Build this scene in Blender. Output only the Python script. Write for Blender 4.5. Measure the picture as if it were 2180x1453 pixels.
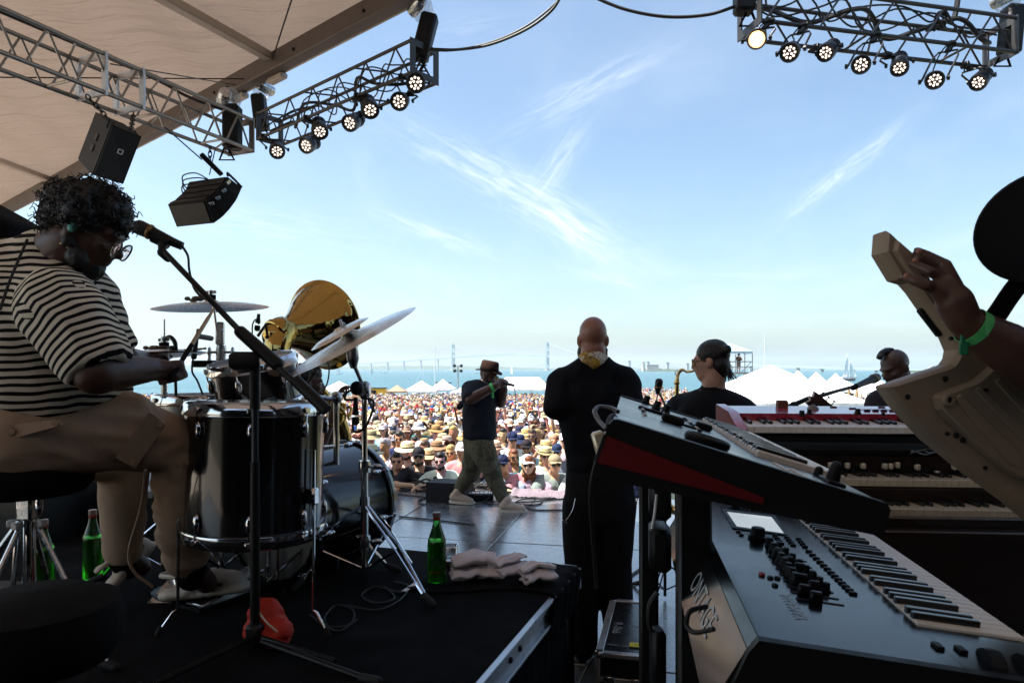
import bpy, math, random
import numpy as np
from mathutils import Vector, Matrix, noise
for _o in list(bpy.data.objects): bpy.data.objects.remove(_o)
SC = bpy.context.scene; COL = SC.collection
R = math.radians
rnd = random.Random(7)
# ---------------------------------------------------------------- camera, sky, sun, exposure
F = 2180*24/36.0; CX = 1090.0; HY = 784.0; CH = 1.6     # focal length in photo pixels, principal column, horizon row, eye height over the stage
cam = bpy.data.cameras.new('camera'); camo = bpy.data.objects.new('camera', cam); COL.objects.link(camo)
cam.lens = 24; cam.sensor_width = 36; cam.shift_y = (HY-726.5)/2180; cam.clip_start = .05; cam.clip_end = 40000
camo.location = (0, 0, CH); camo.rotation_euler = (R(90), 0, 0); SC.camera = camo
cam.dof.use_dof = True; cam.dof.focus_distance = 4.5; cam.dof.aperture_fstop = 13
SUN_EL, SUN_AZ = 60, -96         # azimuth clockwise from +Y: the sun stands to the left of the view, slightly behind
sl = bpy.data.lights.new('sun', 'SUN'); sl.energy = 4.3; sl.angle = R(.53); sl.color = (1, .95, .87)
so = bpy.data.objects.new('sun', sl); COL.objects.link(so)
SDIR = Vector((math.sin(R(SUN_AZ))*math.cos(R(SUN_EL)), math.cos(R(SUN_AZ))*math.cos(R(SUN_EL)), math.sin(R(SUN_EL))))
so.rotation_euler = (-SDIR).to_track_quat('-Z', 'Y').to_euler(); so.location = SDIR*30
W_ = bpy.data.worlds.new('World'); SC.world = W_; W_.use_nodes = True
nt = W_.node_tree; N = nt.nodes; L = nt.links
bg = N['Background']; bg.inputs['Strength'].default_value = .081
sky = N.new('ShaderNodeTexSky'); sky.sky_type = 'NISHITA'; sky.sun_disc = False
sky.sun_elevation = R(SUN_EL); sky.sun_rotation = R(SUN_AZ); sky.altitude = 0; sky.air_density = 1.0; sky.dust_density = 2.1; sky.ozone_density = 1.0
def nmath(op, a, b=None, c=None, tree=None, clamp=False):
    t = tree or nt; n = t.nodes.new('ShaderNodeMath'); n.operation = op; n.use_clamp = clamp
    for i, x in enumerate((a, b, c)):
        if x is None: continue
        if isinstance(x, (int, float)): n.inputs[i].default_value = x
        else: t.links.new(x, n.inputs[i])
    return n.outputs[0]
tc = N.new('ShaderNodeTexCoord'); sx = N.new('ShaderNodeSeparateXYZ'); L.new(tc.outputs['Generated'], sx.inputs[0])
dx, dy, dz = sx.outputs
zz = nmath('ADD', nmath('MAXIMUM', dz, 0.0), .12)
cmb = N.new('ShaderNodeCombineXYZ'); L.new(nmath('DIVIDE', dx, zz), cmb.inputs[0]); L.new(nmath('DIVIDE', dy, zz), cmb.inputs[1])
def cirrus(rot, sc, thr, wid, seed, dist=1.2):
    mp = N.new('ShaderNodeMapping'); mp.inputs['Rotation'].default_value = (0, 0, R(rot)); mp.inputs['Scale'].default_value = sc
    mp.inputs['Location'].default_value = (seed, seed*1.7, 0); L.new(cmb.outputs[0], mp.inputs[0])
    nz = N.new('ShaderNodeTexNoise'); nz.inputs['Scale'].default_value = 1; nz.inputs['Detail'].default_value = 9; nz.inputs['Roughness'].default_value = .6
    nz.inputs['Distortion'].default_value = dist; L.new(mp.outputs[0], nz.inputs['Vector'])
    mr = N.new('ShaderNodeMapRange'); mr.interpolation_type = 'SMOOTHSTEP'; mr.inputs['From Min'].default_value = thr; mr.inputs['From Max'].default_value = thr+wid
    L.new(nz.outputs['Fac'], mr.inputs['Value']); return mr.outputs[0]
wisp = nmath('MULTIPLY', cirrus(20, (.55, .22, 1), .5, .3, 3.1), cirrus(35, (5.0, .9, 1), .35, .45, 8.3, .6))
veil = nmath('MULTIPLY', cirrus(-30, (.5, .4, 1), .42, .5, 11.7), .35)
# larger wisps, each a soft streak round a direction in the sky (azimuth and height over the horizon as tangents)
az = nmath('DIVIDE', dx, nmath('MAXIMUM', dy, .05)); al = nmath('DIVIDE', dz, nmath('MAXIMUM', dy, .05))
tot = None
for (px, py, ang, ln, wd, st) in ((1090, 400, -28, 250, 42, .85), (1215, 490, -40, 110, 30, .8), (1245, 195, 27, 170, 30, .55), (1820, 345, 38, 130, 17, .75), (1190, 345, 55, 90, 26, .6),
                                  (930, 500, -22, 110, 18, .7), (1280, 590, -14, 90, 11, .5), (1600, 585, 0, 160, 12, .25), (560, 480, -8, 200, 40, .4), (1720, 430, 40, 90, 12, .35), (980, 60, 12, 120, 30, .2)):
    a = (px-CX)/F; e = (HY-py)/F; cs, sn = math.cos(R(ang)), math.sin(R(ang))
    u = nmath('SUBTRACT', az, a); w = nmath('SUBTRACT', al, e)
    p = nmath('ADD', nmath('MULTIPLY', u, cs*F/ln), nmath('MULTIPLY', w, sn*F/ln))
    q = nmath('ADD', nmath('MULTIPLY', u, -sn*F/wd), nmath('MULTIPLY', w, cs*F/wd))
    d2 = nmath('ADD', nmath('MULTIPLY', p, p), nmath('MULTIPLY', q, q))
    fv = N.new('ShaderNodeCombineXYZ'); L.new(nmath('MULTIPLY', p, ln/150), fv.inputs[0]); L.new(nmath('MULTIPLY', q, .75*wd/16), fv.inputs[1]); fv.inputs[2].default_value = px*.01
    fn_ = N.new('ShaderNodeTexNoise'); fn_.inputs['Scale'].default_value = 1.5; fn_.inputs['Detail'].default_value = 9; fn_.inputs['Roughness'].default_value = .62; fn_.inputs['Distortion'].default_value = .9; L.new(fv.outputs[0], fn_.inputs['Vector'])
    fm = N.new('ShaderNodeMapRange'); fm.interpolation_type = 'SMOOTHSTEP'; fm.inputs['From Min'].default_value = .3; fm.inputs['From Max'].default_value = .8; L.new(fn_.outputs['Fac'], fm.inputs['Value'])
    g = nmath('MULTIPLY', nmath('MULTIPLY', nmath('POWER', 2.718, nmath('MULTIPLY', d2, -1.0)), st*1.1), fm.outputs[0])
    tot = g if tot is None else nmath('ADD', tot, g)
streak = nmath('MULTIPLY', tot, nmath('GREATER_THAN', dy, .05))
cl = nmath('ADD', nmath('ADD', nmath('MULTIPLY', wisp, .35), veil), streak, clamp=True)
cl = nmath('MULTIPLY', cl, nmath('GREATER_THAN', dz, 0.0))
mx = N.new('ShaderNodeMix'); mx.data_type = 'RGBA'; L.new(nmath('MULTIPLY', cl, .58), mx.inputs['Factor']); tint = N.new('ShaderNodeVectorMath'); tint.operation = 'MULTIPLY'; L.new(sky.outputs[0], tint.inputs[0]); tint.inputs[1].default_value = (.97, 1.05, 1.04); L.new(tint.outputs[0], mx.inputs['A']); mx.inputs['B'].default_value = (6.6, 6.9, 7.2, 1)
L.new(mx.outputs['Result'], bg.inputs['Color'])
SC.view_settings.view_transform = 'Standard'; SC.view_settings.look = 'None'; SC.view_settings.gamma = 1; SC.view_settings.use_curve_mapping = False
SC.view_settings.exposure = 1.5
SC.render.engine = 'CYCLES'; cy = SC.cycles
cy.use_denoising = True; cy.max_bounces = 8; cy.diffuse_bounces = 3; cy.glossy_bounces = 4; cy.transmission_bounces = 6; cy.volume_bounces = 1; cy.transparent_max_bounces = 8
cy.caustics_reflective = False; cy.caustics_refractive = False; cy.sample_clamp_indirect = 6
# ---------------------------------------------------------------- helpers
def V(*a): return Vector(a[0] if len(a) == 1 else a)
def P(px, py, Y):                 # the point at depth Y seen along the photo pixel (px, py): used to survey real positions
    return Vector(((px-CX)/F*Y, Y, CH+(HY-py)/F*Y))
def Gd(px, py, z):                # the point of the horizontal plane z seen along (px, py)
    return P(px, py, (CH-z)*F/(py-HY))
ORG = {}
def frame(d, hint=None):
    z = d.normalized(); h = hint or (Vector((0, 0, 1)) if abs(z.z) < .9 else Vector((0, 1, 0)))
    x = h.cross(z).normalized(); y = z.cross(x); return x, y, z
def rotm(x, y, z): return Matrix((x, y, z)).transposed()
class MB:
    def __init__(s): s.v = []; s.f = []; s.m = []
    def add(s, vs, fs, mi=0):
        b = len(s.v); s.v += [Vector(v) for v in vs]; s.f += [tuple(i+b for i in f) for f in fs]; s.m += [mi]*len(fs); return s
    def hexa(s, p, mi=0): return s.add(p, [(0, 3, 2, 1), (4, 5, 6, 7), (0, 1, 5, 4), (1, 2, 6, 5), (2, 3, 7, 6), (3, 0, 4, 7)], mi)
    def box(s, c, sz, Rm=None, mi=0, bev=0):
        a, b, h = sz[0]/2, sz[1]/2, sz[2]/2; c = Vector(c); Rm = Rm or Matrix.Identity(3)
        if bev:
            k = min(bev, a*.49, b*.49, h*.49); vs = []; 
            for sx_ in (-1, 1):
                for sy_ in (-1, 1):
                    for sz_ in (-1, 1):
                        vs += [(sx_*a, sy_*(b-k), sz_*(h-k)), (sx_*(a-k), sy_*b, sz_*(h-k)), (sx_*(a-k), sy_*(b-k), sz_*h)]
            ix = lambda i, j, l, w: ((i*2+j)*2+l)*3+w
            fs = []
            fs += [(ix(0, 0, 0, 0), ix(0, 0, 1, 0), ix(0, 1, 1, 0), ix(0, 1, 0, 0)), (ix(1, 0, 0, 0), ix(1, 1, 0, 0), ix(1, 1, 1, 0), ix(1, 0, 1, 0))]
            fs += [(ix(0, 0, 0, 1), ix(1, 0, 0, 1), ix(1, 0, 1, 1), ix(0, 0, 1, 1)), (ix(0, 1, 0, 1), ix(0, 1, 1, 1), ix(1, 1, 1, 1), ix(1, 1, 0, 1))]
            fs += [(ix(0, 0, 0, 2), ix(0, 1, 0, 2), ix(1, 1, 0, 2), ix(1, 0, 0, 2)), (ix(0, 0, 1, 2), ix(1, 0, 1, 2), ix(1, 1, 1, 2), ix(0, 1, 1, 2))]
            for i in (0, 1):
                for j in (0, 1): fs += [(ix(i, j, 0, 0), ix(i, j, 0, 1), ix(i, j, 1, 1), ix(i, j, 1, 0)), (ix(i, 0, j, 0), ix(i, 0, j, 2), ix(i, 1, j, 2), ix(i, 1, j, 0)), (ix(0, i, j, 1), ix(0, i, j, 2), ix(1, i, j, 2), ix(1, i, j, 1))]
                for j in (0, 1):
                    for l in (0, 1): fs += [(ix(i, j, l, 0), ix(i, j, l, 1), ix(i, j, l, 2))]
            out = []
            for f in fs:                                 # orient outwards
                p = [Vector(vs[q]) for q in f]; n = (p[1]-p[0]).cross(p[2]-p[0]); m = sum(p, Vector())/len(p)
                out.append(f if n.dot(m) > 0 else f[::-1])
            return s.add([c+Rm @ Vector(v) for v in vs], out, mi)
        q = [(-a, -b, -h), (a, -b, -h), (a, b, -h), (-a, b, -h), (-a, -b, h), (a, -b, h), (a, b, h), (-a, b, h)]
        return s.hexa([c+Rm @ Vector(v) for v in q], mi)
    def tube(s, pts, r, n=8, caps=True, mi=0, closed=False):
        pts = [Vector(p) for p in pts]; k = len(pts); rs = r if isinstance(r, (list, tuple)) else [r]*k
        T = []
        for i in range(k):
            a = pts[(i-1) % k] if closed or i else pts[i]; b = pts[(i+1) % k] if closed or i < k-1 else pts[i]
            d = (b-a); T.append(d.normalized() if d.length > 1e-9 else Vector((0, 0, 1)))
        x = frame(T[0])[0]; vs = []
        for i in range(k):
            x = x-T[i]*x.dot(T[i]); x = x.normalized() if x.length > 1e-6 else frame(T[i])[0]; y = T[i].cross(x)
            vs += [pts[i]+(x*math.cos(2*math.pi*j/n)+y*math.sin(2*math.pi*j/n))*rs[i] for j in range(n)]
        fs = [(i*n+j, i*n+(j+1) % n, ((i+1) % k)*n+(j+1) % n, ((i+1) % k)*n+j) for i in range(k if closed else k-1) for j in range(n)]
        if caps and not closed: fs += [tuple(range(n))[::-1], tuple(range((k-1)*n, k*n))]
        return s.add(vs, fs, mi)
    def lathe(s, prof, o, ax, n=24, mi=0, hint=None):
        x, y, z = frame(Vector(ax), hint); o = Vector(o); vs = []; k = len(prof)
        for (r, h) in prof: vs += [o+z*h+(x*math.cos(2*math.pi*j/n)+y*math.sin(2*math.pi*j/n))*max(r, 1e-5) for j in range(n)]
        fs = [(i*n+j, i*n+(j+1) % n, (i+1)*n+(j+1) % n, (i+1)*n+j) for i in range(k-1) for j in range(n)]
        return s.add(vs, fs, mi)
    def ell(s, c, rad, Rm=None, n=14, k=9, mi=0):
        c = Vector(c); Rm = Rm or Matrix.Identity(3); rad = (rad,)*3 if isinstance(rad, (int, float)) else rad
        vs = [c+Rm @ Vector((0, 0, -rad[2]))]
        for i in range(1, k):
            t = -math.pi/2+math.pi*i/k
            vs += [c+Rm @ Vector((rad[0]*math.cos(t)*math.cos(2*math.pi*j/n), rad[1]*math.cos(t)*math.sin(2*math.pi*j/n), rad[2]*math.sin(t))) for j in range(n)]
        vs.append(c+Rm @ Vector((0, 0, rad[2]))); e = len(vs)-1
        fs = [(0, 1+(j+1) % n, 1+j) for j in range(n)]
        fs += [(1+i*n+j, 1+i*n+(j+1) % n, 1+(i+1)*n+(j+1) % n, 1+(i+1)*n+j) for i in range(k-2) for j in range(n)]
        fs += [(e, 1+(k-2)*n+j, 1+(k-2)*n+(j+1) % n) for j in range(n)]
        return s.add(vs, fs, mi)
    def cap(s, a, b, r0, r1=None, n=12, mi=0):
        a = Vector(a); b = Vector(b); r1 = r0 if r1 is None else r1; d = b-a; Lh = d.length
        if Lh < 1e-6: return s.ell(a, r0, n=n, mi=mi)
        pr = [(r0*math.cos(t), r0*math.sin(t)) for t in [-math.pi/2+math.pi/2*i/4 for i in range(5)]]+[(r1*math.cos(t), Lh+r1*math.sin(t)) for t in [math.pi/2*i/4 for i in range(5)]]
        return s.lathe(pr, a, d, n, mi)
    def chain(s, pts, rs, n=12):
        for i in range(len(pts)-1): s.cap(pts[i], pts[i+1], rs[i], rs[i+1], n)
        return s
    def prism(s, poly, o, ex, ey, ez, d0, d1, mi=0, inset=0, d2=None):
        o = Vector(o); n = len(poly)
        A = [o+ex*p[0]+ey*p[1]+ez*d0 for p in poly]; B = [o+ex*p[0]+ey*p[1]+ez*d1 for p in poly]
        fs = [tuple(range(n))[::-1], tuple(range(n, 2*n))]+[(i, (i+1) % n, n+(i+1) % n, n+i) for i in range(n)]
        if (ex.cross(ey).dot(ez)*(d1-d0)*sum(poly[i][0]*poly[(i+1) % n][1]-poly[(i+1) % n][0]*poly[i][1] for i in range(n))) < 0: fs = [f[::-1] for f in fs]
        return s.add(A+B, fs, mi)
    def quad(s, p, mi=0): return s.add(p, [tuple(range(len(p)))], mi)
    def build(s, name, mat, parent=None, org=None, smooth=40, label=None):
        o_ = ORG[parent.name] if parent is not None else (Vector(org) if org is not None else Vector((0, 0, 0)))
        me = bpy.data.meshes.new(name); me.from_pydata([tuple(v-o_) for v in s.v], [], s.f)
        for m in (mat if isinstance(mat, (list, tuple)) else [mat]): me.materials.append(m)
        if max(s.m, default=0): me.polygons.foreach_set('material_index', s.m)
        if smooth: me.polygons.foreach_set('use_smooth', [True]*len(me.polygons)); me.set_sharp_from_angle(angle=R(smooth))
        return link(name, me, parent, o_, label)
    def organic(s, name, mat, voxel, parent=None, org=None, sm=3, disp=None, label=None):
        o_ = ORG[parent.name] if parent is not None else (Vector(org) if org is not None else Vector((0, 0, 0)))
        me0 = bpy.data.meshes.new('tmp'); me0.from_pydata([tuple(v-o_) for v in s.v], [], s.f)
        ob = bpy.data.objects.new('tmp', me0); COL.objects.link(ob)
        m = ob.modifiers.new('r', 'REMESH'); m.mode = 'VOXEL'; m.voxel_size = voxel
        if sm: q = ob.modifiers.new('s', 'SMOOTH'); q.factor = .5; q.iterations = sm
        me = bpy.data.meshes.new_from_object(ob.evaluated_get(bpy.context.evaluated_depsgraph_get())); me.name = name
        bpy.data.objects.remove(ob); bpy.data.meshes.remove(me0)
        if disp:
            nrm = [v.normal.copy() for v in me.vertices]
            for v, n_ in zip(me.vertices, nrm): v.co += n_*disp(v.co+o_, n_)
        me.materials.clear(); me.materials.append(mat)
        me.polygons.foreach_set('use_smooth', [True]*len(me.polygons))
        return link(name, me, parent, o_, label)
def link(name, me, parent, o_, label=None):
    ob = bpy.data.objects.new(name, me); COL.objects.link(ob)
    if parent is not None: ob.parent = parent
    else: ob.location = o_
    ORG[ob.name] = o_.copy()
    if label: ob['label'] = label
    return ob
def tag(o, label=None, cat=None, group=None, kind=None):
    for k, v in (('label', label), ('category', cat), ('group', group), ('kind', kind)):
        if v: o[k] = v
    return o
def thing(name, loc, label, cat, group=None):
    o = bpy.data.objects.new(name, None); COL.objects.link(o); o.location = loc; o.empty_display_size = .1; ORG[o.name] = Vector(loc)
    return tag(o, label, cat, group)
def copy_tree(o, parent=None):
    c = o.copy(); COL.objects.link(c); c.parent = parent; ORG[c.name] = ORG[o.name]
    for ch in KIDS.get(o.name, o.children): copy_tree(ch, c)
    return c
KIDS = {}
def wob(p, s, a=1.0): return noise.noise(p*s)*a
def bez(pts, n=12):                # smooth curve through points (Catmull-Rom)
    pts = [Vector(p) for p in pts]; out = []
    q = [pts[0]*2-pts[1]]+pts+[pts[-1]*2-pts[-2]]
    for i in range(1, len(q)-2):
        for t in range(n):
            t /= n; a, b, c, d = q[i-1], q[i], q[i+1], q[i+2]
            out.append(.5*((2*b)+(c-a)*t+(2*a-5*b+4*c-d)*t*t+(3*b-a-3*c+d)*t**3))
    return out+[pts[-1]]
# ---------------------------------------------------------------- materials
MATS = {}
def mat(name, col, rough=.5, metal=0, spec=.5, bump=0, bs=60, var=0, vs=6, coat=0, emit=0, trans=0, ocol=False, rvar=0, sss=0, alpha=1, ior=1.45, stretch=None):
    m = bpy.data.materials.new(name); m.use_nodes = True; t = m.node_tree; b = t.nodes['Principled BSDF']; MATS[name] = m
    b.inputs['Base Color'].default_value = (*col, 1); b.inputs['Roughness'].default_value = rough; b.inputs['Metallic'].default_value = metal
    b.inputs['Specular IOR Level'].default_value = spec; b.inputs['Coat Weight'].default_value = coat; b.inputs['Coat Roughness'].default_value = .06
    b.inputs['Transmission Weight'].default_value = trans; b.inputs['IOR'].default_value = ior; b.inputs['Alpha'].default_value = alpha
    if emit: b.inputs['Emission Color'].default_value = (*col, 1); b.inputs['Emission Strength'].default_value = emit
    tcn = t.nodes.new('ShaderNodeTexCoord'); vec = tcn.outputs['Object']
    if stretch: mp = t.nodes.new('ShaderNodeMapping'); mp.inputs['Scale'].default_value = stretch; t.links.new(vec, mp.inputs[0]); vec = mp.outputs[0]
    src = None
    if ocol: oi = t.nodes.new('ShaderNodeObjectInfo'); src = oi.outputs['Color']; t.links.new(src, b.inputs['Base Color'])
    if var or rvar:
        nz = t.nodes.new('ShaderNodeTexNoise'); nz.inputs['Scale'].default_value = vs; nz.inputs['Detail'].default_value = 6; nz.inputs['Roughness'].default_value = .65; t.links.new(vec, nz.inputs['Vector'])
        if var:
            mr = t.nodes.new('ShaderNodeMapRange'); mr.inputs['From Min'].default_value = .25; mr.inputs['From Max'].default_value = .75; mr.inputs['To Min'].default_value = 1-var; mr.inputs['To Max'].default_value = 1+var
            t.links.new(nz.outputs['Fac'], mr.inputs['Value'])
            vm = t.nodes.new('ShaderNodeVectorMath'); vm.operation = 'SCALE'; t.links.new(mr.outputs[0], vm.inputs['Scale'])
            if src: t.links.new(src, vm.inputs[0])
            else: vm.inputs[0].default_value = col
            t.links.new(vm.outputs[0], b.inputs['Base Color'])
        if rvar:
            mr = t.nodes.new('ShaderNodeMapRange'); mr.inputs['From Min'].default_value = .3; mr.inputs['From Max'].default_value = .7; mr.inputs['To Min'].default_value = max(.02, rough-rvar); mr.inputs['To Max'].default_value = min(1, rough+rvar)
            t.links.new(nz.outputs['Fac'], mr.inputs['Value']); t.links.new(mr.outputs[0], b.inputs['Roughness'])
    if bump:
        nb = t.nodes.new('ShaderNodeTexNoise'); nb.inputs['Scale'].default_value = bs; nb.inputs['Detail'].default_value = 4; t.links.new(vec, nb.inputs['Vector'])
        bp = t.nodes.new('ShaderNodeBump'); bp.inputs['Strength'].default_value = min(1, bump); bp.inputs['Distance'].default_value = .5/bs*max(1, bump); t.links.new(nb.outputs['Fac'], bp.inputs['Height']); t.links.new(bp.outputs[0], b.inputs['Normal'])
    return m
black_metal = mat('black_metal', (.006, .006, .0065), .42, 0, .35, var=.3, vs=20, rvar=.12)
black_plastic = mat('black_plastic', (.006, .006, .0065), .5, spec=.3, bump=.15, bs=400, rvar=.1, vs=12)
black_cloth = mat('black_cloth', (.007, .007, .0085), .9, spec=.1, bump=.5, bs=90, var=.3, vs=8)
rubber = mat('rubber', (.012, .012, .012), .75, var=.2)
chrome = mat('chrome', (.72, .72, .74), .1, 1, rvar=.06, vs=30)
dull_chrome = mat('dull_chrome', (.55, .55, .56), .25, 1, rvar=.1, vs=30)
alu = mat('aluminium', (.62, .62, .63), .4, .7, rvar=.14, vs=14, var=.15)
alu_dark = mat('truss_aluminium', (.3, .275, .26), .4, .9, rvar=.12, vs=10, var=.2)
brass = mat('brass', (.5, .33, .1), .07, 1, rvar=.04, vs=5, var=.2, bump=.12, bs=5)
cable_black = mat('cable_black', (.01, .01, .011), .55)
skin_dark = mat('skin_dark', (.075, .034, .022), .42, spec=.5, bump=.12, bs=220, var=.18, vs=14)
skin_mid = mat('skin_mid', (.32, .14, .09), .4, spec=.5, bump=.12, bs=220, var=.15, vs=12)
skin_light = mat('skin_light', (.5, .27, .19), .5, spec=.4, bump=.1, bs=200, var=.12, vs=14)
hair_black = mat('hair_black', (.006, .005, .005), .5, spec=.6)
hair_brown = mat('hair_brown', (.014, .009, .007), .5, spec=.5, bump=.6, bs=60, var=.4, vs=30, stretch=(1, .25, 1))
glass_dark = mat('glass_dark', (.01, .01, .012), .05, spec=.8)
gold = mat('gold', (.8, .55, .22), .2, 1)
ivory = mat('ivory_key', (.76, .72, .65), .38, spec=.3, var=.05, vs=30)
ebony = mat('ebony_key', (.006, .006, .007), .3, coat=.25)
wood = mat('wood', (.45, .28, .14), .45, var=.25, vs=20, stretch=(1, 1, .2))
white_plastic = mat('white_plastic', (.75, .74, .72), .4, var=.08)
cloth_var = mat('cloth_any', (.5, .5, .5), .85, spec=.2, ocol=True, bump=.5, bs=22, var=.18, vs=9)
skin_var = mat('skin_any', (.5, .3, .2), .5, spec=.35, ocol=True, var=.14, vs=16)
hat_var = mat('hat_any', (.5, .4, .2), .8, spec=.2, ocol=True, bump=.4, bs=70, var=.16, vs=30)
hair_var = mat('hair_any', (.1, .05, .02), .5, spec=.5, ocol=True, bump=.8, bs=55, var=.4, vs=30, stretch=(1, 1, .2))
# ================================================================ THE LAND, THE BAY, THE FAR SHORE
def sstep(a, b, x): t = max(0, min(1, (x-a)/(b-a))); return t*t*(3-2*t)
def gz(x, y):
    z = -1.25-.035*(min(y, 63)-9) if y > 9 else -1.25
    if y > 63: z -= .0225*(y-63)
    z += 1.3*sstep(85, 130, y)*sstep(8, 20, x)*(1-sstep(40, 55, x))
    if y > 165: z -= (y-165)*.3
    return z
m_lawn = mat('lawn', (.1, .095, .05), .9, spec=.2, bump=1, bs=9, var=.45, vs=.6)
mb = MB(); ys = [0, 4, 8.2]+[9+i*3 for i in range(55)]+[176, 190]; xs = [-420, -300, -200]+[-150+i*7.5 for i in range(41)]+[200, 300, 420]
nx = len(xs)
mb.add([(x, y, gz(x, y)+.05*noise.noise(Vector((x*.1, y*.1, 0)))) for y in ys for x in xs], [(j*nx+i, j*nx+i+1, (j+1)*nx+i+1, (j+1)*nx+i) for j in range(len(ys)-1) for i in range(nx-1)])
tag(mb.build('lawn', m_lawn), kind='structure')
def water_mat():
    m = mat('bay', (.035, .12, .15), .26, spec=.35); t = m.node_tree; b = t.nodes['Principled BSDF']
    tcn = t.nodes.new('ShaderNodeTexCoord'); mp = t.nodes.new('ShaderNodeMapping'); mp.inputs['Scale'].default_value = (.35, .9, 1); t.links.new(tcn.outputs['Object'], mp.inputs[0])
    h = None
    for sc_, w in ((.05, 1.0), (.3, .6), (1.1, .35)):
        n = t.nodes.new('ShaderNodeTexNoise'); n.inputs['Scale'].default_value = sc_; n.inputs['Detail'].default_value = 5; t.links.new(mp.outputs[0], n.inputs['Vector'])
        x = nmath('MULTIPLY', n.outputs['Fac'], w/sc_, tree=t); h = x if h is None else nmath('ADD', h, x, tree=t)
    bp = t.nodes.new('ShaderNodeBump'); bp.inputs['Strength'].default_value = .85; bp.inputs['Distance'].default_value = .55; t.links.new(h, bp.inputs['Height']); t.links.new(bp.outputs[0], b.inputs['Normal'])
    return m
mb = MB(); mb.quad([(-9000, 150, -7), (9000, 150, -7), (9000, 9000, -7), (-9000, 9000, -7)])
tag(mb.build('bay_water', water_mat(), smooth=0), kind='structure')
m_tree = mat('distant_foliage', (.05, .075, .035), .9, spec=.1, var=.4, vs=.05)
m_rock = mat('shore_rock', (.3, .27, .22), .9, var=.3, vs=.2)
def ridge(name, px0, px1, Y, dep, hfun, n=120, m=None):
    mb = MB(); rows = 5
    for i in range(n+1):
        px = px0+(px1-px0)*i/n; h = hfun(i/n, px)
        for j in range(rows):
            t = j/(rows-1); yy = Y+dep*t; x = (px-CX)/F*yy
            hh = h*math.sin(min(1, t*1.3+.02)*math.pi*.5)*(1+.25*noise.noise(Vector((px*.13, j, Y))))
            mb.v.append(Vector((x, yy, -7.5+(hh if t < .99 else 0)+(.0 if j else 0)))); 
    for i in range(n):
        for j in range(rows-1): mb.f.append((i*rows+j, (i+1)*rows+j, (i+1)*rows+j+1, i*rows+j+1)); mb.m.append(0)
    return tag(mb.build(name, m or m_tree, smooth=60), kind='structure')
nz1 = lambda a, b: noise.fractal(Vector((a, b, 0)), 1, 2, 5)
ridge('far_shore', -300, 1250, 4600, 900, lambda t, px: max(1, (30+14*nz1(px*.006, 1))*(1-.75*sstep(900, 1250, px))+4*nz1(px*.08, 4)), 260)
ridge('far_coast', 1180, 3200, 5200, 900, lambda t, px: max(.5, (10+6*nz1(px*.01, 7)+3*nz1(px*.1, 4))), 200)
ridge('wooded_shore', 1915, 2900, 1350, 260, lambda t, px: 7+6*max(-.6, nz1(px*.05, 3))+5*nz1(px*.16, 9), 220)
# fort island with a light tower
il = ridge('fort_island', 1358, 1452, 2000, 160, lambda t, px: (1-abs(2*t-1)**3)*(8+5*nz1(px*.09, 2)+3*nz1(px*.3, 5)), 70)
m_stone = mat('pale_stone', (.42, .39, .35), .85, var=.15, vs=.3)
mb = MB(); b0 = P(1369.5, 790, 1990); b0.z = -7
t_ = thing('light_tower', b0, 'squat pale light tower standing on the wooded fort island', 'tower')
mb.lathe([(6, 0), (5, 14), (4.6, 24), (5.6, 24.4), (5.6, 26)], b0, (0, 0, 1), 14); mb.build('tower_shaft', m_stone, t_)
MB().lathe([(3, 26), (3, 30), (3.4, 30.2), (0, 33)], b0, (0, 0, 1), 12).build('lantern_room', m_stone, t_)
b0 = P(1389, 790, 2040); b0.z = 0
t_ = thing('fort_building', b0, 'low pale fort building half hidden in island trees', 'building')
MB().box(b0+V(0, 0, 2), (34, 12, 12)).build('wall', m_stone, t_); mb = MB(); mb.prism([(-18, 8), (18, 8), (16, 13), (-16, 13)], b0, V(1, 0, 0), V(0, 0, 1), V(0, 1, 0), -6.5, 6.5); mb.build('roof', mat('slate', (.16, .16, .17), .7), t_)
# white house on the wooded shore
m_white = mat('white_paint', (.78, .78, .76), .6, var=.06)
m_shingle = mat('grey_roof', (.2, .2, .21), .8)
for i, (px, w, lab) in enumerate(((1984, 17, 'white gabled house in front of the trees on the far right shore'), (2004, 12, 'small pale house at the end of the far right shore'))):
    b = P(px, 785, 1340); b.z = -6
    h = thing('shore_house', b, lab, 'house', 'houses on the far shore')
    MB().box(b+V(0, 0, 4), (w, 9, 8)).build('wall', m_white, h)
    mb = MB(); mb.prism([(-w/2-1, 8.2), (w/2+1, 8.2), (0, 13)], b, V(1, 0, 0), V(0, 0, 1), V(0, 1, 0), -5.5, 5.5); mb.build('roof', m_shingle, h)
    for k in range(3): MB().box(b+V((k-1)*w*.28, -4.55, 4.5), (1.4, .2, 2)).build('window', glass_dark, h)
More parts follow.
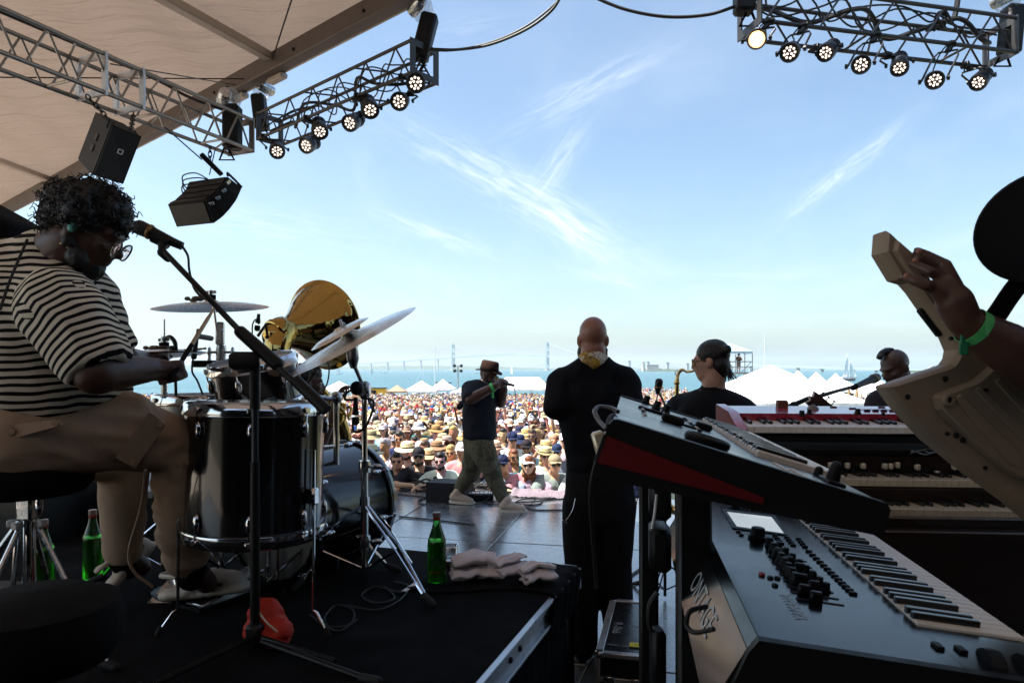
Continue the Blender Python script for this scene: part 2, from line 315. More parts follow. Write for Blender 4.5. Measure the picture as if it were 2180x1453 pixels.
# ---------------------------------------------------------------- suspension bridge
m_steel = mat('bridge_steel', (.3, .39, .4), .6); m_conc = mat('bridge_concrete', (.45, .45, .43), .8)
DK = [(560, 784, 3500), (660, 780.5, 3420), (756, 774, 3340), (860, 767.5, 3240), (964, 760, 3130), (1022, 756, 3070), (1078, 754.6, 3010), (1122, 755.4, 2960), (1165, 757.3, 2900), (1228, 760, 2760), (1340, 764.3, 2480), (1464, 769.3, 2200), (1598, 775, 1920), (1699, 778.6, 1740), (1800, 782, 1600), (1900, 783.6, 1480), (2020, 784, 1390), (2200, 784.4, 1320), (2500, 784.5, 1300)]
dk = [P(*a) for a in DK]; br = thing('suspension_bridge', V(dk[6].x, dk[6].y, -7), 'long pale suspension bridge with two tall towers crossing the bay', 'bridge')
mb = MB(); dc = bez(dk, 6); pv = []
for i, p in enumerate(dc):
    d = (dc[min(i+1, len(dc)-1)]-dc[max(i-1, 0)]); s = V(d.y, -d.x, 0).normalized()*8
    pv += [p+s, p-s, p-s-V(0, 0, 4.5), p+s-V(0, 0, 4.5)]
mb.v = pv; mb.f = [(i*4+j, i*4+(j+1) % 4, (i+1)*4+(j+1) % 4, (i+1)*4+j) for i in range(len(dc)-1) for j in range(4)]; mb.m = [0]*len(mb.f); mb.build('deck', m_steel, br, smooth=30)
def tower(c, top, d):
    s = V(d.y, -d.x, 0).normalized(); w = 9.5
    mb = MB()
    for k in (-1, 1): mb.box(c+s*w*k+V(0, 0, (top-7)/2), (5.5, 7, top+7), rotm(s, V(0, 0, 1).cross(s), V(0, 0, 1)))
    Rm = rotm(s, V(0, 0, 1).cross(s), V(0, 0, 1))
    for z, h in ((top-5, 10), (top-42, 5), (c.z+0, 6), (top-88, 5)): mb.box(c+V(0, 0, -c.z+z), (2*w-5.5, 5, h), Rm)
    for k in (-1, 1): mb.prism([(0, 0), (4.5, 0), (0, -9)] if k < 0 else [(0, 0), (0, -9), (-4.5, 0)], c+s*(w-2.75)*k+V(0, 0, -c.z+top-10), s, V(0, 0, 1), s.cross(V(0, 0, 1)), -2.4, 2.4)
    f = mb.build('tower', m_steel, br); f['label'] = 'twin legged steel bridge tower'
    MB().box(c+V(0, 0, -c.z-4.5), (30, 16, 6), Rm).build('pier_base', m_conc, br)
TL, TR = P(964, 760, 3130), P(1165, 757.3, 2900)
dirb = TR-TL
TL.z = TR.z = 0
tower(TL, 113, dirb); tower(TR, 114, dirb)
def cable(a, b, sag, n=24): return [a.lerp(b, i/n)-V(0, 0, sag*4*(i/n)*(1-i/n)) for i in range(n+1)]
s = V(dirb.y, -dirb.x, 0).normalized()*8.5
lf = P(880, 766, 3225); rt = P(1275, 761.8, 2640)
for k in (-1, 1):
    for a, b, sg in ((TL+V(0, 0, 113), TR+V(0, 0, 114), 50), (lf, TL+V(0, 0, 113), 10), (TR+V(0, 0, 114), rt, 10)):
        MB().tube(cable(a+s*k, b+s*k, sg), .55, 5).build('main_cable', m_steel, br)
for px, Y in ((640, 3440), (700, 3385), (756, 3340), (784, 3312), (822, 3276), (856, 3244), (888, 3210), (925, 3170), (1228, 2760), (1285, 2620), (1340, 2480), (1385, 2380), (1421, 2300), (1464, 2200), (1510, 2105), (1555, 2010), (1598, 1920), (1648, 1830), (1697, 1742), (1756, 1660), (1817, 1580), (1870, 1510), (1930, 1450), (2000, 1400)):
    i = min(range(len(dc)), key=lambda q: abs((dc[q].x/dc[q].y)*F+CX-px)); p = dc[i]; d = dc[min(i+1, len(dc)-1)]-dc[i-1]; sd = V(d.y, -d.x, 0).normalized(); Rm = rotm(sd, V(0, 0, 1).cross(sd), V(0, 0, 1))
    hh = p.z-4+8; mb = MB()
    if px < 900 and hh > 20:
        for k in (-1, 1): mb.box(V(p.x, p.y, -8+hh/2)+sd*5*k, (3, 4, hh), Rm)
        mb.box(V(p.x, p.y, p.z-7), (12, 4, 4), Rm)
    else: mb.box(V(p.x, p.y, -8+hh/2), (9, 3.2, hh), Rm)
    mb.build('pier', m_conc, br)
# ---------------------------------------------------------------- boats
m_hullw = mat('boat_white', (.75, .76, .78), .35); m_hulld = mat('boat_dark_red', (.09, .03, .03), .4); m_sail = mat('sail', (.85, .85, .83), .8); m_navy = mat('navy_canvas', (.02, .035, .06), .8)
def boat(b, Ln, hd, hull, label, mast=0, sails=0, cat='sailboat', group='boats out on the bay', boom=None):
    b = V(b.x, b.y, -7.0); t = thing('sailboat' if mast else 'motor_boat', b, label, cat, group); d = V(math.cos(hd), math.sin(hd), 0); n = V(-d.y, d.x, 0); U = V(0, 0, 1); mb = MB()
    st = [(-.5, .75, .9), (-.3, 1, .85), (0, 1, .8), (.25, .75, .9), (.42, .35, 1.05), (.5, .03, 1.2)]; w = Ln*.14
    for (x, k, hh) in st: mb.v += [b+d*x*Ln+n*w*k+U*hh*Ln*.11, b+d*x*Ln+n*w*k*.6-U*.3, b+d*x*Ln-n*w*k*.6-U*.3, b+d*x*Ln-n*w*k+U*hh*Ln*.11]
    for i in range(5):
        for j in range(4): mb.f.append((i*4+j, i*4+(j+1) % 4, (i+1)*4+(j+1) % 4, (i+1)*4+j)); mb.m.append(0)
    mb.f += [(0, 1, 2, 3), (20, 21, 22, 23)]; mb.m += [0, 0]; mb.build('hull', hull, t, smooth=0)
    MB().prism([(-.22*Ln, 0), (.12*Ln, 0), (.06*Ln, .09*Ln), (-.2*Ln, .09*Ln)], b+U*Ln*.09, d, U, n, -w*.6, w*.6).build('cabin', m_hullw, t)
    if mast:
        mb = MB(); mb.tube([b+d*.08*Ln+U*.5, b+d*.08*Ln+U*mast], [max(.06, mast*.009), max(.04, mast*.006)], 6); mb.build('mast', m_hullw, t)
        mb = MB()
        for a in (-.5, .5): mb.tube([b+d*a*Ln+U*Ln*.11, b+d*.08*Ln+U*mast*.97], .02*max(1, mast/14), 3)
        mb.build('stay', m_hullw, t)
    for k in range(sails):
        mb = MB(); o = b+d*(.08-.02)*Ln+U*Ln*.16; sgn = -1 if k == 0 else 1
        for i in range(9):
            q = i/8; wd = (1-q)*Ln*(.48 if k == 0 else .42)
            for j in range(5): x = j/4; mb.v.append(o+d*sgn*(x*wd+(.06*Ln if k else 0)+(q*.0))+U*q*mast*(.86 if k == 0 else .76)+n*math.sin(x*math.pi)*.08*Ln*(1-q)+d*(0 if k == 0 else -.0))
        for i in range(8):
            for j in range(4): mb.f.append((i*5+j, i*5+j+1, i*5+j+6, i*5+j+5)); mb.m.append(0)
        ob = mb.build('sail', m_sail, t); ob.modifiers.new('s', 'SOLIDIFY').thickness = .05
    if boom: mb = MB(); mb.tube([b+d*.06*Ln+U*boom[0], b-d*boom[1]+U*boom[0]], [.28, .18], 8); mb.build('furled_sail', m_navy, t)
    return t
boat(P(1800, 806, 480), 15, R(8), m_hulld, 'dark red two-sailed sailboat passing behind the white marquees', 18, 0)
sb = [o for o in COL.objects if o.name.startswith('sailboat')][-1]; b_ = ORG[sb.name]
for nm, base, pts in (('sail', V(-2.2, 0, 1.6), [(0, 0), (4.4, .1), (3.7, 17.2)]), ('sail', V(2.7, 0, 1.6), [(0, .2), (6.2, 0), (.2, 12.5)])):
    mb = MB(); n = 8; A, B, C = [Vector((x, 0, z)) for x, z in pts]
    for i in range(n+1):
        for j in range(n+1-i): p = A+(B-A)*(j/n)+(C-A)*(i/n); l = (i/n)*(j/n)*(1-i/n-j/n)*27; mb.v.append(b_+base+p+V(0, .8*l, 0))
    ix = lambda i, j: sum(n+1-q for q in range(i))+j
    for i in range(n):
        for j in range(n-i):
            mb.f.append((ix(i, j), ix(i, j+1), ix(i+1, j))); mb.m.append(0)
            if j < n-i-1: mb.f.append((ix(i, j+1), ix(i+1, j+1), ix(i+1, j))); mb.m.append(0)
    o = mb.build(nm, m_sail, sb); o.modifiers.new('s', 'SOLIDIFY').thickness = .05
boat(P(1012, 794, 1150), 11, R(20), m_hullw, 'low white motor boat on the water left of the brown hat', 0, 0, 'motorboat')
boat(P(1089, 794, 1100), 9, R(-70), m_hullw, 'small white sailboat on open water under the bridge midspan', 13, 2)
boat(P(817, 793, 1300), 12, R(10), m_hullw, 'white ferry shaped boat near the left bridge piers', 0, 0, 'motorboat')
boat(P(791, 795, 1200), 9, R(60), m_hullw, 'tiny white sailboat at the left end of the bridge', 14, 2)
boat(P(722, 797, 1000), 10, R(30), m_hullw, 'little white yacht left of every bridge pier', 15, 1)
boat(P(1540, 790, 1500), 9, R(0), m_hullw, 'white motor boat far out between sax player and scaffold', 0, 0, 'motorboat')
boat(P(1684, 792, 1300), 8, R(0), m_hullw, 'white speedboat below the low bridge deck', 0, 0, 'motorboat')
boat(P(1150, 808, 420), 9, R(15), m_hullw, 'white fishing boat on the near water beside the bald man', 5, 0, 'motorboat')
boat(P(933, 840, 190), 11, R(180), m_hullw, 'moored yacht with tall thin mast and furled navy sail', 15, 0, boom=(4.6, 3.6))
boat(P(905, 838, 230), 9, R(170), m_hullw, 'moored yacht with a slanting white spar behind white tents', 9, 0)
boat(P(1622, 812, 300), 15, R(0), m_hullw, 'moored yacht with the tallest white mast behind big marquee', 23, 0)
boat(P(1912, 800, 520), 12, R(0), m_hullw, 'faint masted yacht behind the mohawk guitarist', 22, 0)
# ---------------------------------------------------------------- tents, truck, light mast, scaffold
m_tent = mat('tent_vinyl', (.82, .82, .81), .55, spec=.4, bump=.25, bs=1.2, var=.03, vs=1)
m_tan = mat('tan_canvas', (.42, .27, .17), .8, bump=.3, bs=2); m_pink = mat('pink_canvas', (.6, .3, .42), .8)
m_sky = mat('cyan_canvas', (.08, .42, .6), .7, bump=.3, bs=3); m_blue = mat('blue_canvas', (.32, .5, .66), .7, bump=.3, bs=3)
m_pole = mat('grey_pole', (.45, .45, .45), .5, .6)
def tent(b, w, d, eh, ph, m, label, rot=0, ridge_=0, val=.28, scal=0, wall=0, group='festival tents by the water', name='marquee_tent', ly=None):
    b = Vector(b); t = thing(name, b, label, 'tent', group); cx, sn = math.cos(rot), math.sin(rot)
    T = lambda x, y, z: b+V(x*cx-y*sn, x*sn+y*cx, z)
    mb = MB(); n = 12; hw, hd = w/2, d/2
    # four roof slopes with a slight sag, as one fabric sheet from eave to peak or ridge
    ring = []
    for (x0, y0, x1, y1) in ((-hw, -hd, hw, -hd), (hw, -hd, hw, hd), (hw, hd, -hw, hd), (-hw, hd, -hw, -hd)):
        for i in range(n): q = i/n; ring.append((x0+(x1-x0)*q, y0+(y1-y0)*q))
    K = len(ring); rows = 6
    for j in range(rows+1):
        q = j/rows
        for (x, y) in ring:
            tx = max(-ridge_, min(ridge_, x)); mb.v.append(T(x+(tx-x)*q, y*(1-q), eh+(ph-eh)*(q**1.12)))
    for j in range(rows):
        for i in range(K): mb.f.append((j*K+i, j*K+(i+1) % K, (j+1)*K+(i+1) % K, (j+1)*K+i)); mb.m.append(0)
    mb.build('roof', m, t, smooth=25)
    mb = MB()
    sub = 8 if scal else 1; rr = []
    for i in range(K):
        x, y = ring[i]; x2, y2 = ring[(i+1) % K]
        for k in range(sub): rr.append((x+(x2-x)*k/sub, y+(y2-y)*k/sub, i+k/sub))
    K2 = len(rr)
    for (x, y, s_) in rr:
        dp = val
        if scal: dp = val*(.62+.38*abs(math.sin(s_*math.pi*scal/n)))
        mb.v += [T(x*1.005, y*1.005, eh+.01), T(x*1.012, y*1.012, eh-dp)]
    for i in range(K2): mb.f.append((i*2, i*2+1, ((i+1) % K2)*2+1, ((i+1) % K2)*2)); mb.m.append(0)
    mb.build('valance', m, t, smooth=0)
    for x in ((-1, 1) if w < 5 else (-1, -.33, .33, 1)):
        for y in (-1, 1): MB().tube([T(x*hw*.985, y*hd*.985, 0), T(x*hw*.985, y*hd*.985, eh)], .04, 6).build('leg', m_white, t)
    if wall:
        for (x0, y0, x1, y1) in (((-hw, hd, hw, hd),) if wall == 1 else ((-hw, hd, hw, hd), (hw, -hd, hw, hd))):
            mb = MB(); k = 24
            for i in range(k+1): q = i/k; o_ = .03*math.sin(i*2.1); mb.v += [T(x0+(x1-x0)*q*.998+o_, (y0+(y1-y0)*q)*.97+o_, 0), T(x0+(x1-x0)*q*.998, (y0+(y1-y0)*q)*.97, eh-.02)]
            for i in range(k): mb.f.append((i*2, i*2+2, i*2+3, i*2+1)); mb.m.append(0)
            mb.build('side_wall', m, t)
    return t
def gp(px, Y): x = (px-CX)/F*Y; return V(x, Y, gz(x, Y))
tent(gp(845.5, 118), 3.1, 3.1, 2.1, 3.15, m_tan, 'small tan pop-up tent between yellow truck and white tents', val=.25, name='popup_tent')
tent(gp(897, 126), 5.9, 5.9, 2.1, 3.9, m_tent, 'white peaked tent nearest the tan pop-up tent', val=.3)
tent(gp(943, 140), 5.0, 5, 2.4, 4.3, m_tent, 'white peaked tent between pink umbrella and light mast', val=.3)
tent(gp(990, 120), 5.0, 5, 1.9, 3.0, m_tent, 'low white tent behind the rapper', val=.3)
tent(gp(1112, 112), 9.4, 7, 2.6, 4.4, m_tent, 'wide white flat-ridged tent between rapper and bald man', ridge_=2.8, val=.3)
tent(gp(722, 120), 6, 6, 2.2, 3.8, m_tent, 'white peaked tent at the left behind the drum stands', val=.3)
tent(gp(1640, 37.5), 7.2, 7.2, 2.12, 4.05, m_tent, 'largest white marquee with scalloped valance behind the red keyboard', rot=R(8), scal=6, val=.36, wall=2)
for i, (px, lab) in enumerate(((1699, 'first high-peaked white tent beside the largest marquee'), (1738, 'middle high-peaked white tent in the row of three'), (1779, 'last high-peaked white tent before the sailboat'))):
    tent(gp(px, 108+i), 3.9, 3.9, 2.5, 5.0, m_tent, lab, val=.3, group='high-peaked tents in a row')
tent(gp(1790, 96), 5, 5, 2.4, 4.0, m_tent, 'low white tent in front of the high-peaked row', val=.3)
tent(gp(1868, 92), 5.5, 5, 2.3, 4.0, m_tent, 'white tent beside the mohawk guitarist', val=.3)
# pink parasol
def parasol(b, r, h, m, label, group=None):
    t = thing('parasol', b, label, 'parasol', group); MB().tube([b, b+V(0, 0, h)], .03, 6).build('pole', m_pole, t)
    mb = MB(); mb.lathe([(r, -.55), (r*.75, -.3), (r*.4, -.1), (0, 0)], b+V(0, 0, h), (0, 0, 1), 8); o = mb.build('canopy', m, t, smooth=0); o.modifiers.new('s', 'SOLIDIFY').thickness = .02; return t
parasol(gp(931, 112), 1.9, 2.9, m_pink, 'pink parasol beside the white peaked tents')
# yellow food truck
def box_truck(b, w, h, d, label):
    t = thing('food_truck', b, label, 'truck'); m_y = mat('yellow_paint', (.75, .42, .02), .4, coat=.4)
    MB().box(b+V(0, 0, h/2+.45), (w, d, h), bev=.12).build('body', m_y, t)
    MB().box(b+V(w/2+.7, 0, 1.15), (1.4, d*.95, 1.5), bev=.2).build('cab', m_y, t)
    MB().box(b+V(w/2+1.0, -.02, 1.55), (.7, d*.97, .55), bev=.05).build('windscreen', glass_dark, t)
    MB().box(b+V(-.3, -d/2-.02, h*.62+.45), (1.7, .06, .95)).build('serving_hatch', glass_dark, t)
    MB().box(b+V(1.3, -d/2-.02, h*.45+.45), (.8, .06, .6)).build('menu_board', mat('menu_green', (.2, .4, .3), .6), t)
    MB().box(b+V(0, 0, h+.5), (w*1.01, d*1.02, .1)).build('roof', black_metal, t)
    for x in (-w*.32, w*.34, w/2+.8):
        if x < w*.4 or True: MB().lathe([(.02, -.12), (.38, -.12), (.42, 0), (.38, .12), (.02, .12)], b+V(x, -d/2+.15, .42), (0, 1, 0), 14).build('wheel', rubber, t)
box_truck(gp(797, 121), 4.4, 2.1, 2.2, 'bright yellow food truck parked beside the tan tent')
# light mast
b = gp(975, 60); t = thing('light_mast', b, 'tall thin mast with four floodlights rising behind the rapper', 'light mast')
z1 = CH+(HY-777)/F*60
MB().tube([b, V(b.x, b.y, z1)], [.07, .045], 8).build('mast', m_pole, t); MB().box(V(b.x, b.y, z1-.1), (.8, .05, .05)).build('crossarm', m_pole, t); MB().box(V(b.x, b.y, z1-.52), (.75, .05, .05)).build('crossarm', m_pole, t)
for x, z in ((-.3, -.05), (.3, -.05), (-.28, -.5), (.28, -.5)): mb = MB(); mb.box(V(b.x+x, b.y-.1, z1+z), (.26, .16, .24), Matrix.Rotation(.35*(1 if x > 0 else -1), 3, 'Y'), bev=.04); mb.build('floodlight', black_metal, t)
# scaffold tower with a blue canopy
b = gp(1562, 62); t = thing('scaffold_tower', b, 'scaffold camera tower under a pale blue canopy behind the sax player', 'scaffold')
bx, by = b.x, b.y; zt = CH+(HY-752)/F*62; zf = CH+(HY-793)/F*62
for x in (-1.5, -.15, 1.35):
    for y in (-1, 1): MB().tube([V(bx+x, by+y, b.z), V(bx+x, by+y, zt if x > 1 else zt-.1)], .045, 6).build('standard', m_pole, t)
for z in (zf, zf+.5, zf+1.0, zf-1.0):
    for y in (-1, 1): MB().tube([V(bx-1.5, by+y, z), V(bx+1.35, by+y, z)], .04, 6).build('ledger', m_pole, t)
    MB().tube([V(bx+1.35, by-1, z), V(bx+1.35, by+1, z)], .04, 6).build('ledger', m_pole, t)
MB().tube([V(bx+1.2, by-1.05, zf+.95), V(bx-1.4, by-1.05, zf-1.8)], .04, 6).build('brace', m_pole, t)
MB().box(V(bx-.1, by, zf-.06), (2.9, 2, .08)).build('deck', wood, t)
mb = MB(); zc = CH+(HY-748)/F*62
mb.add([V(bx-1.9, by-1.3, zc), V(bx+1.25, by-1.3, zc), V(bx+1.25, by+1.3, zc), V(bx-1.9, by+1.3, zc), V(bx-.35, by, zc+.75)], [(0, 1, 4), (1, 2, 4), (2, 3, 4), (3, 0, 4)])
mb.build('canopy', m_blue, t, smooth=0)
mb = MB(); mb.add([V(bx-1.9, by-1.31, zc), V(bx+1.25, by-1.31, zc), V(bx+1.25, by-1.31, zc-.2), V(bx-1.9, by-1.31, zc-.2), V(bx+1.26, by-1.3, zc), V(bx+1.26, by+1.3, zc), V(bx+1.26, by+1.3, zc-.2), V(bx+1.26, by-1.3, zc-.2)], [(0, 1, 2, 3), (4, 5, 6, 7)]); mb.build('valance', m_blue, t, smooth=0)
SCAF = V(bx+.35, by-.3, zf-.02)
# beach shelters, dark hoarding and posts at the right
def shelter(b, r, label):
    t = thing('beach_shelter', b, label, 'shelter', 'cyan beach shelters'); mb = MB(); mb.lathe([(r, 0), (r*.97, r*.3), (r*.8, r*.62), (r*.45, r*.86), (0, r*.93)], b, (0, 0, 1), 16); mb.build('canopy', m_sky, t)
    mb = MB(); mb.ell(b+V(-r*.3, -r*.82, r*.4), (r*.25, r*.12, r*.25), n=10, k=6); mb.build('window', m_navy, t)
    for a in (.4, 1.6, 2.7): MB().tube([b+V(math.cos(a+q)*r*1.01*math.cos(k*.31), math.sin(a+q)*r*1.01*math.cos(k*.31), r*.94*math.sin(k*.31)) for k in range(6) for q in (0,)], .02, 5).build('rib', m_pole, t)
for px, Y, r, lab in ((1814, 74, .95, 'round cyan beach shelter nearest the microphone boom'), (1786, 82, 1.0, 'cyan beach shelter with navy window behind a standing man'), (1768, 80, .8, 'small cyan beach shelter beside the guitar headstock'), (1851, 84, .9, 'cyan beach shelter next to the mohawk guitarist'), (1838, 92, .9, 'pale cyan beach shelter behind the rest')): shelter(gp(px, Y), r, lab)
b = gp(1792, 100); t = thing('wooden_hoarding', b, 'dark brown wooden hoarding below the white tents', 'fence', )
m_dwood = mat('dark_wood', (.06, .045, .035), .8, var=.3, vs=3)
for k in range(14): MB().box(b+V(-1.6+k*.247, 0, 1.25+.03*(k % 2)), (.235, .05, 1.5)).build('plank', m_dwood, t)
for k in (-1.55, 0, 1.6): MB().box(b+V(k, .06, 1.0), (.12, .1, 2.0)).build('post', m_dwood, t)
for px, Y, h, lab in ((1807, 66, 2.9, 'brown timber post standing between the beach shelters'), (1824, 70, 3.2, 'pale timber post right of the brown post'), (1406, 90, 3.4, 'pale timber post rising from the crowd near the sax')):
    b = gp(px, Y); tag(MB().tube([b, b+V(0, 0, h)], [.13, .11], 8).build('timber_post', wood, org=b), lab, 'post', 'timber posts on the lawn')
for i, (px, Y, w) in enumerate(((1848, 130, 8), (1870, 120, 6), (1835, 140, 7))):
    b = gp(px, Y); mb = MB(); mb.ell(b+V(0, 0, .5), (w/2, 1.6, .8)); o = mb.organic('rocky_mound', m_rock, .25, org=b, sm=1, disp=lambda p, n: wob(p, 1.5, .35)); tag(o, ('sandy mound of stones behind the beach shelters', 'rough stone mound next to the mohawk guitarist', 'flat stone bank behind the timber posts')[i], 'mound', 'stone mounds by the water')
# air: thin haze over the bay
m_haze = bpy.data.materials.new('haze'); m_haze.use_nodes = True; t = m_haze.node_tree; t.nodes.remove(t.nodes['Principled BSDF'])
pv = t.nodes.new('ShaderNodeVolumePrincipled'); pv.inputs['Color'].default_value = (.86, .93, 1, 1); pv.inputs['Density'].default_value = .00013; pv.inputs['Anisotropy'].default_value = .3
t.links.new(pv.outputs[0], t.nodes['Material Output'].inputs['Volume'])
HAZE = MB().box(V(0, 3900, 53), (19000, 9000, 150)).build('haze', m_haze, smooth=0); tag(HAZE, kind='stuff', label='thin pale haze lying over the bay and bridge')
# ================================================================ STAGE, RISER, CANOPY, TRUSSES
su, sv = V(math.cos(R(12)), -math.sin(R(12)), 0), V(math.sin(R(12)), math.cos(R(12)), 0)      # across and along the stage
ru, rv = V(math.cos(R(19)), -math.sin(R(19)), 0), V(math.sin(R(19)), math.cos(R(19)), 0)      # across and along the drum riser
UP = V(0, 0, 1)
def deck_mat():
    m = mat('stage_paint', (.1, .112, .125), .27, spec=1, coat=1, bump=.1, bs=22, var=.4, vs=7, rvar=.1); m.node_tree.nodes['Principled BSDF'].inputs['Coat Roughness'].default_value = .2; return m
m_deck = deck_mat(); m_skirt = mat('stage_skirt', (.012, .012, .013), .9, bump=.4, bs=12)
FRONT = 8.57
st = MB(); st.box(sv*(FRONT/2-2.02)+V(0, 0, -.64), (16, FRONT+4-.04, 1.2), rotm(su, sv, UP)); stage = tag(st.build('stage_floor', m_skirt, smooth=0), kind='structure')
pw, pd = 1.22, 2.44
mesh_panel = None
for i in range(-6, 7):
    for j in range(5):
        c = su*(i*pw+.37+.61*(j % 2)*0)+sv*(FRONT-pd*(j+.5)); Rm = rotm(su, sv, UP)
        mb = MB(); mb.box(c+V(0, 0, -.021+rnd.uniform(-.0015, .0015)), (pw-.012, pd-.012, .04), Rm @ Matrix.Rotation(rnd.uniform(-.0012, .0012), 3, 'X'), bev=.004); mb.build('deck_panel', m_deck, stage, smooth=0)
m_conc2 = mat('bounce_concrete', (.38, .32, .25), .9, bump=.5, bs=4, var=.15, vs=.5)
mb = MB(); mb.quad([(-40, -14, -1.17), (-8.2, -14, -1.17), (-8.2, 12, -1.17), (-40, 12, -1.17)]); tag(mb.build('bounce_yard', m_conc2, smooth=0), kind='structure')  # unseen pale ground added to bounce warm sunlight onto the stage
# black drapes out of view, added to keep light off the foreground
def drape(a, b, z0, z1, name, label):
    a = Vector(a); b = Vector(b); n = int((b-a).length*14); d = (b-a).normalized(); nn = V(-d.y, d.x, 0); mb = MB()
    for i in range(n+1):
        p = a.lerp(b, i/n)+nn*.05*math.sin(i*1.3+2*noise.noise(V(i*.2, 0, 0)))
        mb.v += [p+UP*z0, p+UP*z1]
    for i in range(n): mb.f.append((i*2, i*2+2, i*2+3, i*2+1)); mb.m.append(0)
    o = mb.build(name, black_cloth, org=a, smooth=80); o.modifiers.new('s', 'SOLIDIFY').thickness = .006; return tag(o, label, 'drape', 'unseen light-blocking drapes')
drape((-5.2, -3.4, 0), (5.2, -3.4, 0),  .01, 3.5, 'light_block_drape', 'unseen black drape added behind the stage to block light')
drape((5.3, -3.3, 0), (5.3, 3.2, 0), .01, 4.6, 'light_block_drape', 'unseen black drape added on the keyboard side to block light')
# drum riser
RC = V(.295, 3.175, 0); RZ = .68; rw, rd = 4.3, 2.75
m_carpet = mat('black_carpet', (.0055, .0055, .006), .95, spec=.1, bump=.7, bs=160, var=.7, vs=5)
riser = thing('drum_riser', RC-ru*rw/2-rv*rd/2, 'black carpeted drum riser with a dented silver edge rail', 'riser'); Rr = rotm(ru, rv, UP)
cc = RC-ru*rw/2-rv*rd/2
# carpet with low creases
mb = MB(); nxr, nyr = 86, 56
for j in range(nyr+1):
    for i in range(nxr+1):
        p = RC-ru*rw*(1-i/nxr)-rv*rd*(1-j/nyr); e = min(i, nxr-i, j, nyr-j); k = min(1, e/5)
        q = V(p.x, p.y, 0); z = RZ+.003+k*(.004*noise.noise(q*6)+.03*max(0, noise.noise(V(p.x*2.2, p.y*5, 3))-.2))
        mb.v.append(V(p.x, p.y, z))
mb.f = [(j*(nxr+1)+i, j*(nxr+1)+i+1, (j+1)*(nxr+1)+i+1, (j+1)*(nxr+1)+i) for j in range(nyr) for i in range(nxr)]; mb.m = [0]*len(mb.f); mb.build('carpet', m_carpet, riser, smooth=60)
MB().box(cc+UP*(RZ-.035), (rw-.01, rd-.01, .06), Rr).build('deck_board', black_metal, riser)
m_rail = mat('scuffed_aluminium', (.5, .51, .53), .38, 1, var=.35, vs=9, rvar=.18, bump=.15, bs=60)
def rail(a, b, out):
    d = (b-a).normalized(); Lr = (b-a).length; Rm = rotm(d, out, UP); m_ = (a+b)/2; mb = MB()
    mb.box(m_+out*.012+UP*(RZ-.006), (Lr, .024, .012), Rm, bev=.002); mb.box(m_+out*.005+UP*(RZ-.05), (Lr, .006, .075), Rm); mb.box(m_+out*.012+UP*(RZ-.094), (Lr, .024, .012), Rm, bev=.002)
    r_ = mb.build('edge_rail', m_rail, riser, smooth=20)
    k = .12
    while k < Lr-.05: MB().lathe([(.011, 0), (.011, .006), (.006, .009), (0, .009)], a+d*k+out*.008+UP*(RZ-.05), out, 8).build('bolt', black_metal, r_); k += .42 if int(k*10) % 2 else .1
rail(RC-rv*rd, RC, ru); rail(RC, RC-ru*rw, rv)
MB().box(RC+ru*.012-rv*.03+UP*(RZ-.05), (.03, .07, .1), Rr, bev=.006).build('corner_bracket', m_rail, riser)
for a in (0, 1, 2):
    for b in (0, 1, 2): MB().box(RC-ru*(.05+(rw-.1)*a/2)-rv*(.05+(rd-.1)*b/2)+UP*(RZ-.1)/2, (.06, .06, RZ-.12), Rr, bev=.006).build('leg', black_metal, riser)
mb = MB()
def skirt(a, b, out):
    n = int((b-a).length*16); bse = len(mb.v)
    for i in range(n+1):
        p = a.lerp(b, i/n)+out*(-.02+.012*math.sin(i*1.9)); mb.v += [p+UP*.006, p+UP*(RZ-.1)]
    for i in range(n): mb.f.append((bse+i*2, bse+i*2+2, bse+i*2+3, bse+i*2+1)); mb.m.append(0)
skirt(RC-rv*rd, RC, ru); skirt(RC, RC-ru*rw, rv); mb.build('skirt', black_cloth, riser, smooth=80)
# black mat on the stage floor beside the riser
mbm = MB(); mbm.box(V(.42, 3.2, .012), (.34, 1.9, .016), rotm(ru, rv, UP), bev=.004); tag(mbm.build('rubber_mat', rubber, org=V(.42, 3.2, .004)), 'black rubber mat on the floor beside the drum riser', 'mat')
# ---------------------------------------------------------------- canopy over the stage
def canvas_mat():
    m = mat('canopy_canvas', (.3, .235, .195), .85, spec=.2, bump=.0, var=.07, vs=1.2); t = m.node_tree; b = t.nodes['Principled BSDF']
    tcn = t.nodes.new('ShaderNodeTexCoord'); mp = t.nodes.new('ShaderNodeMapping'); mp.inputs['Rotation'].default_value = (0, 0, R(40)); mp.inputs['Scale'].default_value = (.8, 5.5, 1); t.links.new(tcn.outputs['Object'], mp.inputs[0])
    n = t.nodes.new('ShaderNodeTexNoise'); n.inputs['Scale'].default_value = 1.1; n.inputs['Detail'].default_value = 5; t.links.new(mp.outputs[0], n.inputs['Vector'])
    bp = t.nodes.new('ShaderNodeBump'); bp.inputs['Strength'].default_value = .8; bp.inputs['Distance'].default_value = .19; t.links.new(n.outputs['Fac'], bp.inputs['Height']); t.links.new(bp.outputs[0], b.inputs['Normal'])
    tr = t.nodes.new('ShaderNodeBsdfTranslucent'); tr.inputs['Color'].default_value = (.42, .32, .26, 1); t.links.new(bp.outputs[0], tr.inputs['Normal'])
    ms = t.nodes.new('ShaderNodeMixShader'); ms.inputs[0].default_value = .16; t.links.new(b.outputs[0], ms.inputs[1]); t.links.new(tr.outputs[0], ms.inputs[2]); t.links.new(ms.outputs[0], t.nodes['Material Output'].inputs['Surface'])
    return m
m_canvas = canvas_mat(); m_beam = mat('roof_beam', (.12, .095, .085), .5, .2, var=.15, vs=3); m_purlin = mat('roof_purlin', (.5, .43, .38), .5, .2, var=.1, vs=4)
ZR = 4.9
